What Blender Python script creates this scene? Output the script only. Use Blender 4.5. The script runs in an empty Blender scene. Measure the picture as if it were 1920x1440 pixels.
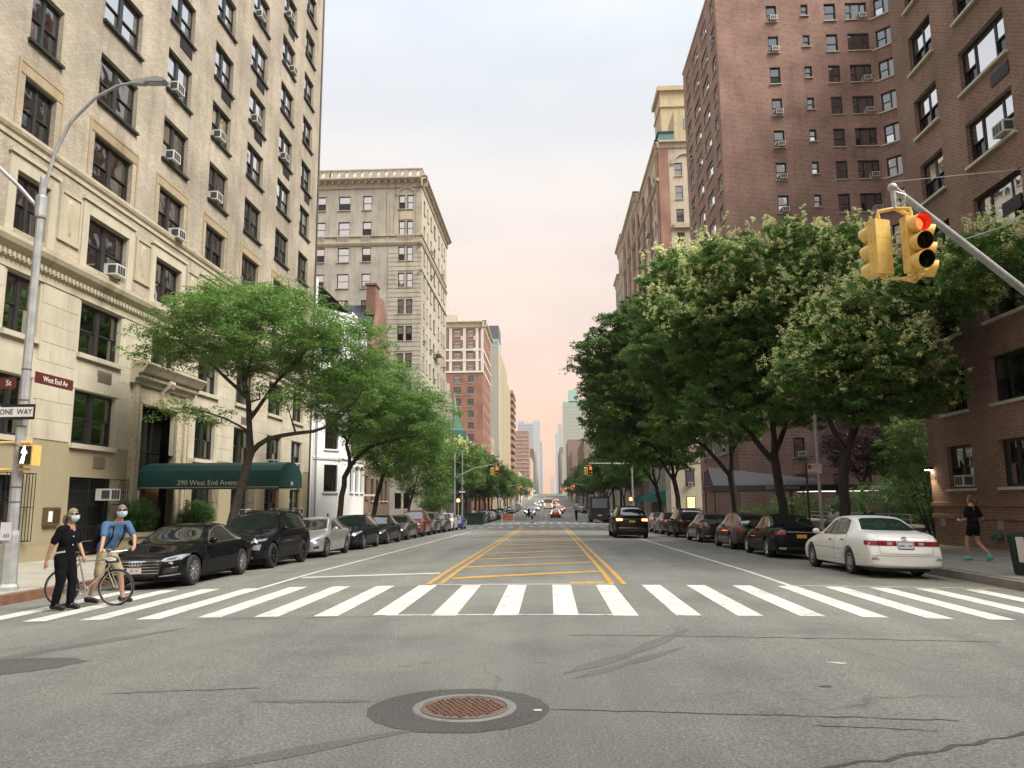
import bpy, bmesh, math, random
import numpy as np
from math import radians as R_, sin, cos, pi, sqrt, atan2, exp
from mathutils import Vector, Matrix, Euler, geometry
from mathutils.bvhtree import BVHTree
SC = bpy.context.scene
COL = SC.collection
rnd = random.Random(7)
nrs = np.random.RandomState(11)

# ------------------------------------------------------------------ camera
cam = bpy.data.cameras.new('camera'); cam_o = bpy.data.objects.new('camera', cam); COL.objects.link(cam_o)
cam.sensor_width = 36.0; cam.lens = 1443.0/1920*36.0; cam.clip_start = 0.1; cam.clip_end = 12000
M = Matrix.Rotation(R_(2.65), 4, 'Z') @ Matrix.Rotation(R_(98.8), 4, 'X') @ Matrix.Rotation(R_(-0.45), 4, 'Z')
cam_o.matrix_world = Matrix.Translation((0, 0, 1.7)) @ M
SC.camera = cam_o

# ------------------------------------------------------------------ sky, sun, exposure
SC.view_settings.view_transform = 'Standard'; SC.view_settings.look = 'None'
SC.view_settings.exposure = 1.5; SC.view_settings.gamma = 1.0; SC.view_settings.use_curve_mapping = False
SUN_EL, SUN_AZ = 48.0, 118.0          # azimuth clockwise from +Y: the sun stands to the right and behind the camera
world = bpy.data.worlds.new('World'); SC.world = world; world.use_nodes = True
nt = world.node_tree; nt.nodes.clear()
def N(tree, typ, **kw):
    n = tree.nodes.new(typ)
    for k, v in kw.items():
        if k.startswith('i_'): n.inputs[k[2:].replace('_', ' ')].default_value = v
        else: setattr(n, k, v)
    return n
def ramp(tree, stops, interp='LINEAR'):
    n = tree.nodes.new('ShaderNodeValToRGB'); cr = n.color_ramp; cr.interpolation = interp
    while len(cr.elements) < len(stops): cr.elements.new(0.5)
    for e, (p, c) in zip(cr.elements, stops):
        e.position = p; e.color = (c[0], c[1], c[2], 1) if len(c) == 3 else c
    return n
def lk(t, a, b): t.links.new(a, b)
tc = N(nt, 'ShaderNodeTexCoord')
sx = N(nt, 'ShaderNodeSeparateXYZ'); lk(nt, tc.outputs['Generated'], sx.inputs[0])
cl = N(nt, 'ShaderNodeTexNoise'); cl.inputs['Scale'].default_value = 2.2; cl.inputs['Detail'].default_value = 4; cl.inputs['Roughness'].default_value = .5
mp = N(nt, 'ShaderNodeMapping'); mp.inputs['Scale'].default_value = (1, 1, 3.0); lk(nt, tc.outputs['Generated'], mp.inputs[0]); lk(nt, mp.outputs[0], cl.inputs['Vector'])
ma = N(nt, 'ShaderNodeMath', operation='MULTIPLY_ADD'); ma.inputs[1].default_value = 0.16; ma.inputs[2].default_value = -0.08; lk(nt, cl.outputs[0], ma.inputs[0])
ad = N(nt, 'ShaderNodeMath', operation='ADD'); lk(nt, sx.outputs['Z'], ad.inputs[0]); lk(nt, ma.outputs[0], ad.inputs[1])
cr = ramp(nt, [(0.0, (.52, .235, .075)), (.045, (.46, .255, .14)), (.14, (.455, .31, .235)), (.25, (.435, .345, .295)), (.38, (.415, .385, .365)), (.52, (.365, .385, .41)), (.66, (.40, .435, .485)), (1.0, (.95, .99, 1.06))])  # last stop, above the view, brightened to add light to the scene
lk(nt, ad.outputs[0], cr.inputs[0])
# cloud wisps: gentle mottling between thin and thick haze
cl2 = N(nt, 'ShaderNodeTexNoise'); cl2.inputs['Scale'].default_value = 3.5; cl2.inputs['Detail'].default_value = 6
mp2 = N(nt, 'ShaderNodeMapping'); mp2.inputs['Scale'].default_value = (1, 1, 4.0); mp2.inputs['Location'].default_value = (3.1, .7, .2)
lk(nt, tc.outputs['Generated'], mp2.inputs[0]); lk(nt, mp2.outputs[0], cl2.inputs['Vector'])
cw = ramp(nt, [(.34, (.93, .945, .965)), (.64, (1.035, 1.025, 1.01))]); lk(nt, cl2.outputs[0], cw.inputs[0])
mx = N(nt, 'ShaderNodeMixRGB', blend_type='MULTIPLY'); mx.inputs[0].default_value = 1; lk(nt, cr.outputs[0], mx.inputs[1]); lk(nt, cw.outputs[0], mx.inputs[2])
sky = N(nt, 'ShaderNodeTexSky', sky_type='NISHITA'); sky.sun_disc = False; sky.sun_elevation = R_(SUN_EL); sky.sun_rotation = R_(SUN_AZ)
bg1 = N(nt, 'ShaderNodeBackground'); bg1.inputs['Strength'].default_value = 0.05; lk(nt, sky.outputs[0], bg1.inputs['Color'])
bg2 = N(nt, 'ShaderNodeBackground'); bg2.inputs['Strength'].default_value = 0.86; lk(nt, mx.outputs[0], bg2.inputs['Color'])
ms = N(nt, 'ShaderNodeMixShader'); ms.inputs[0].default_value = 0.93; lk(nt, bg1.outputs[0], ms.inputs[1]); lk(nt, bg2.outputs[0], ms.inputs[2])
wo = N(nt, 'ShaderNodeOutputWorld'); lk(nt, ms.outputs[0], wo.inputs['Surface'])
sun = bpy.data.lights.new('sun', 'SUN'); sun.energy = 2.5; sun.angle = R_(30); sun.color = (1, .93, .82)
sun_o = bpy.data.objects.new('sun', sun); COL.objects.link(sun_o)
sdir = Vector((sin(R_(SUN_AZ))*cos(R_(SUN_EL)), cos(R_(SUN_AZ))*cos(R_(SUN_EL)), sin(R_(SUN_EL))))
sun_o.rotation_euler = (-sdir).to_track_quat('-Z', 'Y').to_euler(); sun_o.location = (40, -40, 80)
SC.render.engine = 'CYCLES'
SC.cycles.use_denoising = True; SC.cycles.max_bounces = 6; SC.cycles.diffuse_bounces = 3; SC.cycles.glossy_bounces = 3
SC.cycles.transparent_max_bounces = 10; SC.cycles.transmission_bounces = 3; SC.cycles.caustics_reflective = False; SC.cycles.caustics_refractive = False
SC.cycles.sample_clamp_indirect = 6; SC.cycles.volume_bounces = 0

# ------------------------------------------------------------------ helpers: objects
def setp(o, label=None, cat=None, group=None, kind=None):
    if label: o['label'] = label
    if cat: o['category'] = cat
    if group: o['group'] = group
    if kind: o['kind'] = kind
    return o
def thing(name, label, cat, loc=(0, 0, 0), rz=0, group=None):
    o = bpy.data.objects.new(name, None); COL.objects.link(o); o.empty_display_size = .2
    o.location = loc; o.rotation_euler = (0, 0, rz)
    return setp(o, label, cat, group)
def obj(name, me, parent=None, loc=None, rot=None, mats=None):
    o = bpy.data.objects.new(name, me); COL.objects.link(o)
    if parent is not None: o.parent = parent
    if loc is not None: o.location = loc
    if rot is not None: o.rotation_euler = rot
    if mats:
        for i, m in enumerate(mats):
            if i < len(o.material_slots):
                o.material_slots[i].link = 'OBJECT'; o.material_slots[i].material = m
    return o
class MB:
    """collects polygons, builds one mesh"""
    def __init__(s): s.v = []; s.f = []; s.m = []; s.mi = 0
    def quad(s, *p):
        b = len(s.v); s.v += [tuple(q) for q in p]; s.f.append(tuple(range(b, b+len(p)))); s.m.append(s.mi)
    def box(s, x0, x1, y0, y1, z0, z1, open_=''):
        b = len(s.v)
        s.v += [(x0, y0, z0), (x1, y0, z0), (x1, y1, z0), (x0, y1, z0), (x0, y0, z1), (x1, y0, z1), (x1, y1, z1), (x0, y1, z1)]
        F = {'b': (0, 3, 2, 1), 't': (4, 5, 6, 7), 'f': (0, 1, 5, 4), 'r': (1, 2, 6, 5), 'k': (2, 3, 7, 6), 'l': (3, 0, 4, 7)}
        for k, f in F.items():
            if k not in open_: s.f.append(tuple(b+i for i in f)); s.m.append(s.mi)
        return s
    def bar(s, a, b_, w, h=None, up=(0, 0, 1)):
        a = Vector(a); b_ = Vector(b_); d = (b_-a).normalized(); u = Vector(up)
        if abs(d.dot(u)) > .95: u = Vector((1, 0, 0))
        x = d.cross(u).normalized(); y = x.cross(d); h = h or w; n = len(s.v)
        for p in (a, b_):
            for i, j in ((-1, -1), (1, -1), (1, 1), (-1, 1)): s.v.append(tuple(p+x*(i*w/2)+y*(j*h/2)))
        for f in ((0, 1, 2, 3), (7, 6, 5, 4), (0, 4, 5, 1), (1, 5, 6, 2), (2, 6, 7, 3), (3, 7, 4, 0)):
            s.f.append(tuple(n+i for i in f)); s.m.append(s.mi)
        return s
    def tube(s, pts, rad, n=8, caps=True):
        pts = [Vector(p) for p in pts]
        if not hasattr(rad, '__len__'): rad = [rad]*len(pts)
        b = len(s.v); prev = None
        for i, p in enumerate(pts):
            d = (pts[min(i+1, len(pts)-1)]-pts[max(i-1, 0)])
            d = d.normalized() if d.length > 1e-9 else Vector((0, 0, 1))
            if prev is None:
                u = Vector((0, 0, 1)) if abs(d.z) < .9 else Vector((1, 0, 0))
                x = d.cross(u).normalized()
            else:
                x = (prev-d*prev.dot(d)); x = x.normalized() if x.length > 1e-6 else d.orthogonal().normalized()
            prev = x; y = d.cross(x)
            for k in range(n):
                a = 2*pi*k/n; s.v.append(tuple(p+(x*cos(a)+y*sin(a))*rad[i]))
        for i in range(len(pts)-1):
            for k in range(n):
                s.f.append((b+i*n+k, b+i*n+(k+1) % n, b+(i+1)*n+(k+1) % n, b+(i+1)*n+k)); s.m.append(s.mi)
        if caps:
            s.f.append(tuple(b+k for k in range(n))[::-1]); s.m.append(s.mi)
            s.f.append(tuple(b+(len(pts)-1)*n+k for k in range(n))); s.m.append(s.mi)
        return s
    def lathe(s, prof, n=24, axis='z', o=(0, 0, 0)):
        b = len(s.v); o = Vector(o)
        for r, h in prof:
            for k in range(n):
                a = 2*pi*k/n; c, t = r*cos(a), r*sin(a)
                s.v.append(tuple(o+Vector({'z': (c, t, h), 'x': (h, c, t), 'y': (c, h, t)}[axis])))
        for i in range(len(prof)-1):
            for k in range(n):
                s.f.append((b+i*n+k, b+i*n+(k+1) % n, b+(i+1)*n+(k+1) % n, b+(i+1)*n+k)); s.m.append(s.mi)
        return s
    def ball(s, c, r, nu=12, nv=8):
        if not hasattr(r, '__len__'): r = (r, r, r)
        prof = [(sin(pi*i/nv), -cos(pi*i/nv)) for i in range(nv+1)]; b = len(s.v); c = Vector(c)
        for q, h in prof:
            q = max(q, 1e-4)
            for k in range(nu):
                a = 2*pi*k/nu; s.v.append((c.x+r[0]*q*cos(a), c.y+r[1]*q*sin(a), c.z+r[2]*h))
        for i in range(nv):
            for k in range(nu):
                s.f.append((b+i*nu+k, b+i*nu+(k+1) % nu, b+(i+1)*nu+(k+1) % nu, b+(i+1)*nu+k)); s.m.append(s.mi)
        return s
    def prism(s, poly, d0, d1, axis='y'):
        """extrude a 2-D outline (a,b) along an axis"""
        def P(a, b, d): return {'y': (a, d, b), 'x': (d, a, b), 'z': (a, b, d)}[axis]
        n = len(poly); b = len(s.v)
        for d in (d0, d1):
            for p in poly: s.v.append(P(p[0], p[1], d))
        s.f.append(tuple(range(b, b+n))); s.m.append(s.mi); s.f.append(tuple(range(b+n, b+2*n))[::-1]); s.m.append(s.mi)
        for i in range(n):
            j = (i+1) % n; s.f.append((b+i, b+j, b+n+j, b+n+i)); s.m.append(s.mi)
        return s
    def mesh(s, name, mats, smooth=False, off=None, fix=True):
        me = bpy.data.meshes.new(name)
        v = s.v if off is None else [(a-off[0], b-off[1], c-off[2]) for a, b, c in s.v]
        me.from_pydata(v, [], s.f)
        if not isinstance(mats, (list, tuple)): mats = [mats]
        for m in mats: me.materials.append(m)
        if len(mats) > 1: me.polygons.foreach_set('material_index', s.m)
        if fix:
            bm = bmesh.new(); bm.from_mesh(me); bmesh.ops.recalc_face_normals(bm, faces=bm.faces[:]); bm.to_mesh(me); bm.free()
        if smooth:
            me.shade_smooth(); me.set_sharp_from_angle(angle=R_(40))
        me.update(); return me
    def build(s, name, mats, parent=None, smooth=False, off=None, loc=None, fix=True):
        return obj(name, s.mesh(name, mats, smooth, off, fix), parent, loc)
def kids(o): return list(o.children)
def copy_tree(o, parent=None):
    c = o.copy(); COL.objects.link(c)
    if parent is not None: c.parent = parent
    for ch in kids(o): copy_tree(ch, c)
    return c
TMP = bpy.data.scenes.new('tmp')
def evaluate(o, keep=()):
    """apply an object's modifiers away from the main scene"""
    for q in (o, *keep):
        if q.name in COL.objects: COL.objects.unlink(q)
        if q.name not in TMP.collection.objects: TMP.collection.objects.link(q)
    vl = TMP.view_layers[0]; vl.update(); me = bpy.data.meshes.new_from_object(o.evaluated_get(vl.depsgraph)); return me
def text_mesh(name, s, size, mat, ext=.004, align='CENTER', sx=1.0):
    cu = bpy.data.curves.new(name, 'FONT'); cu.body = s; cu.size = size; cu.extrude = ext; cu.align_x = align; cu.align_y = 'CENTER'; cu.resolution_u = 3
    o = bpy.data.objects.new(name, cu); me = evaluate(o); me.name = name
    bpy.data.objects.remove(o)
    for v in me.vertices: v.co.x *= sx
    me.materials.clear(); me.materials.append(mat); return me

# ------------------------------------------------------------------ helpers: materials
MATS = {}
def pmat(name, col, rough=.6, metal=0, spec=.5, emit=None, estr=1, coat=0, noise=0, nscale=8, bump=0, bscale=60, alpha=None, trans=0):
    if name in MATS: return MATS[name]
    m = bpy.data.materials.new(name); m.use_nodes = True; t = m.node_tree; b = t.nodes['Principled BSDF']
    b.inputs['Base Color'].default_value = (*col, 1); b.inputs['Roughness'].default_value = rough; b.inputs['Metallic'].default_value = metal
    b.inputs['Specular IOR Level'].default_value = spec
    if coat: b.inputs['Coat Weight'].default_value = coat; b.inputs['Coat Roughness'].default_value = .03
    if emit: b.inputs['Emission Color'].default_value = (*emit, 1); b.inputs['Emission Strength'].default_value = estr
    if noise or bump: tcn = N(t, 'ShaderNodeTexCoord')
    if noise:
        n = N(t, 'ShaderNodeTexNoise'); n.inputs['Scale'].default_value = nscale; n.inputs['Detail'].default_value = 6; lk(t, tcn.outputs['Object'], n.inputs['Vector'])
        r = ramp(t, [(.3, tuple(c*(1-noise) for c in col)), (.7, tuple(min(1, c*(1+noise)) for c in col))]); lk(t, n.outputs[0], r.inputs[0]); lk(t, r.outputs[0], b.inputs['Base Color'])
    if bump:
        n2 = N(t, 'ShaderNodeTexNoise'); n2.inputs['Scale'].default_value = bscale; n2.inputs['Detail'].default_value = 4; lk(t, tcn.outputs['Object'], n2.inputs['Vector'])
        bp = N(t, 'ShaderNodeBump'); bp.inputs['Strength'].default_value = bump; bp.inputs['Distance'].default_value = .02; lk(t, n2.outputs[0], bp.inputs['Height']); lk(t, bp.outputs[0], b.inputs['Normal'])
    MATS[name] = m; return m
def wall_uv(t):
    """(u,z) along a wall whichever way it faces"""
    g = N(t, 'ShaderNodeNewGeometry'); sp = N(t, 'ShaderNodeSeparateXYZ'); lk(t, g.outputs['Position'], sp.inputs[0])
    sn = N(t, 'ShaderNodeSeparateXYZ'); lk(t, g.outputs['True Normal'], sn.inputs[0])
    ab = N(t, 'ShaderNodeMath', operation='ABSOLUTE'); lk(t, sn.outputs['X'], ab.inputs[0])
    gt = N(t, 'ShaderNodeMath', operation='GREATER_THAN'); gt.inputs[1].default_value = .5; lk(t, ab.outputs[0], gt.inputs[0])
    mi = N(t, 'ShaderNodeMix', data_type='FLOAT'); lk(t, gt.outputs[0], mi.inputs[0]); lk(t, sp.outputs['X'], mi.inputs[2]); lk(t, sp.outputs['Y'], mi.inputs[3])
    cb = N(t, 'ShaderNodeCombineXYZ'); lk(t, mi.outputs[0], cb.inputs[0]); lk(t, sp.outputs['Z'], cb.inputs[1])
    return cb, g
def stains(t, cb, base_out, amount, dark=(.35, .32, .28)):
    """vertical run-off streaks and blotches of dirt"""
    mpn = N(t, 'ShaderNodeMapping'); mpn.inputs['Scale'].default_value = (1.6, .16, 1); lk(t, cb.outputs[0], mpn.inputs[0])
    n = N(t, 'ShaderNodeTexNoise'); n.inputs['Scale'].default_value = 1.0; n.inputs['Detail'].default_value = 7; n.inputs['Roughness'].default_value = .65; lk(t, mpn.outputs[0], n.inputs['Vector'])
    r = ramp(t, [(.46, (0, 0, 0)), (.74, (1, 1, 1))]); lk(t, n.outputs[0], r.inputs[0])
    n3 = N(t, 'ShaderNodeTexNoise'); n3.inputs['Scale'].default_value = .45; n3.inputs['Detail'].default_value = 5; lk(t, cb.outputs[0], n3.inputs['Vector'])
    r3 = ramp(t, [(.35, (.15, .15, .15)), (.7, (1, 1, 1))]); lk(t, n3.outputs[0], r3.inputs[0])
    mm = N(t, 'ShaderNodeMath', operation='MULTIPLY'); lk(t, r.outputs[0], mm.inputs[0]); lk(t, r3.outputs[0], mm.inputs[1])
    m2 = N(t, 'ShaderNodeMath', operation='MULTIPLY'); m2.inputs[1].default_value = amount; lk(t, mm.outputs[0], m2.inputs[0])
    x = N(t, 'ShaderNodeMixRGB', blend_type='MULTIPLY'); lk(t, m2.outputs[0], x.inputs[0]); lk(t, base_out, x.inputs[1]); x.inputs[2].default_value = (*dark, 1)
    return x.outputs[0]
def brick_mat(name, c1, c2, mortar, stain=.5, bw=.21, bh=.072, mw=.011, rough=.85, bump=.5, big=.25):
    if name in MATS: return MATS[name]
    m = bpy.data.materials.new(name); m.use_nodes = True; t = m.node_tree; b = t.nodes['Principled BSDF']
    cb, g = wall_uv(t)
    br = N(t, 'ShaderNodeTexBrick'); br.inputs['Scale'].default_value = 1; br.inputs['Brick Width'].default_value = bw; br.inputs['Row Height'].default_value = bh
    br.inputs['Mortar Size'].default_value = mw; br.inputs['Mortar Smooth'].default_value = .2; br.inputs['Bias'].default_value = 0
    br.inputs['Color1'].default_value = (*c1, 1); br.inputs['Color2'].default_value = (*c2, 1); br.inputs['Mortar'].default_value = (*mortar, 1)
    lk(t, cb.outputs[0], br.inputs['Vector'])
    n = N(t, 'ShaderNodeTexNoise'); n.inputs['Scale'].default_value = .35; n.inputs['Detail'].default_value = 6; lk(t, cb.outputs[0], n.inputs['Vector'])
    r = ramp(t, [(.3, (1-big,)*3), (.7, (1+big,)*3)]); lk(t, n.outputs[0], r.inputs[0])
    x = N(t, 'ShaderNodeMixRGB', blend_type='MULTIPLY'); x.inputs[0].default_value = 1; lk(t, br.outputs['Color'], x.inputs[1]); lk(t, r.outputs[0], x.inputs[2])
    lk(t, stains(t, cb, x.outputs[0], stain), b.inputs['Base Color']); b.inputs['Roughness'].default_value = rough; b.inputs['Specular IOR Level'].default_value = .25
    bp = N(t, 'ShaderNodeBump'); bp.inputs['Strength'].default_value = bump; bp.inputs['Distance'].default_value = .012; bp.invert = True
    lk(t, br.outputs['Fac'], bp.inputs['Height']); lk(t, bp.outputs[0], b.inputs['Normal'])
    MATS[name] = m; return m
def stone_mat(name, col, var=.14, stain=.5, rough=.8, scale=1.2, bump=.15, dark=(.38, .35, .31)):
    if name in MATS: return MATS[name]
    m = bpy.data.materials.new(name); m.use_nodes = True; t = m.node_tree; b = t.nodes['Principled BSDF']
    cb, g = wall_uv(t)
    n = N(t, 'ShaderNodeTexNoise'); n.inputs['Scale'].default_value = scale; n.inputs['Detail'].default_value = 8; n.inputs['Roughness'].default_value = .6; lk(t, g.outputs['Position'], n.inputs['Vector'])
    r = ramp(t, [(.3, tuple(c*(1-var) for c in col)), (.7, tuple(c*(1+var) for c in col))]); lk(t, n.outputs[0], r.inputs[0])
    oi = N(t, 'ShaderNodeObjectInfo'); rr = ramp(t, [(0, (.93,)*3), (1, (1.06,)*3)]); lk(t, oi.outputs['Random'], rr.inputs[0])
    xx = N(t, 'ShaderNodeMixRGB', blend_type='MULTIPLY'); xx.inputs[0].default_value = 1; lk(t, r.outputs[0], xx.inputs[1]); lk(t, rr.outputs[0], xx.inputs[2])
    lk(t, stains(t, cb, xx.outputs[0], stain, dark), b.inputs['Base Color']); b.inputs['Roughness'].default_value = rough; b.inputs['Specular IOR Level'].default_value = .25
    n2 = N(t, 'ShaderNodeTexNoise'); n2.inputs['Scale'].default_value = 25; n2.inputs['Detail'].default_value = 5; lk(t, g.outputs['Position'], n2.inputs['Vector'])
    bp = N(t, 'ShaderNodeBump'); bp.inputs['Strength'].default_value = bump; bp.inputs['Distance'].default_value = .02; lk(t, n2.outputs[0], bp.inputs['Height']); lk(t, bp.outputs[0], b.inputs['Normal'])
    MATS[name] = m; return m
def glass_mat(name, ior=2.2, tint=(.78, .82, .80), wob=.02, k=1.15, base=.10):
    """thin window glass: mirror by angle, else clear (tinted)"""
    if name in MATS: return MATS[name]
    m = bpy.data.materials.new(name); m.use_nodes = True; t = m.node_tree; t.nodes.clear()
    fr = N(t, 'ShaderNodeFresnel'); fr.inputs['IOR'].default_value = ior
    gl = N(t, 'ShaderNodeBsdfGlossy'); gl.inputs['Roughness'].default_value = .02; gl.inputs['Color'].default_value = (.95, .97, 1, 1)
    tr = N(t, 'ShaderNodeBsdfTransparent'); tr.inputs['Color'].default_value = (*tint, 1)
    if wob:
        tcn = N(t, 'ShaderNodeNewGeometry'); n = N(t, 'ShaderNodeTexNoise'); n.inputs['Scale'].default_value = 1.3; n.inputs['Detail'].default_value = 1; lk(t, tcn.outputs['Position'], n.inputs['Vector'])
        bp = N(t, 'ShaderNodeBump'); bp.inputs['Strength'].default_value = .35; bp.inputs['Distance'].default_value = wob; lk(t, n.outputs[0], bp.inputs['Height'])
        lk(t, bp.outputs[0], gl.inputs['Normal']); lk(t, bp.outputs[0], fr.inputs['Normal'])
    fm = N(t, 'ShaderNodeMath', operation='MULTIPLY_ADD', use_clamp=True); fm.inputs[1].default_value = k; fm.inputs[2].default_value = base; lk(t, fr.outputs[0], fm.inputs[0])
    mi = N(t, 'ShaderNodeMixShader'); lk(t, fm.outputs[0], mi.inputs[0]); lk(t, tr.outputs[0], mi.inputs[1]); lk(t, gl.outputs[0], mi.inputs[2])
    o = N(t, 'ShaderNodeOutputMaterial'); lk(t, mi.outputs[0], o.inputs[0]); MATS[name] = m; return m
GLASS = glass_mat('window_glass'); SCREEN = glass_mat('screened_glass', 1.5, (.35, .36, .36), .02, .8, .02); MIRRORED = glass_mat('mirroring_glass', 2.4, (.6, .65, .65), .02, 1.2, .5)
FARGLASS = pmat('far_glass', (.07, .09, .105), .08, spec=1.0)
FARGLASS.node_tree.nodes['Principled BSDF'].inputs['IOR'].default_value = 2.3
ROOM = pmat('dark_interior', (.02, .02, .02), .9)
BLIND = pmat('cream_blind', (.72, .70, .63), .85)
BLIND2 = pmat('grey_curtain', (.40, .41, .40), .9)
FR_DARK = pmat('dark_bronze_frame', (.025, .024, .023), .45)
FR_BLACK = pmat('black_frame', (.012, .013, .013), .4)
FR_WHITE = pmat('white_frame', (.7, .7, .68), .5)
FR_GREY = pmat('grey_frame', (.12, .12, .12), .5)
BLACK = pmat('black_paint', (.012, .012, .013), .4)
IRON = pmat('wrought_iron', (.015, .015, .016), .5)
AC_W = pmat('air_conditioner_case', (.55, .55, .52), .5, noise=.08)
AC_D = pmat('air_conditioner_grille', (.05, .05, .052), .6)
LIGHTIN = pmat('lit_room', (.8, .6, .35), .8, emit=(1.0, .62, .22), estr=.55)
GALV = pmat('galvanised_steel', (.42, .43, .43), .42, metal=.75, noise=.15, nscale=6)
CHROME = pmat('chrome', (.8, .8, .82), .12, metal=1)
WHITE = pmat('white_paint', (.78, .78, .76), .5)
YELLOW = pmat('signal_yellow', (.78, .53, .15), .42, noise=.1, nscale=10)

# ------------------------------------------------------------------ terrain
ZT = [(-60, 0), (20, 0), (50, -.29), (80, -.64), (110, -.8), (140, -.8), (200, -.45), (300, 1.0), (400, 3.0), (600, 7.0), (1000, 13.), (2600, 25), (6000, 30)]
def zt(y):
    if y <= 20: return 0.0
    for (a, za), (b, zb) in zip(ZT, ZT[1:]):
        if y <= b:
            return za+(zb-za)*(y-a)/(b-a)
    return ZT[-1][1]
XC, KL, KR, BL, BR = -.4, -10.4, 9.6, -15.5, 14.9
def kc(y): return .0015 if y < 18 else (.0018 if y > 26 else .0015+.0003*(y-18)/8)
def zr(x, y):
    """road surface height"""
    return zt(y)-kc(y)*min(abs(x-XC), 10.2)**2
def zs(x, y):
    """pavement height: kerb top, rising a little to the building line"""
    return zt(y)+.03+.07*min(1, max(0, (abs(x-XC)-10)/5))
# ================================================================== GROUND
def asphalt_mat(name, dark=1.0, marks=True):
    m = bpy.data.materials.new(name); m.use_nodes = True; t = m.node_tree; b = t.nodes['Principled BSDF']
    g = N(t, 'ShaderNodeNewGeometry')
    n1 = N(t, 'ShaderNodeTexNoise'); n1.inputs['Scale'].default_value = 42; n1.inputs['Detail'].default_value = 5; n1.inputs['Roughness'].default_value = .85; lk(t, g.outputs['Position'], n1.inputs['Vector'])
    r1 = ramp(t, [(.30, (.065*dark, .063*dark, .058*dark)), (.50, (.175*dark, .171*dark, .158*dark)), (.63, (.285*dark, .278*dark, .256*dark)), (.71, (.60*dark, .59*dark, .55*dark))]); lk(t, n1.outputs[0], r1.inputs[0])
    n2 = N(t, 'ShaderNodeTexNoise'); n2.inputs['Scale'].default_value = .45; n2.inputs['Detail'].default_value = 7; n2.inputs['Roughness'].default_value = .62; lk(t, g.outputs['Position'], n2.inputs['Vector'])
    r2 = ramp(t, [(.30, (.74, .74, .745)), (.5, (1, 1, .99)), (.72, (1.16, 1.15, 1.12))]); lk(t, n2.outputs[0], r2.inputs[0])
    x = N(t, 'ShaderNodeMixRGB', blend_type='MULTIPLY'); x.inputs[0].default_value = 1; lk(t, r1.outputs[0], x.inputs[1]); lk(t, r2.outputs[0], x.inputs[2])
    out = x.outputs[0]
    if marks:   # wheel paths polished along the avenue, hairline cracks
        mpn = N(t, 'ShaderNodeMapping'); mpn.inputs['Scale'].default_value = (1.1, .05, 1); lk(t, g.outputs['Position'], mpn.inputs[0])
        n4 = N(t, 'ShaderNodeTexNoise'); n4.inputs['Scale'].default_value = 1; n4.inputs['Detail'].default_value = 4; lk(t, mpn.outputs[0], n4.inputs['Vector'])
        r4 = ramp(t, [(.32, (.80, .80, .81)), (.6, (1.05, 1.05, 1.04))]); lk(t, n4.outputs[0], r4.inputs[0])
        x4 = N(t, 'ShaderNodeMixRGB', blend_type='MULTIPLY'); x4.inputs[0].default_value = .8; lk(t, out, x4.inputs[1]); lk(t, r4.outputs[0], x4.inputs[2])
        nd = N(t, 'ShaderNodeTexNoise'); nd.inputs['Scale'].default_value = 1.1; nd.inputs['Detail'].default_value = 5; lk(t, g.outputs['Position'], nd.inputs['Vector'])
        vm = N(t, 'ShaderNodeVectorMath', operation='MULTIPLY_ADD'); vm.inputs[1].default_value = (.9, .9, 0); lk(t, nd.outputs['Color'], vm.inputs[0]); lk(t, g.outputs['Position'], vm.inputs[2])
        vo = N(t, 'ShaderNodeTexVoronoi', feature='DISTANCE_TO_EDGE'); vo.inputs['Scale'].default_value = .32; lk(t, vm.outputs[0], vo.inputs['Vector'])
        rv = ramp(t, [(0.0, (1, 1, 1)), (.006, (0, 0, 0))]); lk(t, vo.outputs['Distance'], rv.inputs[0])
        rn = ramp(t, [(.48, (0, 0, 0)), (.6, (1, 1, 1))]); lk(t, n2.outputs[0], rn.inputs[0])
        mm = N(t, 'ShaderNodeMath', operation='MULTIPLY'); lk(t, rv.outputs[0], mm.inputs[0]); lk(t, rn.outputs[0], mm.inputs[1])
        x5 = N(t, 'ShaderNodeMixRGB', blend_type='MULTIPLY'); lk(t, mm.outputs[0], x5.inputs[0]); lk(t, x4.outputs[0], x5.inputs[1]); x5.inputs[2].default_value = (.62, .61, .60, 1)
        out = x5.outputs[0]
    hu = N(t, 'ShaderNodeMixRGB', blend_type='MULTIPLY'); hu.inputs[0].default_value = 1; hu.inputs[2].default_value = (1.03, 1.04, 1.005, 1); lk(t, out, hu.inputs[1])
    lk(t, hu.outputs[0], b.inputs['Base Color']); b.inputs['Roughness'].default_value = .82; b.inputs['Specular IOR Level'].default_value = .35
    bp = N(t, 'ShaderNodeBump'); bp.inputs['Strength'].default_value = .8; bp.inputs['Distance'].default_value = .008; lk(t, n1.outputs[0], bp.inputs['Height']); lk(t, bp.outputs[0], b.inputs['Normal'])
    return m
ASPH = asphalt_mat('asphalt'); ASPH_D = asphalt_mat('dark_asphalt', .52, False); TAR = asphalt_mat('tar', .42, False)
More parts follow.
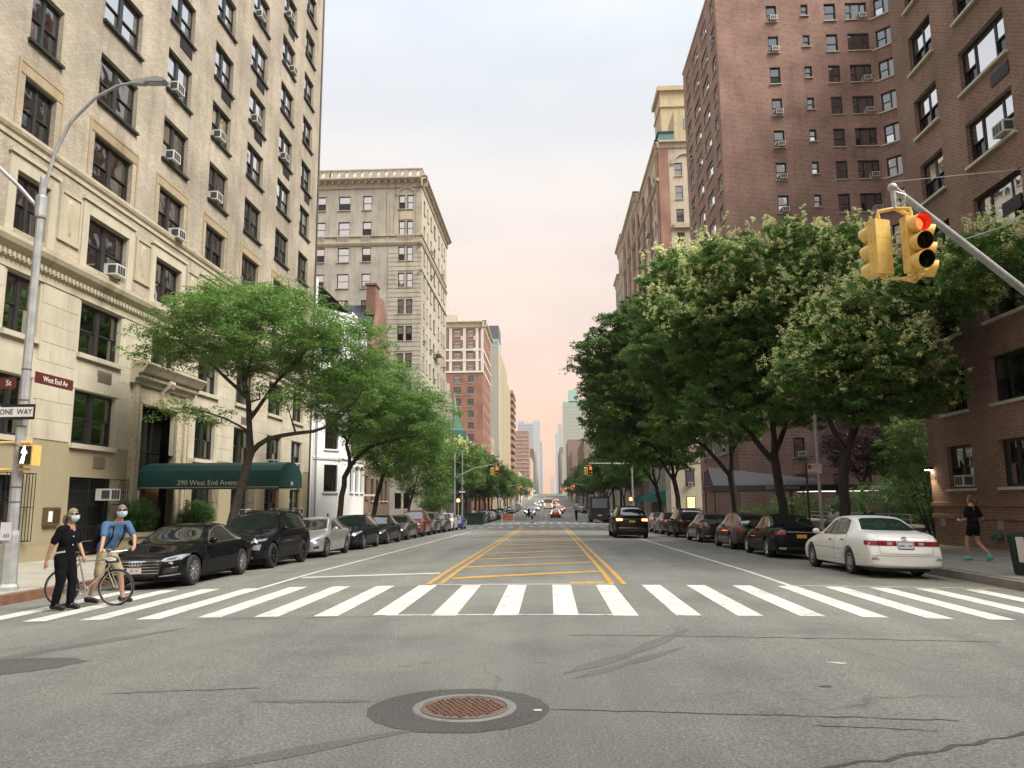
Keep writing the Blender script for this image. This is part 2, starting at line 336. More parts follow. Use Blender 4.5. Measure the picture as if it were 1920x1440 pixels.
def worn_paint(name, col, wear=.5):
    m = bpy.data.materials.new(name); m.use_nodes = True; t = m.node_tree; b = t.nodes['Principled BSDF']
    g = N(t, 'ShaderNodeNewGeometry')
    n = N(t, 'ShaderNodeTexNoise'); n.inputs['Scale'].default_value = 7; n.inputs['Detail'].default_value = 8; n.inputs['Roughness'].default_value = .75; lk(t, g.outputs['Position'], n.inputs['Vector'])
    r = ramp(t, [(wear-.12, (.17, .165, .155)), (wear-.02, tuple(c*.86 for c in col)), (.62, col)]); lk(t, n.outputs[0], r.inputs[0])
    n2 = N(t, 'ShaderNodeTexNoise'); n2.inputs['Scale'].default_value = 1.6; n2.inputs['Detail'].default_value = 5; lk(t, g.outputs['Position'], n2.inputs['Vector'])
    r2 = ramp(t, [(.3, (.74, .735, .72)), (.62, (1, 1, 1))]); lk(t, n2.outputs[0], r2.inputs[0])
    x = N(t, 'ShaderNodeMixRGB', blend_type='MULTIPLY'); x.inputs[0].default_value = 1; lk(t, r.outputs[0], x.inputs[1]); lk(t, r2.outputs[0], x.inputs[2])
    lk(t, x.outputs[0], b.inputs['Base Color']); b.inputs['Roughness'].default_value = .6
    n1 = N(t, 'ShaderNodeTexNoise'); n1.inputs['Scale'].default_value = 60; n1.inputs['Detail'].default_value = 4; lk(t, g.outputs['Position'], n1.inputs['Vector'])
    bp = N(t, 'ShaderNodeBump'); bp.inputs['Strength'].default_value = .35; bp.inputs['Distance'].default_value = .006; lk(t, n1.outputs[0], bp.inputs['Height']); lk(t, bp.outputs[0], b.inputs['Normal'])
    return m
P_WHITE = worn_paint('white_road_paint', (.74, .725, .66), .45); P_OLD = worn_paint('worn_white_road_paint', (.66, .65, .61), .49); P_YEL = worn_paint('yellow_road_paint', (.60, .33, .045), .41)
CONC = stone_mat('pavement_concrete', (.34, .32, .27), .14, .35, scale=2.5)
CONC_R = stone_mat('pavement_concrete_shaded', (.24, .235, .20), .22, .5, scale=3.0)  # right-side copy of the concrete, shade put into its darker colour
KERB = stone_mat('kerb_stone', (.22, .20, .17), .2, .5, scale=4); KERB_RUST = stone_mat('rusty_steel_kerb', (.20, .10, .065), .3, .5, scale=5)
JOINT = pmat('joint_dirt', (.12, .115, .10), .95)

mb = MB()
ys = [-300, -60]+list(range(-40, 20, 20))+[20, 50, 80, 110, 140, 200, 300, 400, 600, 1000, 2600, 4200]
for a, b in zip(ys, ys[1:]): mb.quad((-700, a, zt(a)-.4), (700, a, zt(a)-.4), (700, b, zt(b)-.4), (-700, b, zt(b)-.4))
setp(mb.build('ground', ASPH_D), kind='structure')
mb = MB(); ys = sorted(set([-60, -40, -30, -20]+list(np.arange(-10, 60, 1.0))+list(np.arange(60, 120, 4.))+list(range(120, 420, 20))+[20, 50, 80, 110, 140, 200, 300, 400, 600, 1000, 1600, 2600]))
xs = [-70, -30, -16, -12]+[XC+i for i in np.arange(-10.2, 10.21, 1.02)]+[12, 16, 30, 70]
for y in ys:
    for x in xs: mb.v.append((x, y, zr(x, y)))
nx = len(xs)
for i in range(len(ys)-1):
    for j in range(nx-1): mb.f.append((i*nx+j, i*nx+j+1, (i+1)*nx+j+1, (i+1)*nx+j)); mb.m.append(0)
road = setp(mb.build('road', ASPH, smooth=True), kind='structure')
def strip(name, pts, w, mat, dz=.005, parent=road, step=1.0):
    """flat marking along a polyline on the road"""
    mb = MB(); P = []
    for (x0, y0), (x1, y1) in zip(pts, pts[1:]):
        n = max(1, int(math.hypot(x1-x0, y1-y0)/step))
        for i in range(n): P.append((x0+(x1-x0)*i/n, y0+(y1-y0)*i/n))
    P.append(pts[-1]); L = []
    for i, p in enumerate(P):
        a = P[max(0, i-1)]; c = P[min(len(P)-1, i+1)]; dx, dy = c[0]-a[0], c[1]-a[1]; l = math.hypot(dx, dy) or 1
        ww = w(i/(len(P)-1)) if callable(w) else w
        nx_, ny_ = -dy/l*ww/2, dx/l*ww/2
        L.append([(p[0]+s*nx_, p[1]+s*ny_, zr(p[0]+s*nx_, p[1]+s*ny_)+dz) for s in (-1, 1)])
    for a, b in zip(L, L[1:]): mb.quad(a[0], a[1], b[1], b[0])
    return mb.build(name, mat, parent)
for k in range(-10, 10):
    x = .23+.93*k+rnd.uniform(-.02, .02); j = rnd.uniform(-.06, .06)
    strip('crosswalk_stripe', [(x, 12.2+j), (x+rnd.uniform(-.01, .01), 16.62+j)], .385, P_WHITE)
for y0, y1 in ((75.6, 78.4), (93.5, 96.5), (152, 155), (171, 174)):
    for k in range(-9, 10): strip('crosswalk_stripe', [(.23+1.0*k, y0), (.23+1.0*k, y1)], .42, P_OLD, step=3)
# painted median: double yellow lines either side, cross bars, worn white border
for xa, xb in ((-2.62, -2.62), (-2.36, -2.36)): strip('yellow_line', [(xa, 16.9), (xb, 72)], .115, P_YEL)
for xa, xb in ((1.30, 1.30), (1.56, 1.56)): strip('yellow_line', [(xa, 16.75), (xb, 72)], .115, P_YEL)
for i in range(15):
    y = 18.1+3.35*i; strip('yellow_hatch_bar', [(-2.28, y), (1.22, y+1.75)], .40, P_YEL)
strip('yellow_hatch_bar', [(.42, 17.0), (1.2, 17.12)], .3, P_YEL)
strip('median_border', [(-2.5, 16.74), (1.3, 16.74)], .11, P_OLD); strip('median_border', [(-2.55, 12.25), (1.3, 12.25)], .10, P_OLD)
strip('stop_line', [(-6.0, 18.9), (-2.72, 19.5)], .27, P_WHITE)
strip('lane_line', [(-6.15, 16.5), (-6.1, 45), (-6.0, 60)], .115, P_WHITE); strip('lane_line', [(-6.0, 62), (-5.9, 72)], .11, P_OLD)
strip('lane_line', [(4.98, 16.5), (4.98, 36), (4.95, 48)], .115, P_WHITE); strip('lane_line', [(4.95, 50), (4.9, 72)], .11, P_OLD)
strip('crosswalk_border', [(4.9, 16.72), (9.3, 16.9)], .10, P_OLD)
for y in range(100, 340, 9): strip('lane_line', [(-.5, y), (-.5, y+4)], .13, P_OLD, step=4)
# seams and repairs in the asphalt
def jag(p0, p1, n, amp):
    return [(p0[0]+(p1[0]-p0[0])*i/n+rnd.uniform(-amp, amp)*.5, p0[1]+(p1[1]-p0[1])*i/n+rnd.uniform(-amp, amp)) for i in range(n+1)]
def thin(w): return lambda s: w*(.35+.9*abs(sin(9*s+3*sin(17*s))))
strip('tar_seam', jag((1.05, 5.0), (4.65, 6.75), 22, .05), thin(.05), TAR, .003, step=.1)
strip('tar_seam', jag((.0, 6.75), (3.2, 6.55), 24, .02), thin(.022), TAR, .003, step=.1)
strip('tar_seam', jag((-4.2, 7.3), (-2.75, 7.5), 16, .02), thin(.02), TAR, .003, step=.1)
strip('tar_seam', jag((.2, 10.4), (5.6, 10.2), 40, .03), thin(.03), TAR, .003, step=.1)
strip('tar_seam', jag((2.0, 6.35), (2.9, 6.25), 10, .02), thin(.02), TAR, .003, step=.1)
strip('tar_seam', jag((-6.0, 12.0), (-2.6, 12.1), 20, .03), thin(.02), TAR, .003, step=.1)
SKID = asphalt_mat('skid_dark_asphalt', .74, False)
for P_, w_ in (([(1.9, 11.0), (.9, 9.2), (.1, 8.1)], .22), ([(1.6, 9.6), (.9, 8.7), (.2, 7.9)], .16), ([(-1.0, 6.2), (-2.1, 5.4), (-3.4, 4.9)], .2), ([(-5.2, 11.2), (-6.2, 9.6), (-6.6, 8.6)], .3), ([(-2.6, 7.0), (-1.6, 7.0)], .12)):
    strip('skid_mark', [(x+rnd.uniform(-.03, .03), y) for x, y in P_], (lambda s, w_=w_: w_*(.5+.5*abs(sin(7*s+2)))*min(1, 6*s+.1, 6*(1-s)+.1)), SKID, .0025, step=.12)
def blob(name, cx, cy, rx, ry, mat, dz, n=40, jit=.05, parent=road, a0=0):
    mb = MB(); P = []
    for k in range(n):
        a = 2*pi*k/n; q = 1+rnd.uniform(-jit, jit)
        x, y = cx+rx*q*cos(a)*cos(a0)-ry*q*sin(a)*sin(a0), cy+rx*q*cos(a)*sin(a0)+ry*q*sin(a)*cos(a0); P.append((x, y, zr(x, y)+dz))
    c = (cx, cy, zr(cx, cy)+dz)
    for k in range(n): mb.quad(c, P[k], P[(k+1) % n])
    return mb.build(name, mat, parent)
blob('asphalt_patch', -.785, 6.76, .76, .70, ASPH_D, .003, jit=.02)
blob('asphalt_patch', -6.5, 8.5, 1.25, .55, ASPH_D, .003, jit=.06, a0=.25)
blob('paint_chip', -.12, 6.72, .045, .03, P_WHITE, .006, 9, .3); blob('paint_chip', 3.05, 8.75, .09, .035, P_WHITE, .004, 9, .4, a0=-.4)
blob('tar_spot', 2.55, 7.65, .06, .03, TAR, .004, 10, .3)
# manhole: iron ring and studded lid
CAST = pmat('cast_iron_rust', (.21, .125, .085), .7, metal=.25, noise=.35, nscale=30, bump=.3, bscale=120); RING = pmat('worn_iron_ring', (.25, .24, .22), .6, metal=.3, noise=.15, nscale=20)
mh = thing('manhole_cover', 'round rusty iron manhole cover in a dark asphalt patch in the middle of the road', 'manhole', (-.735, 6.785, zr(-.735, 6.785)+.004))
mb = MB(); mb.lathe([(.36, 0), (.42, .012), (.435, .006), (.44, 0)], 48); mb.lathe([(.352, -.01), (.36, .012), (.37, .012), (.37, 0)], 48); mb.build('ring', RING, mh, True)
lid = MB(); lid.lathe([(.001, .004), (.35, .004)], 48); lidm = lid.build('lid', CAST, mh)
sb = MB(); sb.box(-.015, .015, -.009, .009, 0, .011); sb.box(-.009, .009, .013, .028, 0, .011); sm = sb.mesh('stud', CAST)
for i in range(-6, 7):
    for j in range(-6, 7):
        x, y = i*.052+(.026 if j % 2 else 0), j*.052
        if x*x+y*y < .315**2: obj('stud', sm, lidm, (x, y, .004), (0, 0, .5 if (i+j) % 2 else -.2))
mh2 = thing('manhole_cover', 'dark iron manhole cover at the right end of the crosswalk', 'manhole', (7.0, 10.9, zr(7.0, 10.9)+.004))
mb = MB(); mb.lathe([(.30, .006), (.33, .01), (.35, 0)], 32); mb.build('ring', RING, mh2, True); mb = MB(); mb.lathe([(.001, .005), (.30, .005)], 32); mb.build('lid', pmat('dark_iron', (.06, .045, .04), .7, metal=.3, noise=.3), mh2)

# pavements: rounded corners, kerb, joints
def side_x(y, y0, y1, side, r=4.2):
    """kerb line with rounded corners at both ends of a block"""
    k = KL if side < 0 else KR
    for e, s in ((y0, 1), (y1, -1)):
        d = (y-e)*s
        if d < r: k = (KL if side < 0 else KR)+side*(r-sqrt(max(0, r*r-(r-d)**2))); break
    return k
def pavement(name, side, y0, y1, mat, kmat):
    st = [y0+.02, y0+.3, y0+.8, y0+1.5, y0+2.3, y0+3.2, y0+4.2]; y = y0+6
    while y < y1-5: st.append(y); y += 2.5 if y < 130 else 12
    st += [y1-4.2, y1-3.2, y1-2.3, y1-1.5, y1-.8, y1-.3, y1-.02]
    st = sorted(set(st+[a for a, _ in ZT if y0 < a < y1]))
    top = MB(); kb = MB(); far = side*48
    for a, b in zip(st, st[1:]):
        xa, xb = side_x(a, y0, y1, side), side_x(b, y0, y1, side)
        ia, ib = xa+side*.16, xb+side*.16
        za, zb = zs(xa, a), zs(xb, b)
        kb.quad((xa, a, zr(xa, a)-.1), (xb, b, zr(xb, b)-.1), (xb, b, zb), (xa, a, za)); kb.quad((xa, a, za), (xb, b, zb), (ib, b, zb+.002), (ia, a, za+.002))
        wl = BL if side < 0 else BR
        top.quad((ia, a, za-.004), (ib, b, zb-.004), (wl, b, zs(wl, b)-.004), (wl, a, zs(wl, a)-.004)); top.quad((wl, a, zs(wl, a)-.004), (wl, b, zs(wl, b)-.004), (far, b, zs(far, b)-.004), (far, a, zs(far, a)-.004))
    p = setp(top.build(name, mat), kind='structure'); kb.build('kerb', kmat, p); return p
pl = pavement('pavement', -1, 10.3, 80, JOINT, KERB_RUST); pr = pavement('pavement', 1, 10.3, 80, JOINT, KERB)
for a, b in ((88, 160), (168, 240), (248, 320), (328, 400), (408, 600), (608, 1400)):
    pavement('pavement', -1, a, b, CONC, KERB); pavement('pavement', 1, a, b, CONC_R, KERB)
def flags(parent, side, mat, y0, y1):
    k = (KL if side < 0 else KR)+side*.17; wl = BL if side < 0 else BR; n = 4; w = abs(wl-k)/n; d = 1.5
    mb = MB(); mb.box(-w/2+.006, w/2-.006, -d/2+.006, d/2-.006, -.05, 0); me = mb.mesh('paving_slab', mat)
    y = y0
    while y < y1:
        for i in range(n):
            x = k+side*w*(i+.5)
            if abs(x)-w/2 < abs(side_x(y+d/2, 10.3, 80, side))+.1 and y < 16: continue
            o = obj('paving_slab', me, parent, (x, y+d/2, zs(x, y+d/2)+.012+rnd.uniform(-.002, .003)))
            sl = (zs(x, y+d)-zs(x, y))/d; o.rotation_euler = (math.atan(sl), -side*math.atan(.07/5), 0)
        y += d
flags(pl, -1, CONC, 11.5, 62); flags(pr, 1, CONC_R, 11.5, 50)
# fallen blossom along the right-hand gutter and pavement
BLOS = pmat('fallen_blossom', (.36, .32, .13), .9)
mb = MB()
for i in range(34000):
    if rnd.random() < .6: x = 9.55-abs(rnd.gauss(0, 1.5)); y = rnd.uniform(16.5, 50)
    else: x = rnd.uniform(9.7, 14.8); y = rnd.uniform(12, 40)
    if x > 9.6 and y < 16: continue
    z = (zr(x, y)+.006) if x < KR else zs(x, y)+.018; s = rnd.uniform(.006, .02); a = rnd.uniform(0, pi)
    c, q = s*cos(a), s*sin(a); mb.quad((x-c, y-q, z), (x+q, y-c, z+.004), (x+c, y+q, z), (x-q, y+c, z+.003))
setp(mb.build('fallen_blossom', BLOS, fix=False), label='dry yellow blossom scattered along the gutter under the flowering trees', cat='litter', kind='stuff')

# ================================================================== BUILDINGS
class Fr:
    """a facade plane: u along the wall, z up, d outwards. L faces +X, R faces -X, F faces the camera (-Y), D runs from a point at an angle"""
    def __init__(s, kind, at, off, ang=0):
        s.k = kind; s.at = at; s.off = Vector(off); s.rz = {'L': pi/2, 'R': -pi/2, 'F': 0, 'D': ang}[kind]
    def P(s, u, z, d=0):
        if s.k == 'L': p = (s.at+d, u, z)
        elif s.k == 'R': p = (s.at-d, u, z)
        elif s.k == 'F': p = (u, s.at-d, z)
        else: c, q = cos(s.rz), sin(s.rz); p = (s.at[0]+u*c+d*q, s.at[1]+u*q-d*c, z)
        return (p[0]-s.off.x, p[1]-s.off.y, p[2]-s.off.z)
    def box(s, mb, u0, u1, z0, z1, d0, d1):
        c = [s.P(u, z, d) for z in (z0, z1) for u, d in ((u0, d0), (u1, d0), (u1, d1), (u0, d1))]; b = len(mb.v); mb.v += c
        for f in ((0, 3, 2, 1), (4, 5, 6, 7), (0, 1, 5, 4), (1, 2, 6, 5), (2, 3, 7, 6), (3, 0, 4, 7)): mb.f.append(tuple(b+i for i in f)); mb.m.append(mb.mi)
    def prof(s, mb, prof, u0, u1):
        """moulding: outline (d,z) run along u"""
        n = len(prof); b = len(mb.v)
        for u in (u0, u1): mb.v += [s.P(u, z, d) for d, z in prof]
        for i in range(n-1): mb.f.append((b+i, b+i+1, b+n+i+1, b+n+i)); mb.m.append(mb.mi)
        mb.f.append(tuple(range(b, b+n))); mb.m.append(mb.mi); mb.f.append(tuple(range(b+n, b+2*n))[::-1]); mb.m.append(mb.mi)
def facade(fr, u0, u1, z0, z1, ops, depth=.22, mb=None, d=0):
    """wall with real openings and reveals; ops: (u0,u1,z0,z1)"""
    mb = mb or MB()
    ops = [(max(u0, a), min(u1, b), max(z0, c), min(z1, e)) for a, b, c, e in ops if b > u0 and a < u1 and e > z0 and c < z1]
    us = sorted(set([u0, u1]+[q for o in ops for q in o[:2]])); zz = sorted(set([z0, z1]+[q for o in ops for q in o[2:]]))
    for a, b in zip(us, us[1:]):
        run = None; cu = (a+b)/2
        for c, e in zip(zz, zz[1:]):
            cz = (c+e)/2; hole = any(o[0] < cu < o[1] and o[2] < cz < o[3] for o in ops)
            if hole:
                if run is not None: mb.quad(fr.P(a, run, d), fr.P(b, run, d), fr.P(b, c, d), fr.P(a, c, d)); run = None
            elif run is None: run = c
        if run is not None: mb.quad(fr.P(a, run, d), fr.P(b, run, d), fr.P(b, z1, d), fr.P(a, z1, d))
    for a, b, c, e in ops:
        for p, q in (((a, c), (b, c)), ((b, c), (b, e)), ((b, e), (a, e)), ((a, e), (a, c))):
            mb.quad(fr.P(p[0], p[1], d), fr.P(q[0], q[1], d), fr.P(q[0], q[1], d-depth), fr.P(p[0], p[1], d-depth))
    return mb
WC = {}
def win_meshes(kind, w, h, fm):
    key = (kind, round(w, 2), round(h, 2), fm.name)
    if key in WC: return WC[key]
    f = .055; F = MB(); panes = []
    def bars(x0, x1, z0, z1, t, y0, y1):
        F.box(x0, x0+t, y0, y1, z0, z1); F.box(x1-t, x1, y0, y1, z0, z1); F.box(x0+t, x1-t, y0, y1, z0, z0+t); F.box(x0+t, x1-t, y0, y1, z1-t, z1)
    bars(-w/2, w/2, 0, h, f, .0, .12)
    def dh(x0, x1, split=.5):
        zm = f+(h-2*f)*split
        bars(x0, x1, zm-.03, h-f, .045, .02, .06); bars(x0, x1, f, zm+.02, .05, .065, .105)
        panes.append((x0+.045, x1-.045, zm+.015, h-f-.045, .045)); panes.append((x0+.05, x1-.05, f+.05, zm-.03, .09))
    def fix(x0, x1):
        bars(x0, x1, f, h-f, .05, .03, .08); panes.append((x0+.05, x1-.05, f+.05, h-f-.05, .055))
    if kind == 'dh1': dh(-w/2+f, w/2-f)
    elif kind == 'dh2':
        m = .11 if w > 1.7 else .07
        F.box(-m, m, -.01, .12, f, h-f); dh(-w/2+f, -m); dh(m, w/2-f)
    elif kind == 'sl2':
        F.box(-.03, .03, .01, .12, f, h-f); dh(-w/2+f, -.03); dh(.03, w/2-f)
    elif kind == 'tri':
        a = w*.27; F.box(-w/2+a, -w/2+a+.05, .01, .12, f, h-f); F.box(w/2-a-.05, w/2-a, .01, .12, f, h-f)
        dh(-w/2+f, -w/2+a); fix(-w/2+a+.05, w/2-a-.05); dh(w/2-a, w/2-f)
    elif kind == 'fix': fix(-w/2+f, w/2-f)
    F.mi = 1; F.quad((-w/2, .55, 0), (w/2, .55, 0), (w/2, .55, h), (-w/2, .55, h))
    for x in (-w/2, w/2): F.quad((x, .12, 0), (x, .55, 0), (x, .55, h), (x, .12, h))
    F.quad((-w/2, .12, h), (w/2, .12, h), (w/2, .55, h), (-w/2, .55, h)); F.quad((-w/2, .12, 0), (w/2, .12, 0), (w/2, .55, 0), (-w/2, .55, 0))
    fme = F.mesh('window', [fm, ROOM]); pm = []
    for a, b, c, e, y in panes:
        P = MB(); P.box(a, b, y-.003, y+.003, c, e); pm.append((P.mesh('pane', GLASS), (a, b, c, e)))
    WC[key] = (fme, pm); return WC[key]
BC = {}
def blind_mesh(x0, x1, z0, z1, mat):
    key = (round(x0, 2), round(x1, 2), round(z0, 2), round(z1, 2), mat.name)
    if key not in BC:
        P = MB(); P.box(x0, x1, .135, .15, z0, z1); BC[key] = P.mesh('blind', mat)
    return BC[key]
def ac_mesh(legs=True):
    if ('ac', legs) in BC: return BC['ac', legs]
    m = MB(); m.box(-.30, .30, -.42, .12, 0, .40)
    for i in range(3): x = -.25+i*.17; m.mi = 1; m.box(x, x+.14, -.427, -.41, .05, .35)
    for s in (-1, 1):
        m.mi = 1; m.box(s*.305-.004, s*.305+.004, -.38, -.1, .06, .34)
    m.mi = 0
    if legs: m.bar((-.2, -.33, 0), (-.2, -.1, -.2), .02); m.bar((.2, -.33, 0), (.2, -.1, -.2), .02)
    BC['ac', legs] = m.mesh('air_conditioner', [AC_W, AC_D]); return BC['ac', legs]
def sill_mesh(w, mat, h=.1, d=.12):
    key = ('sill', round(w, 2), mat.name, h, d)
    if key not in BC:
        m = MB(); m.box(-w/2-.08, w/2+.08, -d, .1, -h, -.004); BC[key] = m.mesh('sill', mat)
    return BC[key]
def window(bld, fr, u, z, w, h, kind, fm, sill=None, ac=None, blinds=.5, inset=.16, lit=False, sillh=.1, screens=.25, bright=False):
    """window part with frame; panes, blinds, sill and any air conditioner are its sub-parts. u is the window centre"""
    fme, pm = win_meshes(kind, w, h, fm)
    o = obj('window', fme, bld, fr.P(u, z, -inset), (0, 0, fr.rz))
    if lit: o.material_slots[1].link = 'OBJECT'; o.material_slots[1].material = LIGHTIN
    for me, (a, b, c, e) in pm:
        p = obj('pane', me, o, (0, 0, 0)); low = kind in ('dh1', 'dh2', 'sl2', 'tri') and c < .2 and (kind != 'tri' or abs(a+b) > .3)
        if (low and rnd.random() < screens) or bright: p.material_slots[0].link = 'OBJECT'; p.material_slots[0].material = SCREEN if (low and rnd.random() < screens+.01) else MIRRORED
        p.rotation_euler = (rnd.gauss(0, .004), 0, rnd.gauss(0, .004))
    for i, (me, (a, b, c, e)) in enumerate(pm):
        if rnd.random() < blinds and not lit and (e-c) > .4:
            q = rnd.choice((.35, .6, 1.0)) if i % 2 == 0 else rnd.choice((.2, .5)); obj('blind', blind_mesh(a, b, e-(e-c)*q, e, BLIND if rnd.random() < .7 else BLIND2), o)
    if sill: obj('sill', sill_mesh(w, sill, sillh), o, (0, -inset+.0, 0))
    if ac is not None: obj('air_conditioner', ac_mesh(rnd.random() < .5), o, (ac, -.05, .06))
    return o
def part(bld, name, mb, mat, smooth=False): return mb.build(name, mat, bld, smooth)
# ------------------------------------------------------------------ materials of the street walls
BEIGE_BR = brick_mat('beige_brick', (.465, .41, .33), (.355, .308, .24), (.30, .268, .22), .8)
LIME = stone_mat('cream_limestone', (.475, .435, .345), .10, .6, dark=(.42, .37, .28)); KHAKI = stone_mat('khaki_wall_paint', (.31, .265, .175), .05, .25)
TRIM = stone_mat('weathered_limestone_trim', (.44, .39, .29), .12, .8, dark=(.22, .19, .15)); CARVED = stone_mat('carved_limestone', (.45, .39, .285), .25, .7, scale=9, bump=.9)
RED_BR = brick_mat('dark_red_brick', (.25, .118, .085), (.135, .068, .05), (.33, .26, .21), .5, bump=.8, mw=.013); RED_BR2 = brick_mat('red_brick', (.285, .135, .10), (.16, .078, .06), (.38, .30, .25), .7, bw=.30, bh=.11, mw=.02)
SILLW = stone_mat('pale_stone_sill', (.52, .49, .42), .1, .3)
GREY_LIME = stone_mat('grey_limestone', (.42, .395, .335), .2, .95, scale=.5, dark=(.36, .34, .31)); GREY_LIME2 = stone_mat('rusticated_limestone', (.43, .40, .33), .12, .7, scale=.9)
STUCCO_D = stone_mat('stained_stucco', (.36, .33, .275), .3, .9, scale=.8)
ROOFT = pmat('roof_felt', (.10, .10, .10), .95)
def shell(bld, off, x0, x1, y0, y1, z0, z1, skip, mat, roof=True):
    """the walls nobody sees in detail and the roof"""
    m = MB(); o = off
    def q(*p): m.quad(*[(a-o[0], b-o[1], c-o[2]) for a, b, c in p])
    if 'F' not in skip: q((x0, y0, z0), (x1, y0, z0), (x1, y0, z1), (x0, y0, z1))
    if 'B' not in skip: q((x0, y1, z0), (x1, y1, z0), (x1, y1, z1), (x0, y1, z1))
    if 'l' not in skip: q((x0, y0, z0), (x0, y1, z0), (x0, y1, z1), (x0, y0, z1))
    if 'r' not in skip: q((x1, y0, z0), (x1, y1, z0), (x1, y1, z1), (x1, y0, z1))
    if m.v: m.build('wall', mat, bld)
    if roof:
        m = MB(); q((x0, y0, z1-.3), (x1, y0, z1-.3), (x1, y1, z1-.3), (x0, y1, z1-.3)); m.build('roof', ROOFT, bld)

# ================================================================== 290 West End Avenue (beige apartment house, near left)
off = (BL, 15, 0)
B = thing('apartment_building', 'tall beige brick apartment building with a cream limestone base and green entrance canopy', 'building', off)
fL = Fr('L', BL, off)
COLS = [(16.3, 17.8), (20.72, 22.2), (24.3, 26.75), (28.8, 30.9), (33.05, 35.1), (37.25, 39.5), (41.75, 44.0), (45.85, 47.8)]
heads = [14.5+3.05*k for k in range(9)]
up = [(a, b, h-1.82, h) for h in heads for a, b in COLS]; mid = [(a, b, 9.78, 11.5) for a, b in COLS]
f2 = [(a, b, 6.75, 8.5) if i != 3 else (28.95, 30.9, 7.1, 8.5) for i, (a, b) in enumerate(COLS)]
f1 = [(a, b, 3.75, 5.52) for i, (a, b) in enumerate(COLS) if i != 3]
gnd = [(a, b, 1.05 if i else .6, 2.62) for i, (a, b) in enumerate(COLS) if i not in (2, 3)]
gate = (24.4, 26.82, .08, 2.66); door = (28.4, 31.25, .08, 5.55)
part(B, 'wall', facade(fL, 15, 49.5, 12.74, 40.6, up), BEIGE_BR)
part(B, 'wall', facade(fL, 15, 49.5, 9.5, 12.4, mid), BEIGE_BR)
part(B, 'wall', facade(fL, 15, 49.5, 3.73, 8.7, f1+f2+[door]), LIME)
part(B, 'wall', facade(fL, 15, 49.5, -.4, 3.73, gnd+[gate, door], mb=facade(fL, 15, 49.5, -.4, .55, [gate, door], d=.06)), KHAKI)
shell(B, off, BL-22, BL, 15, 49.5, -1, 40.6, 'r', BEIGE_BR)
m = MB(); fL.prof(m, [(0, 12.36), (.05, 12.36), (.05, 12.5), (.10, 12.56), (.14, 12.66), (.14, 12.76), (0, 12.8)], 15, 49.52); part(B, 'string_course', m, TRIM)
m = MB(); fL.prof(m, [(0, 8.55), (.05, 8.55), (.05, 8.78), (.12, 8.84), (.12, 9.02), (.2, 9.1), (.3, 9.2), (.36, 9.34), (.36, 9.46), (.1, 9.58), (0, 9.6)], 15, 49.55); part(B, 'cornice', m, TRIM)
m = MB()
for i in range(172): fL.box(m, 15.05+.2*i, 15.15+.2*i, 8.86, 9.0, .1, .19)
setp(part(B, 'dentil_course', m, TRIM), kind='stuff')
m = MB(); fL.prof(m, [(0, 40.0), (.2, 40.1), (.5, 40.5), (.5, 40.7), (0, 40.8)], 15, 49.9); part(B, 'cornice', m, TRIM)
# ashlar blocks of the limestone base, clipped round the openings
def ashlar(bld, fr, u0, u1, z0, z1, ops, ch, bw, mat, d0=-.005, d1=.022, joint=.012):
    n = round((z1-z0)/ch); ch = (z1-z0)/n
    for r in range(n):
        za, zb = z0+r*ch, z0+(r+1)*ch; u = u0-(bw*.5 if r % 2 else 0)
        while u < u1:
            w = bw*rnd.uniform(.8, 1.25); a, b = max(u, u0), min(u+w, u1); u += w
            segs = [(a, b)]
            for o in ops:
                if o[3] > za+.02 and o[2] < zb-.02:
                    ns = []
                    for p, q in segs:
                        if o[1] <= p or o[0] >= q: ns.append((p, q)); continue
                        if o[0] > p: ns.append((p, o[0]))
                        if o[1] < q: ns.append((o[1], q))
                    segs = ns
            for p, q in segs:
                if q-p > .12: m = MB(); fr.box(m, p+joint/2, q-joint/2, za+joint/2, zb-joint/2, d0, d1+rnd.uniform(-.003, .003)); m.build('stone', mat, bld)
sillz = [(a-.12, b+.12, c-.16, e+.0) for a, b, c, e in f1+f2]
ashlar(B, fL, 15, 49.5, 3.75, 8.54, sillz+[(27.55, 33.15, 3.7, 7.1)], .60, 1.45, LIME)
# windows
acs = {(2, 3): .5, (3, 5): -.1, (3, 4): -.35, (4, 5): -.1, (4, 4): -.3, (1, 0): None, (2, 5): .5}
def put_windows(cols, hz, h, sill, rowi):
    for i, (a, b) in enumerate(cols):
        u = (a+b)/2; w = b-a
        ac = None
        if rowi >= 3:
            if rnd.random() < (.12 if i < 3 else .34): ac = rnd.choice((-1, 1))*w*.2
        if (i, rowi) in ((3, 4), (4, 4), (4, 5), (3, 5)): ac = -w*.2
        if (i, rowi) == (2, 7): ac = w*.22
        window(B, fL, u, hz-h, w, h, 'dh2', FR_DARK, sill, ac, blinds=.35 if rowi > 4 else .6, screens=.3, bright=rowi > 4)
for k, h in enumerate(heads): put_windows(COLS, h, 1.82, TRIM if k < 1 else FR_DARK, k+3)
for i, (a, b) in enumerate(COLS):
    window(B, fL, (a+b)/2, 9.78, b-a, 1.72, 'dh2', FR_DARK, None, .45 if i == 2 else None, blinds=.8)
    c, e = f2[i][2], f2[i][3]; window(B, fL, (f2[i][0]+f2[i][1])/2, c, f2[i][1]-f2[i][0], e-c, 'dh2', FR_DARK, LIME, None, .6, sillh=.16)
    if i != 3: window(B, fL, (a+b)/2, 3.75, b-a, 1.77, 'dh2', FR_DARK, LIME, -.4 if i in (6, 7) else None, .7, sillh=.16)
    if i not in (2, 3): window(B, fL, (a+b)/2, gnd[0][2] if i == 0 else 1.05, b-a, 2.62-(gnd[0][2] if i == 0 else 1.05), 'dh2', FR_BLACK, None, .4 if i in (5, 6, 7) else None, .1)
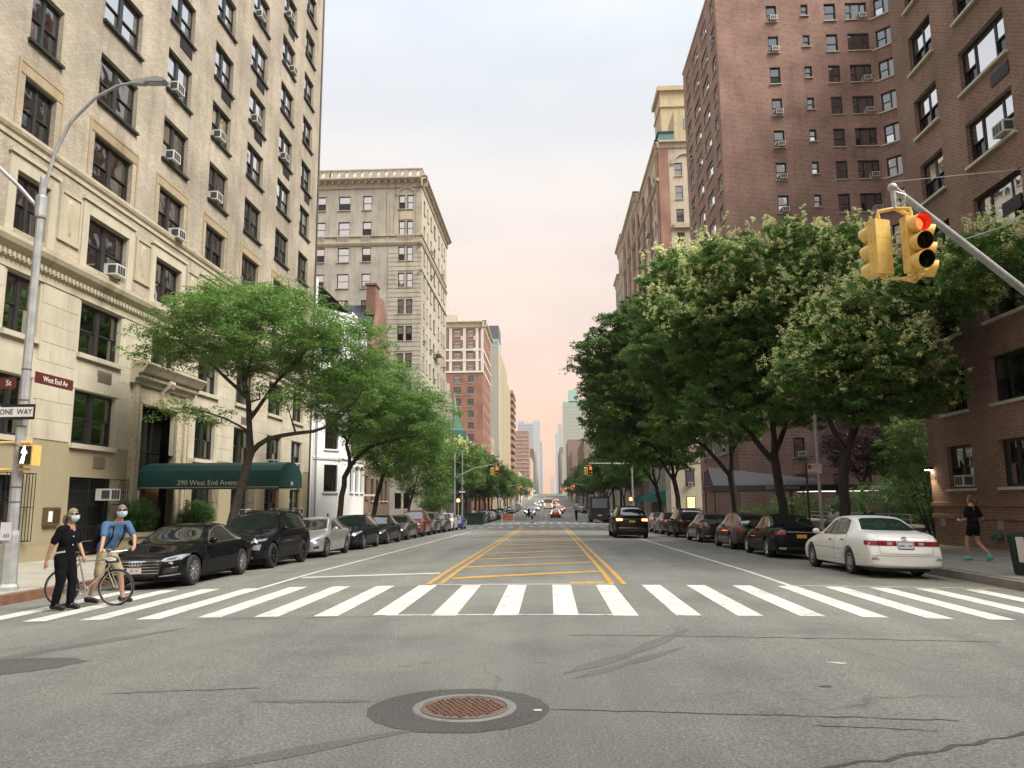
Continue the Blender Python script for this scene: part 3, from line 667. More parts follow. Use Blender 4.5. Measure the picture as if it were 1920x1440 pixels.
# stone surrounds of the third floor, shield panels between them, brick surrounds above
for i, (a, b) in enumerate(COLS):
    m = MB(); fL.box(m, a-.36, a-.02, 9.62, 11.95, -.02, .06); fL.box(m, b+.02, b+.36, 9.62, 11.95, -.02, .06); fL.box(m, a-.02, b+.02, 11.52, 11.95, -.02, .06); fL.box(m, a-.42, b+.42, 11.95, 12.08, -.02, .12); part(B, 'window_surround', m, LIME)
    if i: 
        m = MB(); t = .09; q0, q1, r0, r1 = a-.34, b+.34, 12.82, 14.95
        fL.box(m, q0, q0+t, r0, r1, -.02, .035); fL.box(m, q1-t, q1, r0, r1, -.02, .035); fL.box(m, q0+t, q1-t, r1-t, r1, -.02, .035); fL.box(m, q0+t, q1-t, 14.53, 14.53+.34, -.02, .02); part(B, 'brick_surround', m, stone_mat('soldier_brick', (.36, .285, .185), .1, .8))
for p0, p1 in ((18.6, 19.9), (22.72, 23.86), (27.3, 28.42), (31.4, 32.5), (35.6, 36.8), (40, 41.2)):
    m = MB(); fL.box(m, p0, p1, 10.12, 11.82, -.02, .03); t = .1
    fL.box(m, p0, p0+t, 10.12, 11.82, .03, .07); fL.box(m, p1-t, p1, 10.12, 11.82, .03, .07); fL.box(m, p0+t, p1-t, 11.82-t, 11.82, .03, .07); fL.box(m, p0+t, p1-t, 10.12, 10.12+t, .03, .07)
    pn = part(B, 'stone_panel', m, TRIM); uc = (p0+p1)/2
    m = MB(); sh = [(-.2, 11.55), (0, 11.62), (.2, 11.55), (.24, 11.2), (.14, 10.8), (.05, 10.55), (.1, 10.42), (0, 10.34), (-.1, 10.42), (-.05, 10.55), (-.14, 10.8), (-.24, 11.2)]
    b0 = len(m.v); m.v += [fL.P(uc+u*.8, z, .03) for u, z in sh]+[fL.P(uc+u*.55, 11.0+(z-11.0)*.8, .075) for u, z in sh]; n = len(sh)
    for k in range(n): m.f.append((k, (k+1) % n, n+(k+1) % n, n+k)); m.m.append(0)
    m.f.append(tuple(range(n, 2*n))); m.m.append(0); m.build('shield', TRIM, pn)
# louvred ventilation plates under some windows
for u, z, w, h in [(25.9, 6.15, .85, .42), (25.95, 3.2, .7, .42), (38.4, 5.95, .8, .4), (30.2, 21.42, 1.1, .55), (34.4, 21.42, 1.1, .55), (38.6, 24.47, 1.1, .55), (38.6, 21.42, 1.1, .55), (43.1, 21.42, 1.1, .55), (47.1, 21.42, 1, .55), (30.2, 24.47, 1.1, .55), (43.1, 30.57, 1.1, .55), (34.4, 27.52, 1.1, .55)]:
    m = MB(); fL.box(m, u-w/2, u+w/2, z-h/2, z+h/2, -.02, .03)
    for k in range(5): fL.box(m, u-w/2+.03, u+w/2-.03, z-h/2+.05+k*h/6, z-h/2+.08+k*h/6, .03, .045)
    part(B, 'vent_plate', m, pmat('weathered_vent', (.17, .145, .115), .7) if z < 8 else FR_DARK)
# portal
m = MB(); fL.box(m, 28.02, 28.4, .1, 5.6, -.02, .10); fL.box(m, 31.25, 31.65, .1, 5.6, -.02, .10); fL.box(m, 28.02, 31.65, 5.56, 6.25, -.02, .10); part(B, 'portal_frame', m, CARVED)
m = MB(); fL.box(m, 27.75, 28.0, .1, 6.25, -.02, .17); fL.box(m, 31.67, 32.1, .1, 6.25, -.02, .17); part(B, 'pilaster', m, CARVED)
for s0, s1 in ((28.02, 28.12), (31.67, 31.77), (32.0, 32.12)):
    m = MB()
    for k in range(44): fL.box(m, s0, s1, .2+k*.135, .29+k*.135, .165, .2)
    setp(part(B, 'bead_moulding', m, CARVED), kind='stuff')
m = MB(); fL.prof(m, [(0, 6.25), (.2, 6.25), (.24, 6.42), (.34, 6.46), (.34, 6.6), (.52, 6.66), (.62, 6.82), (.72, 6.95), (.72, 7.02), (0, 7.12)], 27.5, 32.4); part(B, 'portal_cornice', m, TRIM)
m = MB()
for k in range(30): fL.box(m, 27.62+.16*k, 27.71+.16*k, 6.46, 6.6, .3, .42)
setp(part(B, 'dentil_course', m, TRIM), kind='stuff')
m = MB(); P = [(.1, 5.5), (.26, 5.52), (.3, 5.75), (.24, 5.95), (.3, 6.15), (.48, 6.32), (.56, 6.5), (.5, 6.62), (.1, 6.62)]; fL.prof(m, P, 29.62, 30.02); part(B, 'keystone', m, CARVED)
DOORWOOD = pmat('varnished_wood_door', (.27, .145, .045), .35, noise=.3, nscale=12)
m = MB(); fL.box(m, 28.4, 31.25, .08, 2.62, -.62, -.55); dr = part(B, 'door', m, DOORWOOD)
for u0, u1 in ((28.5, 29.0), (29.1, 29.75), (29.85, 30.2)):
    for z0, z1 in ((.9, 1.6), (1.68, 2.5)): m = MB(); fL.box(m, u0, u1, z0, z1, -.56, -.535); m.build('pane', GLASS, dr)
m = MB(); fL.box(m, 28.4, 31.25, 2.62, 2.95, -.6, -.45); part(B, 'transom_bar', m, pmat('red_brown_lintel', (.17, .07, .04), .6))
m = MB(); fL.box(m, 28.4, 31.25, 2.95, 5.55, -.62, -.6); part(B, 'transom_window', m, pmat('dark_transom', (.01, .011, .01), .15))
for u in (29.2, 30.3): m = MB(); fL.box(m, u, u+.09, 2.95, 5.55, -.6, -.52); part(B, 'mullion', m, FR_BLACK)
# iron gate and window grilles
m = MB(); fL.box(m, 24.4, 26.82, .08, 2.66, -.5, -.48); part(B, 'gate_recess', m, ROOM)
gt = MB(); 
for u in (24.42, 25.58, 26.76): fL.box(gt, u, u+.05, .1, 2.62, -.12, -.07)
for z in (.18, 1.0, 1.72, 2.2, 2.58): fL.box(gt, 24.42, 26.8, z, z+.04, -.115, -.075)
G_ = part(B, 'gate', gt, IRON)
for k in range(19):
    if abs(k-9) < 1: continue
    m = MB(); u = 24.5+.122*k; fL.box(m, u, u+.02, .12, 2.6, -.105, -.085); m.build('gate_bar', IRON, G_)
o = obj('air_conditioner', ac_mesh(False), B, fL.P(26.2, 1.9, .12), (0, 0, pi/2))
def grille(u0, u1, z0, z1):
    m = MB()
    for z in (z0, (z0+z1)/2, z1):
        fL.box(m, u0, u1, z, z+.025, .26, .285)
        for u in (u0, u1-.025): fL.box(m, u, u+.025, z, z+.025, -.02, .26)
    n = max(3, int((u1-u0)/.13))
    for k in range(n+1): u = u0+(u1-u0-.02)*k/n; fL.box(m, u, u+.02, z0, z1+.02, .265, .28)
    part(B, 'window_grille', m, IRON)
grille(26.9, 27.45, 1.75, 2.62); grille(21.1, 22.35, .7, 2.66); grille(33.0, 35.15, 1.0, 2.66); grille(37.2, 39.55, 1.0, 2.66)
BRASS = pmat('tarnished_brass', (.19, .14, .075), .4, metal=.6, noise=.2, nscale=12)
m = MB(); fL.box(m, 23.18, 23.9, 1.12, 1.68, 0, .12); ib = part(B, 'intercom_box', m, BRASS)
m = MB(); fL.box(m, 23.3, 23.48, 1.24, 1.56, .12, .135); m.build('handset', WHITE, ib); m = MB(); fL.box(m, 23.56, 23.84, 1.2, 1.62, .12, .13); m.build('name_board', pmat('dark_brass', (.10, .07, .035), .4, metal=.5), ib)
m = MB(); fL.box(m, 32.45, 32.65, 1.3, 1.95, 0, .1); part(B, 'entrance_lamp', m, BRASS)
m = MB(); m.tube([Vector(fL.P(49.3, z, .06)) for z in (0, 20, 39)], .06, 6); part(B, 'drainpipe', m, pmat('dark_pipe', (.05, .04, .035), .5))
# entrance canopy
CANV = pmat('green_canvas', (.008, .075, .063), .62, noise=.16, nscale=3, bump=.12, bscale=120); CANV2 = pmat('dark_green_canvas', (.004, .045, .04), .65)
can = thing('entrance_canopy', 'dark green arched canvas canopy reading 290 West End Avenue over the beige building door', 'awning', (-12.8, 29.85, .1))
sec = [(-1.36, 2.27), (-1.36, 2.62)]+[(-1.36*cos(a), 2.62+.64*sin(a)) for a in [pi*k/7 for k in range(1, 7)]]+[(1.36, 2.62), (1.36, 2.27)]
m = MB(); xs_ = [-2.72+i*.546 for i in range(11)]
for i in range(len(xs_)-1):
    for k in range(len(sec)-1):
        a, b = sec[k], sec[k+1]; sgr = .02*sin(pi*.5*(i % 2))
        m.quad((xs_[i], a[0], a[1]), (xs_[i+1], a[0], a[1]), (xs_[i+1], b[0], b[1]), (xs_[i], b[0], b[1]))
m.build('canvas', CANV, can)
m = MB(); m.quad(*[(xs_[-1]+.004, y, z) for y, z in sec]); m.build('end_panel', CANV2, can)
for y in (-1.372, 1.372): m = MB(); m.box(-2.72, 2.74, y-.004, y+.004, 2.255, 2.285); m.build('valance_piping', pmat('pale_piping', (.45, .46, .42), .7), can)
TXT = pmat('cream_lettering', (.68, .68, .62), .6)
obj('lettering', text_mesh('lettering', '290 West End Avenue', .27, TXT, .003), can, (.1, -1.37, 2.44), (pi/2, 0, 0)); obj('lettering', text_mesh('lettering', '290', .2, TXT, .003), can, (2.75, .1, 2.42), (pi/2, 0, pi/2))
for y in (-1.28, 1.28):
    m = MB(); m.tube([(2.6, y, -.1), (2.6, y, 2.3)], .035, 8); m.build('post', pmat('copper_post', (.20, .085, .04), .35, metal=.6), can, True)

# ================================================================== townhouses
def townhouse(name, label, y0, y1, h, mat, x=BL, depth=14, cat='building'):
    off = (x, y0, 0); b = thing(name, label, cat, off); return b, off
WPAINT = stone_mat('white_painted_brick', (.72, .72, .72), .05, .35, dark=(.55, .55, .56))
b, off = townhouse('townhouse', 'white painted townhouse with a projecting bay beside the beige apartment building', 49.9, 61.3, 17, WPAINT)
f = Fr('L', BL-.05, off); bay = [(-15.52, 50.3), (-13.75, 52.6), (-13.75, 57.2), (-15.52, 59.6)]
hz = [(2.55, 4.35), (5.4, 7.85), (8.9, 11.0), (12.2, 14.2)]
part(b, 'wall', facade(f, 49.9, 50.4, -1, 17, []), WPAINT); part(b, 'wall', facade(f, 59.5, 61.3, -1, 17, []), WPAINT)
shell(b, off, BL-12, BL-.05, 49.9, 61.3, -1, 17, 'r', WPAINT)
for (xa, ya), (xb, yb) in zip(bay, bay[1:]):
    L = math.hypot(xb-xa, yb-ya); fd = Fr('D', (xa, ya), off, atan2(yb-ya, xb-xa)); wn = [(L/2-.55, L/2+.55)] if L < 3.5 else [(.5, 1.4), (2.0, 2.9), (3.5, 4.3)]
    ops = [(a, c, z0, z1) for a, c in wn for z0, z1 in hz]
    part(b, 'wall', facade(fd, 0, L, -1, 15, ops), WPAINT)
    for a, c, z0, z1 in ops: window(b, fd, (a+c)/2, z0, c-a, z1-z0, 'dh1', FR_BLACK, WPAINT, None, .4)
    for z in (4.75, 8.3, 11.5, 14.8): m = MB(); fd.prof(m, [(0, z-.08), (.07, z-.06), (.1, z+.08), (0, z+.12)], 0, L); part(b, 'moulding', m, WPAINT)
    m = MB(); fd.box(m, 0, L, -1, .95, -.02, .06); part(b, 'plinth', m, WPAINT)
m = MB(); m.quad(*[(x-off[0], y-off[1], 15) for x, y in bay]); part(b, 'bay_roof', m, ROOFT)
m = MB(); m.tube([(0.18, .45, 0), (.18, .45, 15)], .05, 6); part(b, 'drainpipe', m, GALV)
BRN = brick_mat('brown_brick', (.20, .125, .09), (.16, .10, .075), (.2, .17, .14), .5); BSTONE = stone_mat('brownstone', (.24, .165, .115), .12, .6)
SLATE = brick_mat('slate_shingles', (.075, .085, .10), (.055, .06, .075), (.03, .03, .035), .3, bw=.35, bh=.22, mw=.012, bump=.9)
b, off = townhouse('townhouse', 'brownstone townhouse with a stoop between the white house and the gabled brick house', 61.4, 66.2, 15, BSTONE)
f = Fr('L', BL, off); ops = [(u-.5, u+.5, z, z+1.9) for u in (62.4, 63.9, 65.4) for z in (2.2, 5.6, 8.9, 12.0)]+[(61.9, 62.9, 0, 2.0)]
part(b, 'wall', facade(f, 61.4, 66.2, -1, 15.2, ops[:-1]), BSTONE); shell(b, off, BL-12, BL, 61.4, 66.2, -1, 15.2, 'r', BSTONE)
for o in ops[:-1]: window(b, f, (o[0]+o[1])/2, o[2], 1.0, 1.9, 'dh1', FR_BLACK, BSTONE, None, .4)
m = MB(); f.prof(m, [(0, 14.6), (.3, 14.7), (.55, 15.1), (.55, 15.25), (0, 15.3)], 61.4, 66.2); part(b, 'cornice', m, BSTONE)
m = MB(); f.box(m, 62.6, 63.6, 2.35, 2.5, 0, 1.5); part(b, 'door_hood', m, WHITE)
for k in range(6): m = MB(); f.box(m, 64.9, 66.1, -.6, 1.0-k*.18, .02+k*.28, .3+k*.28); part(b, 'step', m, BSTONE)
b, off = townhouse('townhouse', 'brick townhouse with a steep slate roof, stepped gable and tall chimney', 66.3, 75, 15, BRN)
f = Fr('L', BL, off); ops = [(u-.5, u+.5, z, z+1.9) for u in (67.6, 69.6, 71.6, 73.3) for z in (2.0, 5.4, 8.7, 11.8)]
part(b, 'wall', facade(f, 66.3, 75, -1, 14.2, ops), BRN); shell(b, off, BL-12, BL, 66.3, 75, -1, 14.2, 'r', BRN)
for o in ops: window(b, f, (o[0]+o[1])/2, o[2], 1.0, 1.9, 'dh1', FR_BLACK, SILLW, None, .4)
m = MB(); m.quad(f.P(66.3, 14.2), f.P(74.6, 14.2), f.P(71.3, 20.9), f.P(69.9, 20.9)); m.quad(f.P(66.3, 14.2, -.4), f.P(74.6, 14.2, -.4), f.P(71.3, 20.9, -.4), f.P(69.9, 20.9, -.4))
m.quad(f.P(66.3, 14.2), f.P(69.9, 20.9), f.P(69.9, 20.9, -.4), f.P(66.3, 14.2, -.4)); m.quad(f.P(74.6, 14.2), f.P(71.3, 20.9), f.P(71.3, 20.9, -.4), f.P(74.6, 14.2, -.4)); part(b, 'gable', m, brick_mat('gable_brick', (.27, .12, .085), (.2, .09, .07), (.24, .19, .16), .4))
m = MB(); m.quad(f.P(66.5, 14.2, -.4), f.P(70, 20.3, -.4), f.P(70, 20.3, -11), f.P(66.5, 14.2, -11)); m.quad(f.P(74.5, 14.2, -.4), f.P(71.2, 20.3, -.4), f.P(71.2, 20.3, -11), f.P(74.5, 14.2, -11)); m.quad(f.P(70, 20.3, -.4), f.P(71.2, 20.3, -.4), f.P(71.2, 20.3, -11), f.P(70, 20.3, -11)); part(b, 'roof', m, SLATE)
m = MB(); f.box(m, 69.2, 70.7, 19.2, 22.0, -1.3, -.42); f.box(m, 69.1, 70.8, 22.0, 22.2, -1.4, -.32); part(b, 'chimney', m, brick_mat('gable_brick', (.27, .12, .085), (.2, .09, .07), (.24, .19, .16), .4))
b, off = townhouse('rooftop_bulkhead', 'dark brick stair bulkhead rising behind the white townhouse', 58, 62, 20, BRN)
off = (BL-5, 60, 17); b.location = off; m = MB(); m.box(-3.4, 1.3, -1.5, 2, -2, 2.8); part(b, 'wall', m, brick_mat('bulkhead_brick', (.15, .075, .06), (.11, .06, .05), (.16, .13, .11), .4)); m = MB(); m.box(-3.5, 1.4, -1.6, 2.1, 2.8, 2.95); part(b, 'roof', m, ROOFT)

# ================================================================== grey limestone apartment house beyond 73rd Street
off = (BL, 92, -.8); Y0 = 92.0
B3 = thing('apartment_building', 'weathered grey limestone apartment building with banded corner bay and oval-pierced parapet', 'building', off)
fF = Fr('F', Y0, off); f3 = Fr('L', BL, off)
rows = [40.4-3.4*k for k in range(12)]; H3 = 1.85
fc = [(-23.0, -21.85), (-26.1, -24.6), (-29.2, -27.75), (-32.6, -31.2), (-36, -34.6)]; pair = [(-18.4, -17.6), (-17.35, -16.55)]
opsF = [(a, c, r-H3, r) for r in rows for a, c in fc+pair]
ac3 = [(93.7, 94.9), (96.6, 97.5), (99.4, 100.6), (102.5, 104.1), (106.9, 108.1), (110.2, 111.2), (112.5, 113.6)]
opsA = [(a, c, r-H3, r) for r in rows for a, c in ac3]
part(B3, 'wall', facade(fF, -40, BL, -1.5, 42.5, opsF), GREY_LIME); part(B3, 'wall', facade(f3, Y0, 115.9, -1.5, 42.5, opsA), GREY_LIME2)
shell(B3, off, -40, BL, Y0, 115.9, -1.5, 42.5, 'Fr', GREY_LIME)
for a, c in fc+pair:
    for i, r in enumerate(rows):
        if r < 8: continue
        window(B3, fF, (a+c)/2, r-H3, c-a, H3, 'dh1', FR_BLACK, TRIM, None, .35, bright=True)
for a, c in ac3:
    for r in rows:
        if r < 8: continue
        window(B3, f3, (a+c)/2, r-H3, c-a, H3, 'dh1', FR_BLACK, TRIM, 0 if rnd.random() < .08 else None, .3)
for fr, u0, u1 in ((fF, -40, BL+.75), (f3, Y0-.75, 116.3)):
    m = MB(); fr.prof(m, [(0, 41.35), (.12, 41.4), (.2, 41.9), (.2, 42.1), (.55, 42.25), (.75, 42.45), (.75, 42.62), (0, 42.7)], u0, u1); part(B3, 'cornice', m, TRIM)
    m = MB(); u = u0+.3
    while u < u1-.8: fr.box(m, u, u+.22, 41.95, 42.3, .15, .5); u += .85
    setp(part(B3, 'bracket_course', m, TRIM), kind='stuff')
    m = MB(); fr.prof(m, [(0, 33.75), (.1, 33.8), (.22, 34.1), (.22, 34.3), (0, 34.35)], u0, u1-.6); part(B3, 'string_course', m, TRIM)
    m = MB(); fr.prof(m, [(0, 35.0), (.14, 35.0), (.14, 35.12), (0, 35.15)], u0, u1-.6); part(B3, 'string_course', m, TRIM)
    for z in (7.4, 30.4 if fr is f3 else 7.0): m = MB(); fr.prof(m, [(0, z), (.15, z+.05), (.15, z+.2), (0, z+.25)], u0, u1-.6); part(B3, 'string_course', m, TRIM)
for a, c in fc+[(-18.5, -16.45)]:
    m = MB()
    n = int((c-a+.2)/.2)
    for k in range(n): fF.box(m, a-.1+k*.2+.05, a-.1+k*.2+.13, 34.35, 35.0, .02, .12)
    setp(part(B3, 'balustrade', m, TRIM), kind='stuff')
# parapet with oval piercings
def ovals(bld, fr, u0, n, pitch, z0, z1, mat, rw=.23, rh=.42):
    m = MB()
    for i in range(n):
        a, c = u0+i*pitch, u0+(i+1)*pitch; uc = (a+c)/2; zc = (z0+z1)/2; K = 16
        for d in (.0, -.25):
            for k in range(K):
                def sq(t):
                    x, y = cos(t), sin(t); s = 1/max(abs(x), abs(y)); return uc+x*s*pitch/2, zc+y*s*(z1-z0)/2
                t0, t1 = 2*pi*k/K, 2*pi*(k+1)/K; p0, p1 = sq(t0), sq(t1); e0 = (uc+rw*cos(t0), zc+rh*sin(t0)); e1 = (uc+rw*cos(t1), zc+rh*sin(t1))
                m.quad(fr.P(*p0, d), fr.P(*p1, d), fr.P(*e1, d), fr.P(*e0, d))
                if d == 0: m.quad(fr.P(*e0, 0), fr.P(*e1, 0), fr.P(*e1, -.25), fr.P(*e0, -.25))
    part(bld, 'parapet', m, mat)
    m = MB(); fr.box(m, u0-.05, u0+n*pitch+.05, z1, z1+.14, -.3, .06); part(bld, 'coping', m, mat)
ovals(B3, fF, -40, 24, 1.02, 42.7, 43.85, TRIM); ovals(B3, f3, Y0, 23, 1.04, 42.7, 43.85, TRIM)
# banded stone of the corner bay
cs = .567; z = 4.4; k = 0
while z < 33.2:
    hit = any(r-H3 < z+cs-.05 and r > z+.05 for r in rows); m = MB()
    segs = [(-19.66, -18.42), (-16.53, BL+.05)] if hit else [(-19.66, BL+.05)]
    for a, c in segs: fF.box(m, a, c, z, z+cs-.07, -.02, .06)
    segs = [(Y0, 93.65), (94.95, 96.5)] if hit else [(Y0, 96.5)]
    for a, c in segs: f3.box(m, a, c, z, z+cs-.07, -.02, .05)
    part(B3, 'stone_course', m, GREY_LIME2); z += cs
for fr, u0, u1 in ((fF, -19.7, BL), ):
    m = MB(); fr.box(m, -19.9, -19.66, 33.9, 41.3, -.02, .07); fr.box(m, -16.2, BL+.02, 33.9, 41.3, -.02, .05); fr.box(m, -19.0, -18.5, 35.2, 39.4, -.02, .05); part(B3, 'pilaster', m, TRIM)
    m = MB(); fr.box(m, -18.3, -16.65, 37.15, 38.2, -.02, .06); part(B3, 'stone_panel', m, CARVED)
m = MB(); 
for k in range(12):
    a0, a1 = pi*k/12, pi*(k+1)/12
    m.quad(*[fF.P(-17.47+r*cos(a), 40.42+r*sin(a)*.8, .09) for r, a in ((1.05, a0), (1.35, a0), (1.35, a1), (1.05, a1))])
part(B3, 'arch', m, TRIM)
m = MB(); m.mi = 0
for k in range(26): fF.box(m, -24+.22*k, -23.95+.22*k, 44.0, 45.0, -4, -3.95)
fF.box(m, -24, -18.3, 44.6, 44.7, -4.02, -3.9); part(B3, 'roof_railing', m, FR_GREY)
m = MB(); fF.box(m, -28.3, -28.1, 43, 45.2, -3, -2.8); part(B3, 'vent_pipe', m, FR_BLACK)
m = MB(); f3.box(m, 103.1, 106.2, 22.0, 22.2, 0, .9); f3.box(m, 103.1, 106.2, 22.2, 23.0, .84, .9); part(B3, 'balcony', m, TRIM)
can3 = thing('entrance_canopy', 'dark flat canvas canopy over the pavement at the grey limestone building', 'awning', (-13.4, 104, zs(-13, 104)))
m = MB(); m.prism([(-2.0, 2.6), (-2.0, 3.1), (-1.2, 3.7), (1.2, 3.7), (2.0, 3.1), (2.0, 2.6)], -2.1, 2.6, 'y'); m.build('canvas', pmat('dark_grey_canvas', (.05, .055, .07), .7), can3)
for x in (-1.9, 1.9): m = MB(); m.tube([(x, -2.0, 0), (x, -2.0, 2.7)], .05, 6); m.build('post', FR_GREY, can3)
# ================================================================== Schwab House (dark red brick, right)
off = (BR, 31, 0)
W1 = thing('apartment_wing', 'dark red brick apartment wing on the near right corner with wide steel windows', 'building', (BR, 15, 0)); off = (BR, 15, 0)
fr = Fr('R', BR, off); HD = [3.65, 6.42, 9.2, 12.0, 14.76, 17.5, 20.25, 23.0, 25.8]; HH = 1.55
cA, cB, cC, cD = (27.87, 29.62), (23.52, 26.25), (19.2, 21.9), (15.6, 17.6)
ops = [(a, c, h-HH, h) for h in HD for a, c in (cA, cB, cC, cD)]
part(W1, 'wall', facade(fr, 14, 31, -.4, 27, ops, .2), RED_BR)
shell(W1, off, BR, 44, 14, 31, -.4, 27, 'l', RED_BR)
for i, h in enumerate(HD):
    for a, c, kd in ((*cA, 'sl2'), (*cB, 'tri'), (*cC, 'tri'), (*cD, 'sl2')):
        ac = None
        if kd == 'sl2' and i == 0 and a == cA[0]: ac = .4
        if kd == 'tri' and i == 4 and a == cB[0]: ac = .95
        window(W1, fr, (a+c)/2, h-HH, c-a, HH, kd, FR_BLACK, SILLW, ac, .6 if i > 2 else .25, lit=(i == 0 and a == cB[0]), screens=.85, bright=i > 2)
m = MB(); fr.prof(m, [(0, 1.44), (.05, 1.46), (.05, 1.6), (0, 1.62)], 14, 31.04); part(W1, 'brick_band', m, RED_BR)
m = MB(); fr.prof(m, [(0, 1.0), (.05, 1.02), (.05, 1.16), (0, 1.18)], 14, 31.04); part(W1, 'brick_band', m, RED_BR)
for u, z in ((24.0, 15.65), (24.0, 9.0), (24.1, 11.2)):
    m = MB(); fr.box(m, u-.5, u+.5, z-.45, z-.02, -.02, .04)
    for k in range(5): fr.box(m, u-.45, u+.45, z-.4+k*.075, z-.37+k*.075, .04, .055)
    part(W1, 'vent_plate', m, FR_BLACK)
for u, w in ((30.3, .32), (26.55, .36)):
    m = MB(); fr.box(m, u-w/2, u+w/2, .72, 1.05, 0, .03); part(W1, 'wall_plaque', m, pmat('grey_plaque', (.3, .27, .24), .6))
sp = MB(); sp.ball(fr.P(26.55, .5, .1), .11, 10, 6); sp.tube([fr.P(26.55, .5, 0), fr.P(26.55, .5, .25)], .07, 8); sp.tube([fr.P(26.42, .45, .1), fr.P(26.4, .42, .3)], .06, 8); sp.tube([fr.P(26.68, .45, .1), fr.P(26.7, .42, .3)], .06, 8); part(W1, 'standpipe_inlet', sp, pmat('green_bronze', (.03, .13, .085), .45, metal=.3), True)
wl = MB(); fr.box(wl, 30.75, 30.95, 2.86, 2.96, 0, .26); lam = part(W1, 'wall_lamp', wl, FR_BLACK)
m = MB(); fr.box(m, 30.77, 30.93, 2.835, 2.86, .03, .24); m.build('lamp_lens', pmat('lamp_lens', (1, .9, .7), .4, emit=(1, .88, .66), estr=18), lam)
spot = bpy.data.lights.new('wall_lamp_light', 'SPOT'); spot.energy = 38; spot.spot_size = R_(115); spot.spot_blend = .6; spot.color = (1, .83, .55); spot.shadow_soft_size = .05
so = bpy.data.objects.new('wall_lamp_light', spot); COL.objects.link(so); so.location = (BR-.22, 30.82, 2.8); so.rotation_euler = (0, R_(18), 0)

off = (BR, 61.2, 0)
W2 = thing('apartment_building', 'tall dark red brick apartment tower with a windowed side wall above the flowering trees', 'building', off)
fc_ = Fr('F', 61.2, off); fa = Fr('R', BR, off)
HC = [29.4+2.85*k for k in range(-9, 6)]
cols = [((19.18, 20.05), 1.53), ((22.1, 22.68), 1.05), ((24.05, 25.0), 1.6), ((25.82, 27.6), 1.58)]
opsC = [(a, c, h-hh, h) for h in HC for (a, c), hh in cols]
part(W2, 'wall', facade(fc_, BR, 27.9, -1, 46.5, opsC, .2), RED_BR2)
HA = [37.15+2.72*k for k in range(-12, 4)]; ca = [(61.95, 63.35), (65.0, 67.6), (69.0, 71.65), (73.2, 75.1)]
part(W2, 'wall', facade(fa, 61.2, 76.6, -1, 46.5, [(a, c, h-1.5, h) for h in HA for a, c in ca], .2), RED_BR2)
shell(W2, off, BR, 44, 61.2, 76.6, -1, 46.5, 'lF', RED_BR2)
lits = {(2, 11), (2, 12), (2, 9)}  # one of these glows in place of an orange reflection
for i, h in enumerate(HC):
    for j, ((a, c), hh) in enumerate(cols):
        acp = None
        if j == 0 and i != 12: acp = .1
        if j == 3 and i % 3 != 1: acp = .42
        window(W2, fc_, (a+c)/2, h-hh, c-a, hh, ('dh1', 'dh1', 'dh1', 'tri')[j], FR_BLACK, SILLW, acp, .4, lit=(j, i) in lits, sillh=.07)
for i, h in enumerate(HA):
    for j, (a, c) in enumerate(ca): window(W2, fa, (a+c)/2, h-1.5, c-a, 1.5, 'tri' if j in (1, 2) else 'sl2', FR_WHITE, SILLW, .3 if rnd.random() < .22 else None, .6, bright=True)
# stack of canted bays in the corner of the court
fd = Fr('D', (27.9, 61.2), off, -pi/4); LB = 3.1
ob = [(.25, LB-.25, h-1.58, h) for h in HC]
part(W2, 'wall', facade(fd, 0, LB, -1, 46.5, ob, .2), RED_BR2)
for h in HC:
    window(W2, fd, LB/2, h-1.58, LB-.5, 1.58, 'tri', FR_BLACK, None, .8 if rnd.random() < .3 else None, .3)
    m = MB(); fd.box(m, -.05, LB+.05, h-1.72, h-1.6, -.05, .12); part(W2, 'window_ledge', m, SILLW)
m = MB(); m.quad(*[(x-off[0], y-off[1], z-off[2]) for x, y, z in ((30.09, 59.0, -1), (30.09, 44, -1), (30.09, 44, 46.5), (30.09, 59.0, 46.5))]); part(W2, 'wall', m, RED_BR2)
for frx, u0, u1 in ((fc_, BR-.05, 27.9), (fa, 61.15, 76.65)):
    m = MB(); frx.prof(m, [(0, 2.55), (.06, 2.57), (.06, 2.72), (0, 2.75)], u0, u1); part(W2, 'stone_band', m, SILLW)
    m = MB(); frx.box(m, u0, u1, 46.5, 46.75, -.3, .08); part(W2, 'coping', m, SILLW)
# court: low brick wall, ramp railing, lit shelter
COURT = thing('courtyard_wall', 'low brick wall with a pale stone coping along the courtyard garden', 'wall', (14.2, 45, 0))
m = MB(); m.box(.1, .4, -13.6, 9, -.6, .62); m.build('wall', RED_BR, COURT); m = MB(); m.box(.04, .46, -13.7, 9.05, .62, .72); m.build('coping', SILLW, COURT)
rl = thing('handrail', 'grey steel handrail on the courtyard wall beside the corner wing', 'railing', (14.45, 38, .0))
for k in range(7): m = MB(); m.tube([(0, -6+2.0*k, .7), (0, -6+2.0*k, 1.12)], .02, 6); m.build('post', GALV, rl)
for z in (1.12, .92): m = MB(); m.tube([(0, -6.2, z), (0, 6.2, z)], .022, 6); m.build('rail', GALV, rl)
sh = thing('courtyard_shelter', 'low flat-roofed entrance shelter with a lit underside in the courtyard', 'shelter', (17.6, 52, -.3))
m = MB(); m.box(-3.0, 5.4, -2.5, 2.8, 2.62, 2.9); m.build('roof', pmat('shelter_fascia', (.22, .21, .13), .6), sh)
m = MB(); m.box(-.6, 3.2, -1.9, 2.2, 2.6, 2.62); m.build('lit_ceiling', pmat('lit_ceiling', (.8, .78, .7), .6, emit=(1, .95, .82), estr=.6), sh)
for x in (-2.3, .6, 4.2): m = MB(); m.tube([(x, -2.1, 0), (x, -2.1, 2.62)], .13, 10); m.build('column', pmat('olive_column', (.16, .15, .09), .6), sh)
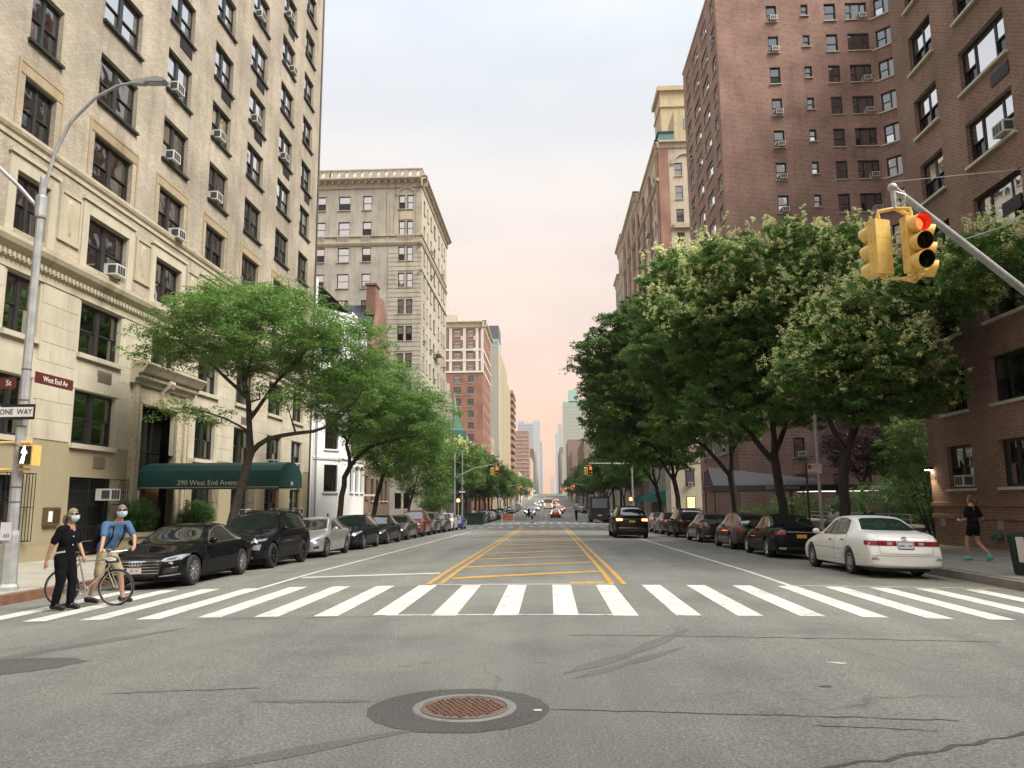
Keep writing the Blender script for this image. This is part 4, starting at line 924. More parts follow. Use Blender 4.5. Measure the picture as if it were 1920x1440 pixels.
# canopy of the house across the pavement
c2 = thing('entrance_canopy', 'dark purple-grey peaked canopy lettered Schwab House across the pavement', 'awning', (10.3, 50.7, zs(10.5, 51)))
SLC = pmat('slate_grey_canvas', (.022, .024, .029), .75, noise=.1); PUR = pmat('plum_canvas', (.06, .028, .034), .75)
m = MB(); m.quad((0, -1.5, 2.95), (6.8, -1.5, 2.95), (6.8, 0, 3.35), (0, 0, 4.15)); m.quad((0, 1.6, 2.95), (6.8, 1.6, 2.95), (6.8, 0, 3.35), (0, 0, 4.15)); m.build('canvas', SLC, c2)
m = MB(); m.box(0, 9.6, -1.52, -1.5, 2.6, 2.95); m.box(0, 9.6, 1.6, 1.62, 2.6, 2.95); m.build('valance', pmat('black_canvas', (.012, .012, .015), .8), c2)
m = MB(); m.quad((-.02, -1.52, 2.6), (-.02, 1.62, 2.6), (-.02, 1.62, 2.95), (-.02, 0, 4.16), (-.02, -1.52, 2.95)); m.build('gable_end', PUR, c2)
m = MB(); m.box(6.8, 9.6, -1.5, 1.6, 2.9, 2.96); m.build('flat_roof', SLC, c2)
obj('lettering', text_mesh('lettering', 'SCHWAB HOUSE', .27, pmat('dull_lettering', (.25, .24, .24), .7), .003), c2, (4.3, -1.525, 2.77), (pi/2, 0, 0))
for y in (-1.4, 1.5):
    for x in (.1, 6.5): m = MB(); m.tube([(x, y, -.1), (x, y, 2.65)], .04, 8); m.build('post', FR_BLACK, c2)
for k in range(4): m = MB(); m.box(-.03, -.021, -1.0+.15*k, 1.0, 2.9+.22*k, 2.98+.22*k); m.build('gable_lettering_bar', pmat('faded_plum_lettering', (.16, .09, .09), .7), c2) if k < 2 else None

# ================================================================== ornate building beyond 73rd Street, right
CREAM = stone_mat('cream_stone', (.50, .435, .345), .12, .7, scale=.7); PINKBR = brick_mat('pink_red_brick', (.33, .17, .12), (.27, .135, .10), (.33, .26, .2), .5); YST = stone_mat('yellow_stone', (.46, .40, .26), .12, .6)
def simple_windows(bld, fr, cols, rows, h, fm, glass, sill=None, ac=0):
    """window parts for far fronts: frame and pane"""
    for a, c in cols:
        for r in rows:
            w = c-a; key = ('sw', round(w, 2), round(h, 2), fm.name, glass.name)
            if key not in BC:
                F = MB(); t = max(.06, w*.06); F.box(-w/2, -w/2+t, 0, .1, 0, h); F.box(w/2-t, w/2, 0, .1, 0, h); F.box(-w/2+t, w/2-t, 0, .1, h-t, h); F.box(-w/2+t, w/2-t, 0, .1, 0, t); F.box(-w/2+t, w/2-t, .01, .09, h/2-t/2, h/2+t/2)
                Pn = MB(); Pn.quad((-w/2+t, .06, t), (w/2-t, .06, t), (w/2-t, .06, h-t), (-w/2+t, .06, h-t)); BC[key] = (F.mesh('window', fm), Pn.mesh('pane', glass))
            fm_, pm_ = BC[key]; o = obj('window', fm_, bld, fr.P((a+c)/2, r-h, -.12), (0, 0, fr.rz)); p = obj('pane', pm_, o); p.rotation_euler = (rnd.gauss(0, .01), 0, rnd.gauss(0, .01))
            if sill: obj('sill', sill_mesh(w, sill), o, (0, -.12, 0))
            if rnd.random() < ac: obj('air_conditioner', ac_mesh(), o, (0, 0, .05))
def block(label, side, y0, y1, x_in, depth, z1, mat, matA=None, fcols=(), acols=(), rows=(), h=1.7, fm=FR_BLACK, glass=FARGLASS, sill=None, ac=0, cornice=None, name='apartment_building', z0=None):
    """plain city block building: front facing the camera and an avenue front"""
    z0 = zt((y0+y1)/2)-2 if z0 is None else z0; off = (x_in, y0, z0); b = thing(name, label, 'building', off)
    xo = x_in+side*depth; xa, xb = min(x_in, xo), max(x_in, xo)
    f1_, f2_ = Fr('F', y0, off), Fr('L' if side < 0 else 'R', x_in, off)
    part(b, 'wall', facade(f1_, xa, xb, z0, z1, [(a, c, r-h, r) for r in rows for a, c in fcols], .15), mat)
    part(b, 'wall', facade(f2_, y0, y1, z0, z1, [(a, c, r-h, r) for r in rows for a, c in acols], .15), matA or mat)
    shell(b, off, xa, xb, y0, y1, z0, z1, 'F'+('r' if side < 0 else 'l'), mat)
    simple_windows(b, f1_, fcols, rows, h, fm, glass, sill, ac); simple_windows(b, f2_, acols, rows, h, fm, glass, sill, ac)
    if cornice:
        cm, dpt, ch = cornice
        for fr, u0, u1 in ((f1_, xa-(dpt if side > 0 else 0), xb+(dpt if side < 0 else 0)), (f2_, y0-dpt, y1+.2)):
            m = MB(); fr.prof(m, [(0, z1-ch), (dpt*.3, z1-ch*.8), (dpt*.4, z1-ch*.3), (dpt, z1-.15), (dpt, z1+.1), (0, z1+.12)], u0, u1); part(b, 'cornice', m, cm)
    return b, f1_, f2_, off
rows = [45.3-3.15*k for k in range(12)]
acR = [(97+2.4*k, 98.1+2.4*k) for k in range(9)]
b, f1_, f2_, off = block('ornate pink brick and cream stone apartment building with an arched top storey beyond the tower', 1, 95.5, 118.5, BR, 26, 48.2, CREAM, CREAM, [(16.95, 17.9), (19.0, 19.9), (21.5, 22.5)], acR, rows, 1.8, sill=CREAM, ac=.12, cornice=(CREAM, .5, 1.0))
m = MB(); f1_.box(m, BR-.02, 16.2, 9, 47.2, -.02, .12); part(b, 'brick_pier', m, PINKBR)
for u in (96.0, 103.6, 110.8, 117.6): m = MB(); f2_.box(m, u-.5, u+.5, 9, 46.8, -.02, .28); part(b, 'brick_pier', m, PINKBR)
for u in (99.3, 106.6, 113.8): m = MB(); f2_.box(m, u-1.1, u+1.1, 18, 40, .0, .02); part(b, 'brick_panel', m, PINKBR) if False else None
for z in (9, 20, 32.6, 42.9): m = MB(); f2_.prof(m, [(0, z-.2), (.35, z), (.45, z+.25), (0, z+.3)], 95.2, 118.5); part(b, 'string_course', m, CREAM)
m = MB()
for k in range(14):
    a0, a1 = pi*k/14, pi*(k+1)/14
    for r0, r1, d in ((1.5, 1.9, .2), ): m.quad(*[f1_.P(18.4+r*cos(a), 45.1+r*.9*sin(a), d) for r, a in ((r0, a0), (r1, a0), (r1, a1), (r0, a1))]); m.quad(*[f1_.P(18.4+r0*cos(a), 45.1+r0*.9*sin(a), d_) for a, d_ in ((a0, 0), (a1, 0), (a1, d), (a0, d))])
part(b, 'arch', m, CREAM)
m = MB(); f1_.box(m, 16.5, 20.2, 36.4, 37.0, 0, .35); part(b, 'balcony', m, CARVED)
for u in (104.9, 112): m = MB(); f2_.box(m, u-1.2, u+1.2, 38.8, 39.6, 0, .6); part(b, 'balcony', m, CREAM)
m = MB(); f1_.box(m, 18.2, 30, 48, 55.8, -11, -6); part(b, 'penthouse', m, YST); m = MB(); f1_.box(m, 17.7, 30, 48, 63.2, -20, -14); f1_.box(m, 17.3, 30.3, 63.2, 63.9, -20.3, -13.6); f1_.box(m, 17.5, 30.1, 60.6, 60.9, -20.2, -13.8); part(b, 'penthouse', m, YST)
m = MB(); f1_.box(m, 19.5, 20.4, 53.0, 54.6, -6, -5.95); part(b, 'window', m, FARGLASS); m = MB(); f1_.box(m, 19.6, 20.6, 57.3, 59.6, -14, -13.95); f1_.box(m, 21.2, 22.2, 57.3, 59.6, -14, -13.95); part(b, 'window', m, pmat('sunlit_yellow_pane', (.5, .38, .14), .3))  # sunlight on the upper panes is put into their yellow colour
m = MB(); f1_.box(m, 15.1, 17.0, 48.2, 49.6, -3, -.3); cg = part(b, 'conservatory', m, pmat('teal_glass', (.10, .22, .21), .12)); m = MB(); f1_.box(m, 14.95, 17.1, 49.6, 49.85, -3.2, -.2); m.build('conservatory_roof', SLC, cg)
# its pale stone base with windows facing 73rd Street
m = MB(); f1_.box(m, BR-.05, 41, -2, 8.6, 0, .1); part(b, 'stone_base', m, stone_mat('pale_stone_base', (.55, .49, .37), .08, .4))
for z0, z1, lit in ((3.6, 5.5, 0), (.9, 2.35, 1)):
    m = MB(); f1_.box(m, 16.7, 17.75, z0, z1, .1, .14); w = part(b, 'window', m, FR_BLACK); m = MB(); f1_.box(m, 16.78, 17.67, z0+.08, z1-.08, .14, .15); m.build('pane', LIGHTIN if lit else FARGLASS, w)
    if not lit: obj('air_conditioner', ac_mesh(), w, f1_.P(17.2, 3.65, .12))
for k in range(12):
    m = MB(); f2_.box(m, 96.4+1.9*k, 97.1+1.9*k, -2, 8.4, 0, .45); part(b, 'pilaster', m, SILLW)
gaw = thing('shop_awning', 'teal green awning on the ornate building beyond the far crossing', 'awning', (BR-1.6, 104, zs(13, 104)+2.4))
m = MB(); m.prism([(1.5, 1.5), (-1.5, .6), (-1.5, .0), (1.5, .0)], -7, 7, 'y'); m.build('canvas', pmat('teal_canvas', (.02, .15, .15), .7), gaw)
for x in (-1.4,):
    for y in (-6.8, 0, 6.8): m = MB(); m.tube([(x, y, -2.5), (x, y, 0)], .05, 6); m.build('post', GALV, gaw)
r2 = [48-3.2*k for k in range(13)]
b, _, f2_, _ = block('cream and brick apartment building with a deep cornice past the ornate one', 1, 118.7, 142, BR, 26, 50.8, CREAM, PINKBR, [], [(120+2.3*k, 121.1+2.3*k) for k in range(9)], r2, 1.8, sill=CREAM, ac=.1, cornice=(CREAM, .8, 1.6))
for u in (119.2, 126.6, 134, 141): m = MB(); f2_.box(m, u-.6, u+.6, 0, 49, 0, .3); part(b, 'stone_pier', m, CREAM)
for z in (12, 30, 44): m = MB(); f2_.prof(m, [(0, z-.2), (.4, z), (.5, z+.25), (0, z+.3)], 118.7, 142); part(b, 'string_course', m, CREAM)
b, _, f2_, _ = block('grey cream apartment building with a projecting cornice at the end of the second block', 1, 142.2, 152.5, BR, 26, 52.2, CREAM, CREAM, [], [(143.2+2.3*k, 144.3+2.3*k) for k in range(4)], r2, 1.8, sill=CREAM, cornice=(CREAM, .7, 1.5))
block('pale stone corner apartment building the far end of the second block', 1, 152.7, 160, BR, 26, 47.5, CREAM, GREY_LIME, [], [(153.6+2.2*k, 154.7+2.2*k) for k in range(3)], r2[1:], 1.8, cornice=(CREAM, .5, 1.0))

# ================================================================== farther left side
# turreted mansion
off = (BL, 117, -.9); b = thing('mansion', 'grey stone mansion with slate turrets and steep dormers past the limestone building', 'house', off); f = Fr('L', BL, off); f_ = Fr('F', 117, off)
ops = [(u-.6, u+.6, z, z+2.2) for u in (119.5, 122, 124.5, 127) for z in (2, 6, 10)]
part(b, 'wall', facade(f, 117, 129, -2, 13, ops), GREY_LIME2); shell(b, off, -32, BL, 117, 129, -2, 13, 'r', GREY_LIME2)
simple_windows(b, f, [(u-.6, u+.6) for u in (119.5, 122, 124.5, 127)], [4.2, 8.2, 12.2], 2.2, FR_BLACK, FARGLASS, TRIM)
m = MB(); m.quad(f.P(117, 13), f.P(129, 13), f.P(128, 19.5, -4), f.P(118, 19.5, -4)); m.quad(f_.P(BL, 13), f_.P(-30, 13), f_.P(-26, 19.5, -4), f_.P(BL-4, 19.5, -4)); part(b, 'roof', m, SLATE)
m = MB(); m.prism([(117.8, 13), (117.8, 16.5), (119.6, 20.5), (121.4, 16.5), (121.4, 13)], BL-2, BL+.1, 'x'); m.v = [(x-off[0], y-off[1], z-off[2]) for x, y, z in m.v]; part(b, 'dormer', m, GREY_LIME)
for u, zz in ((117.5, 21), (122, 20), (128.6, 20)): m = MB(); m.lathe([(.45, 12), (.45, 16.5), (.55, 16.6), (.05, zz), (.001, zz+.6)], 8, o=f.P(u, 0, -.2)); part(b, 'pinnacle', m, GREY_LIME2)
m = MB(); m.lathe([(1.9, 11), (1.9, 13.4), (1.5, 13.6), (.0, 17.5)], 12, o=f.P(124.6, 0, .3)); part(b, 'turret', m, pmat('verdigris_copper', (.10, .24, .19), .6))
m = MB(); f.prof(m, [(0, 12.6), (.4, 12.8), (.5, 13.1), (0, 13.2)], 116.8, 129); part(b, 'cornice', m, GREY_LIME2)
b, off = townhouse('townhouse', 'row house in pale brick beyond the turreted mansion behind trees', 131, 155, 14, BRN)
f = Fr('L', BL, off); part(b, 'wall', facade(f, 131, 155, -3, 13, [(u-.6, u+.6, z, z+2) for u in range(133, 155, 3) for z in (1, 5, 9)]), BRN); shell(b, off, -30, BL, 131, 155, -3, 13, 'r', BRN); simple_windows(b, f, [(u-.6, u+.6) for u in range(133, 155, 3)], [3, 7, 11], 2, FR_WHITE, FARGLASS)
# red brick hotel with white crown
RB4 = brick_mat('warm_red_brick', (.32, .145, .095), (.26, .115, .08), (.3, .21, .16), .35, bw=.4, bh=.14, mw=.02); WT = stone_mat('white_terracotta', (.66, .64, .58), .06, .4)
rows = [43.7-2.85*k for k in range(15)]
b, f1_, f2_, off = block('red brick apartment building with white terracotta crown and cream cornice', -1, 183, 207, BL, 24, 45.6, RB4, RB4, [(-19.16, -17.75), (-22.6, -20.85), (-25.4, -24.3), (-28.6, -27.2)], [(185+2.5*k, 186+2.5*k) for k in range(9)], rows, 1.75, FR_BLACK, sill=WT, cornice=(stone_mat('cream_cornice', (.6, .55, .4), .06, .4), .9, 1.6))
for z in (36.0, 38.6, 33.2): m = MB(); f1_.box(m, -39, BL+.1, z-.2, z+.25, 0, .15); f2_.box(m, 182.9, 207, z-.2, z+.25, 0, .15); part(b, 'terracotta_band', m, WT)
for u in (-16.9, -20.0, -23.4, -26.4, -15.65): m = MB(); f1_.box(m, u-.35, u+.35, 33.4, 44, 0, .12); part(b, 'terracotta_pier', m, WT)
for z0 in (38.9, 41.9): m = MB(); f1_.box(m, -20.85, -19.9, z0-.8, z0+.2, 0, .05); f1_.box(m, -17.7, -17.2, z0-.8, z0+.2, 0, .05); part(b, 'terracotta_panel', m, WT)
m = MB(); f1_.box(m, -30, -22, 45.5, 48.5, -10, -4); part(b, 'penthouse', m, stone_mat('cream_cornice', (.6, .55, .4), .06, .4)); m = MB(); f1_.box(m, -23, -22.6, 45.5, 50, -4.6, -4.2); part(b, 'roof_pipe', m, WT)
gt_, *_ = block('dark topped glass penthouse standing on the tall pale concrete slab building', -1, 250, 262, -16, 3.5, 59.5, pmat('pale_blue_glass', (.20, .29, .34), .15, spec=.8), name='rooftop_penthouse', z0=50.8)
m = MB(); m.box(-3.6, .1, -.1, 12.1, 56-gt_.location.z, 60.2-gt_.location.z); m.build('dark_crown', pmat('dark_blue_grey_cladding', (.10, .11, .13), .5), gt_)
for k in range(3): m = MB(); m.box(-3.6, .06, -.06, .1, .6+1.8*k, .8+1.8*k); m.build('spandrel', WT, gt_)
SLABM = stone_mat('pale_concrete_slab', (.48, .435, .32), .04, .25, scale=.2)
b, f1_, f2_, off = block('tall blank pale concrete slab building along the left side', -1, 243, 294, BL, 5, 51.5, stone_mat('grey_concrete_slab', (.36, .345, .30), .05, .3), SLABM)
for k in range(12): m = MB(); f2_.box(m, 246+4*k, 246.6+4*k, 0, 51, 0, .2); part(b, 'rib', m, SLABM)
TAN = stone_mat('tan_brick_far', (.40, .31, .21), .05, .3)
b, f1_, f2_, off = block('tan apartment tower with recessed balconies past the concrete slab', -1, 296, 345, BL, 4, 48, TAN, TAN)
for k in range(15):
    m = MB(); f2_.box(m, 318, 345.2, 5+3*k, 6.4+3*k, 0, 1.2); part(b, 'balcony', m, stone_mat('balcony_brown', (.30, .23, .16), .05, .3))
RF = brick_mat('far_red_brick', (.34, .175, .13), (.30, .155, .12), (.30, .2, .16), .2, bw=1.2, bh=.4, mw=.03)
b, f1_, f2_, off = block('distant red brick apartment tower with pale balcony bands', -1, 627, 665, BL-.3, 11.5, 60, RF, RF, z0=0)
for k in range(17):
    m = MB(); f1_.box(m, -27.2, BL-.2, 6+3.1*k, 6.55+3.1*k, 0, .4); part(b, 'floor_band', m, stone_mat('pale_band', (.52, .38, .31), .05, .2))
    for j in range(5): m = MB(); f1_.box(m, -26.6+2.25*j, -25.5+2.25*j, 6.9+3.1*k, 8.6+3.1*k, 0, .05); part(b, 'window', m, FARGLASS)
# far towers
def tower(label, x0, x1, y0, depth, z1, col, band, fh=4.0, nv=6, rough=.18, crown=None):
    z0 = zt(y0)-3; b = thing('glass_tower', label, 'tower', (x0, y0, z0)); w = x1-x0; h = z1-z0
    m = MB(); m.box(0, w, 0, depth, 0, h); m.build('curtain_wall', pmat('curtain_wall_%.3f_%.3f' % (col[0], col[2]), col, rough, spec=.8), b)
    m = MB(); k = 1
    while k*fh < h-1: m.box(-.15, w+.15, -.15, depth+.15, k*fh, k*fh+fh*.3); k += 1
    setp(m.build('spandrel_bands', pmat('spandrel_%.3f_%.3f' % (band[0], band[2]), band, .5), b), kind='stuff')
    m = MB()
    for j in range(nv+1): x = w*j/nv; m.box(x-.25, x+.25, -.3, 0, 0, h)
    setp(m.build('mullions', pmat('spandrel_%.3f_%.3f' % (band[0], band[2]), band, .5), b), kind='stuff')
    if crown:
        for x0_, x1_, hz_ in crown: m = MB(); m.box(x0_, x1_, 2, depth-2, h, h+hz_); m.build('crown_block', pmat('crown_%.3f' % col[1], tuple(c*1.1 for c in col), .3), b)
    return b
tower('pale glass office tower left of the sunset gap, behind the red brick tower', -39, -19, 1000, 40, 104, (.30, .38, .42), (.40, .44, .46), 4.2, 7, crown=[(0, 9, 3.5), (12, 20, -.0+.6)])
tower('slim pale blue tower rising highest left of the sunset gap', -29, -15.6, 1500, 30, 161, (.36, .43, .47), (.45, .49, .50), 4.5, 4)
tower('deep blue glass tower nearest the sunset gap on the left', -33, -16.2, 2000, 40, 160, (.17, .29, .42), (.25, .36, .46), 6, 3)
tower('green glass and tan brick residential tower on the right of the avenue', 15.3, 37, 766, 30, 101, (.26, .42, .37), (.42, .37, .29), 3.6, 9, crown=[(6, 15, 13), (0, 21, 1.5)])
tower('slim pale blue grey tower just left of the green glass one', 16.2, 23, 1250, 30, 128, (.40, .46, .49), (.48, .50, .51), 4.2, 3)
tower('narrow pale violet glass tower right of the sunset gap', 16, 22.5, 1700, 30, 153, (.36, .43, .50), (.44, .47, .53), 5, 3)
tower('small pale tower deep in the sunset gap', 5.5, 20, 2900, 30, 95, (.48, .47, .46), (.52, .5, .48), 6, 3)
RBR = stone_mat('far_brown_brick', (.21, .145, .115), .08, .3)
b, f1_, f2_, off = block('dark brown brick apartment building below the green glass tower', 1, 584, 640, BR, 13, 49, RBR, RBR, [(17+2.6*k, 18.3+2.6*k) for k in range(4)], [], [45-3.1*k for k in range(12)], 1.7)
# lower infill along both sides
inf = [(-1, 208, 222, 20, TAN), (-1, 346, 400, 15, RBR), (-1, 408, 500, 15, CREAM), (-1, 505, 620, 16, RBR), (-1, 700, 800, 34, CREAM), (-1, 810, 960, 48, RBR), (-1, 1080, 1250, 60, GREY_LIME),
       (1, 168, 205, 30, GREY_LIME), (1, 206, 240, 24, RBR), (1, 248, 320, 30, CREAM), (1, 328, 400, 27, RBR), (1, 408, 480, 26, TAN), (1, 488, 575, 30, RBR), (1, 860, 960, 45, GREY_LIME), (1, 1000, 1200, 60, RBR)]
kinds = {TAN: 'tan brick', RBR: 'brown brick', CREAM: 'cream stone', GREY_LIME: 'grey stone'}
for sd, y0, y1, h, mt in inf:
    bb = zt(y0); n = int((y1-y0)/(3 if y0 < 420 else 6)); pit = (y1-y0)/n
    block('low %s building on the %s, %s' % (kinds[mt], 'left side' if sd < 0 else 'right side', {208: 'just past the red brick block', 346: 'after the tan tower', 408: 'before the long brown row' if sd < 0 else 'second last before the dark brown block', 505: 'in front of the red brick tower', 700: 'behind the red brick tower', 810: 'under the pale glass tower', 1080: 'farthest on that side', 168: 'first past the second crossing', 206: 'second past the crossing', 248: 'wide and cream behind the trees', 328: 'dark behind the trees', 488: 'next to the dark brown block', 860: 'beyond the green tower', 1000: 'farthest on that side'}[y0]),
          sd, y0, y1, BL if sd < 0 else BR, 20, bb+h, mt, None, [], [(y0+pit*k+.9, y0+pit*k+2.1+(1.5 if y0 > 420 else 0)) for k in range(min(n, 24))], [bb+h-2-3.3*k for k in range(min(7, int(h/3.3)-1))], 1.8)
# off-frame neighbours behind the camera: the two corner houses of 74th Street that close the view and are mirrored in glass
for sd, xx in ((-1, BL), (1, BR)):
    block('brick apartment house on the %s corner behind the viewer' % ('left' if sd < 0 else 'right'), sd, -60, -5.5, xx, 22, 38, TAN if sd < 0 else RBR, None, [], [(-58+3.5*k, -56.4+3.5*k) for k in range(14)], [35-3.1*k for k in range(11)], 1.8)
# ================================================================== TREES
def leaf_mat(name, c1, c2, trans=.35):
    m = bpy.data.materials.new(name); m.use_nodes = True; t = m.node_tree; b = t.nodes['Principled BSDF']
    at = N(t, 'ShaderNodeAttribute'); at.attribute_name = 'tint'
    r = ramp(t, [(0, c1), (1, c2)]); lk(t, at.outputs['Fac'], r.inputs[0]); lk(t, r.outputs[0], b.inputs['Base Color']); b.inputs['Roughness'].default_value = .5; b.inputs['Specular IOR Level'].default_value = .35
    tr = N(t, 'ShaderNodeBsdfTranslucent'); hs = N(t, 'ShaderNodeHueSaturation'); hs.inputs['Value'].default_value = 1.3; lk(t, r.outputs[0], hs.inputs['Color']); lk(t, hs.outputs[0], tr.inputs['Color'])
    mi = N(t, 'ShaderNodeMixShader'); mi.inputs[0].default_value = trans; lk(t, b.outputs[0], mi.inputs[1]); lk(t, tr.outputs[0], mi.inputs[2])
    lk(t, mi.outputs[0], t.nodes['Material Output'].inputs[0]); return m
LOCUST = leaf_mat('locust_leaf', (.085, .175, .04), (.185, .305, .075), .45); SOPH = leaf_mat('pagoda_leaf', (.072, .155, .03), (.185, .305, .068), .44); DARKL = leaf_mat('dark_leaf', (.052, .105, .02), (.12, .205, .04), .4)
PLUM = leaf_mat('plum_leaf', (.028, .012, .018), (.06, .025, .035), .25); HEDGE = leaf_mat('hedge_leaf', (.05, .11, .025), (.15, .25, .07), .3); BOX = leaf_mat('boxwood_leaf', (.025, .08, .014), (.075, .17, .03), .3)
FLOW = leaf_mat('cream_blossom', (.56, .62, .24), (.88, .88, .48), .4)
BARK = stone_mat('bark', (.045, .037, .03), .35, .4, scale=9, bump=1.0); BARK_L = stone_mat('grey_bark', (.07, .06, .05), .35, .4, scale=9, bump=1.0)
def leaf_mesh(name, C, rad, n, size, mat, droop=.0, flat=.5, tint=None, aspect=.42):
    """C: cluster centres (k,3); n leaves in each; diamond leaves"""
    k = len(C); T = k*n
    d = nrs.normal(size=(T, 3)); d /= np.linalg.norm(d, axis=1)[:, None]; q = nrs.rand(T, 1)**(1/2.4)
    rr = np.asarray(rad)*nrs.uniform(.7, 1.25, size=(k, 1)); pos = np.repeat(C, n, 0)+d*q*np.repeat(rr, n, 0)
    pos[:, 2] -= droop*(q[:, 0]**2)*np.repeat(rr[:, 0], n)
    nor = nrs.normal(size=(T, 3)); nor[:, 2] = np.abs(nor[:, 2])+flat*2; nor += d*.5; nor /= np.linalg.norm(nor, axis=1)[:, None]
    a = nrs.normal(size=(T, 3))+d*.8; a -= nor*(a*nor).sum(1)[:, None]; a /= np.linalg.norm(a, axis=1)[:, None]; b = np.cross(nor, a)
    L = size*nrs.uniform(.6, 1.3, size=(T, 1))
    V = np.empty((T, 4, 3)); V[:, 0] = pos-a*L*.5; V[:, 1] = pos+b*L*aspect*.5; V[:, 2] = pos+a*L*.5-nor*L*.08; V[:, 3] = pos-b*L*aspect*.5
    me = bpy.data.meshes.new(name); me.vertices.add(T*4); me.vertices.foreach_set('co', V.reshape(-1).astype(np.float32)); me.loops.add(T*4); me.loops.foreach_set('vertex_index', np.arange(T*4, dtype=np.int32))
    me.polygons.add(T); me.polygons.foreach_set('loop_start', np.arange(0, T*4, 4, dtype=np.int32)); me.polygons.foreach_set('loop_total', np.full(T, 4, dtype=np.int32))
    at = me.attributes.new('tint', 'FLOAT', 'POINT'); ct = nrs.rand(k, 1) if tint is None else tint
    tv = np.clip(np.repeat(ct, n, 0)[:, 0]*.55+nrs.rand(T)*.45, 0, 1); at.data.foreach_set('value', np.repeat(tv, 4).astype(np.float32))
    me.materials.append(mat); me.update(); me.validate(); return me
def sample_blobs(blobs, n, dmin, shell=2.2, zmin=-9):
    out = []; vol = np.array([b[3]*b[4]*b[5] for b in blobs]); pr = vol/vol.sum(); tries = 0
    while len(out) < n and tries < n*30:
        tries += 1; b = blobs[nrs.choice(len(blobs), p=pr)]; d = nrs.normal(size=3); d /= np.linalg.norm(d); r = nrs.rand()**(1/(3*shell)) if nrs.rand() < .72 else nrs.rand()**.5
        p = np.array(b[:3])+d*r*np.array(b[3:6])
        if p[2] < zmin: continue
        if out and np.min(((np.array(out)-p)**2).sum(1)) < dmin*dmin*(.6+.8*nrs.rand()): continue
        out.append(p)
    return np.array(out)
def tree(name, label, base, trunk, limbs, blobs, ncl, dmin, nleaf, lsize, lrad, lmat, bark, flowers=0, group=None, cat='tree', droop=.2, flat=.5, fsize=.05, nfl=26, aspect=.42, tw=.03):
    """trunk and limbs: world-space polylines [(x,y,z,r)]; crown clusters hang on twigs grown from the nearest limb"""
    t = thing(name, label, cat, base, 0, group); o = Vector(base); tk = MB(); S = []
    def poly(P, n=9):
        pts = [Vector(p[:3]) for p in P]; R = [p[3] for p in P]; Q = []; RR = []
        for i in range(len(pts)-1):
            m = max(2, int((pts[i+1]-pts[i]).length/.45))
            for k in range(m):
                s = k/m; w = Vector((rnd.gauss(0, .03), rnd.gauss(0, .03), 0))*(1 if (i or k) else 0)
                p0 = pts[max(0, i-1)]; p3 = pts[min(len(pts)-1, i+2)]
                c = .5*((2*pts[i])+(pts[i+1]-p0)*s+(2*p0-5*pts[i]+4*pts[i+1]-p3)*s*s+(3*pts[i]-p0-3*pts[i+1]+p3)*s**3)
                Q.append(c+w); RR.append(R[i]+(R[i+1]-R[i])*s)
        Q.append(pts[-1]); RR.append(R[-1]); tk.tube([q-o for q in Q], RR, n); S.extend([tuple(q)+(r,) for q, r in zip(Q, RR)])
    poly(trunk, 12)
    fl = [(trunk[0][0], trunk[0][1], trunk[0][2]-.15, trunk[0][3]*1.5), (trunk[0][0], trunk[0][1], trunk[0][2]+.18, trunk[0][3]*1.05)]
    tk.tube([Vector(p[:3])-o for p in fl], [p[3] for p in fl], 12)
    for L in limbs: poly(L, 8)
    main = tk.build('trunk', bark, t, True); C = sample_blobs(blobs, ncl, dmin)
    A = np.array(S); A = A[A[:, 2] > trunk[-1][2]-1.2]; order = np.argsort([np.min(((A[:, :3]-c)**2).sum(1)) for c in C]); br = MB(); A = list(map(tuple, A))
    Aarr = np.array(A)
    for ci in order:
        c = C[ci]; dv = Aarr[:, :3]-c; cost = np.sqrt((dv**2).sum(1))+1.4*np.maximum(0, dv[:, 2]+.25)
        j = int(np.argmin(cost)); p = Aarr[j, :3]; r0 = min(Aarr[j, 3]*.6, tw+.012*cost[j]); mid = (p+c)/2+nrs.normal(size=3)*.12*cost[j]; mid[2] -= .06*cost[j]
        q1 = p*.56+mid*.44; q2 = mid*.5+c*.5
        br.tube([Vector(p)-o, Vector(q1)-o, Vector(mid)-o, Vector(q2)-o, Vector(c)-o], [r0, r0*.8, r0*.62, r0*.42, .008], 5, caps=False)
        Aarr = np.vstack([Aarr, [*mid, r0*.62], [*q2, r0*.42]])
    if br.v: setp(br.build('branches', bark, t, True, fix=False), kind='stuff')
    Cl = C-np.array(o)
    # twigs make each cluster a small spray of sub-clusters
    sub = 4; CS = np.repeat(Cl, sub, 0)+nrs.normal(size=(len(Cl)*sub, 3))*np.array(lrad)*.55
    zc = Cl[:, 2]; tint = np.repeat(nrs.rand(len(Cl), 1), sub, 0)
    obj('crown', leaf_mesh('crown', CS, np.array(lrad)*.62, max(4, nleaf//sub), lsize, lmat, droop, flat, tint, aspect), t)
    if flowers:
        cen = Cl.mean(0); out = Cl-cen; out /= np.linalg.norm(out, axis=1)[:, None]
        sc = out[:, 2]*.8-out[:, 1]*.55+nrs.rand(len(Cl))*.55; pick = np.argsort(-sc)[:int(len(Cl)*flowers)]
        F = []
        for i in pick:
            for _ in range(rnd.choice((3, 4, 5, 7))): F.append(Cl[i]+out[i]*np.array(lrad)*nrs.uniform(.5, 1.15)+nrs.normal(size=3)*.2+np.array([0, 0, .14]))
        F = np.array(F); tl = nrs.normal(size=F.shape)*.05+[0, 0, .07]; FF = np.vstack([F, F+tl, F+2*tl]); obj('blossoms', leaf_mesh('blossoms', FF, (.10, .10, .075), max(5, nfl//3), fsize, FLOW, 0, .2, None, .8), t)
    return t
def z_(x, y): return zs(x, y)+.02
GL_, GR_ = 'street trees along the left kerb', 'flowering street trees along the right kerb'
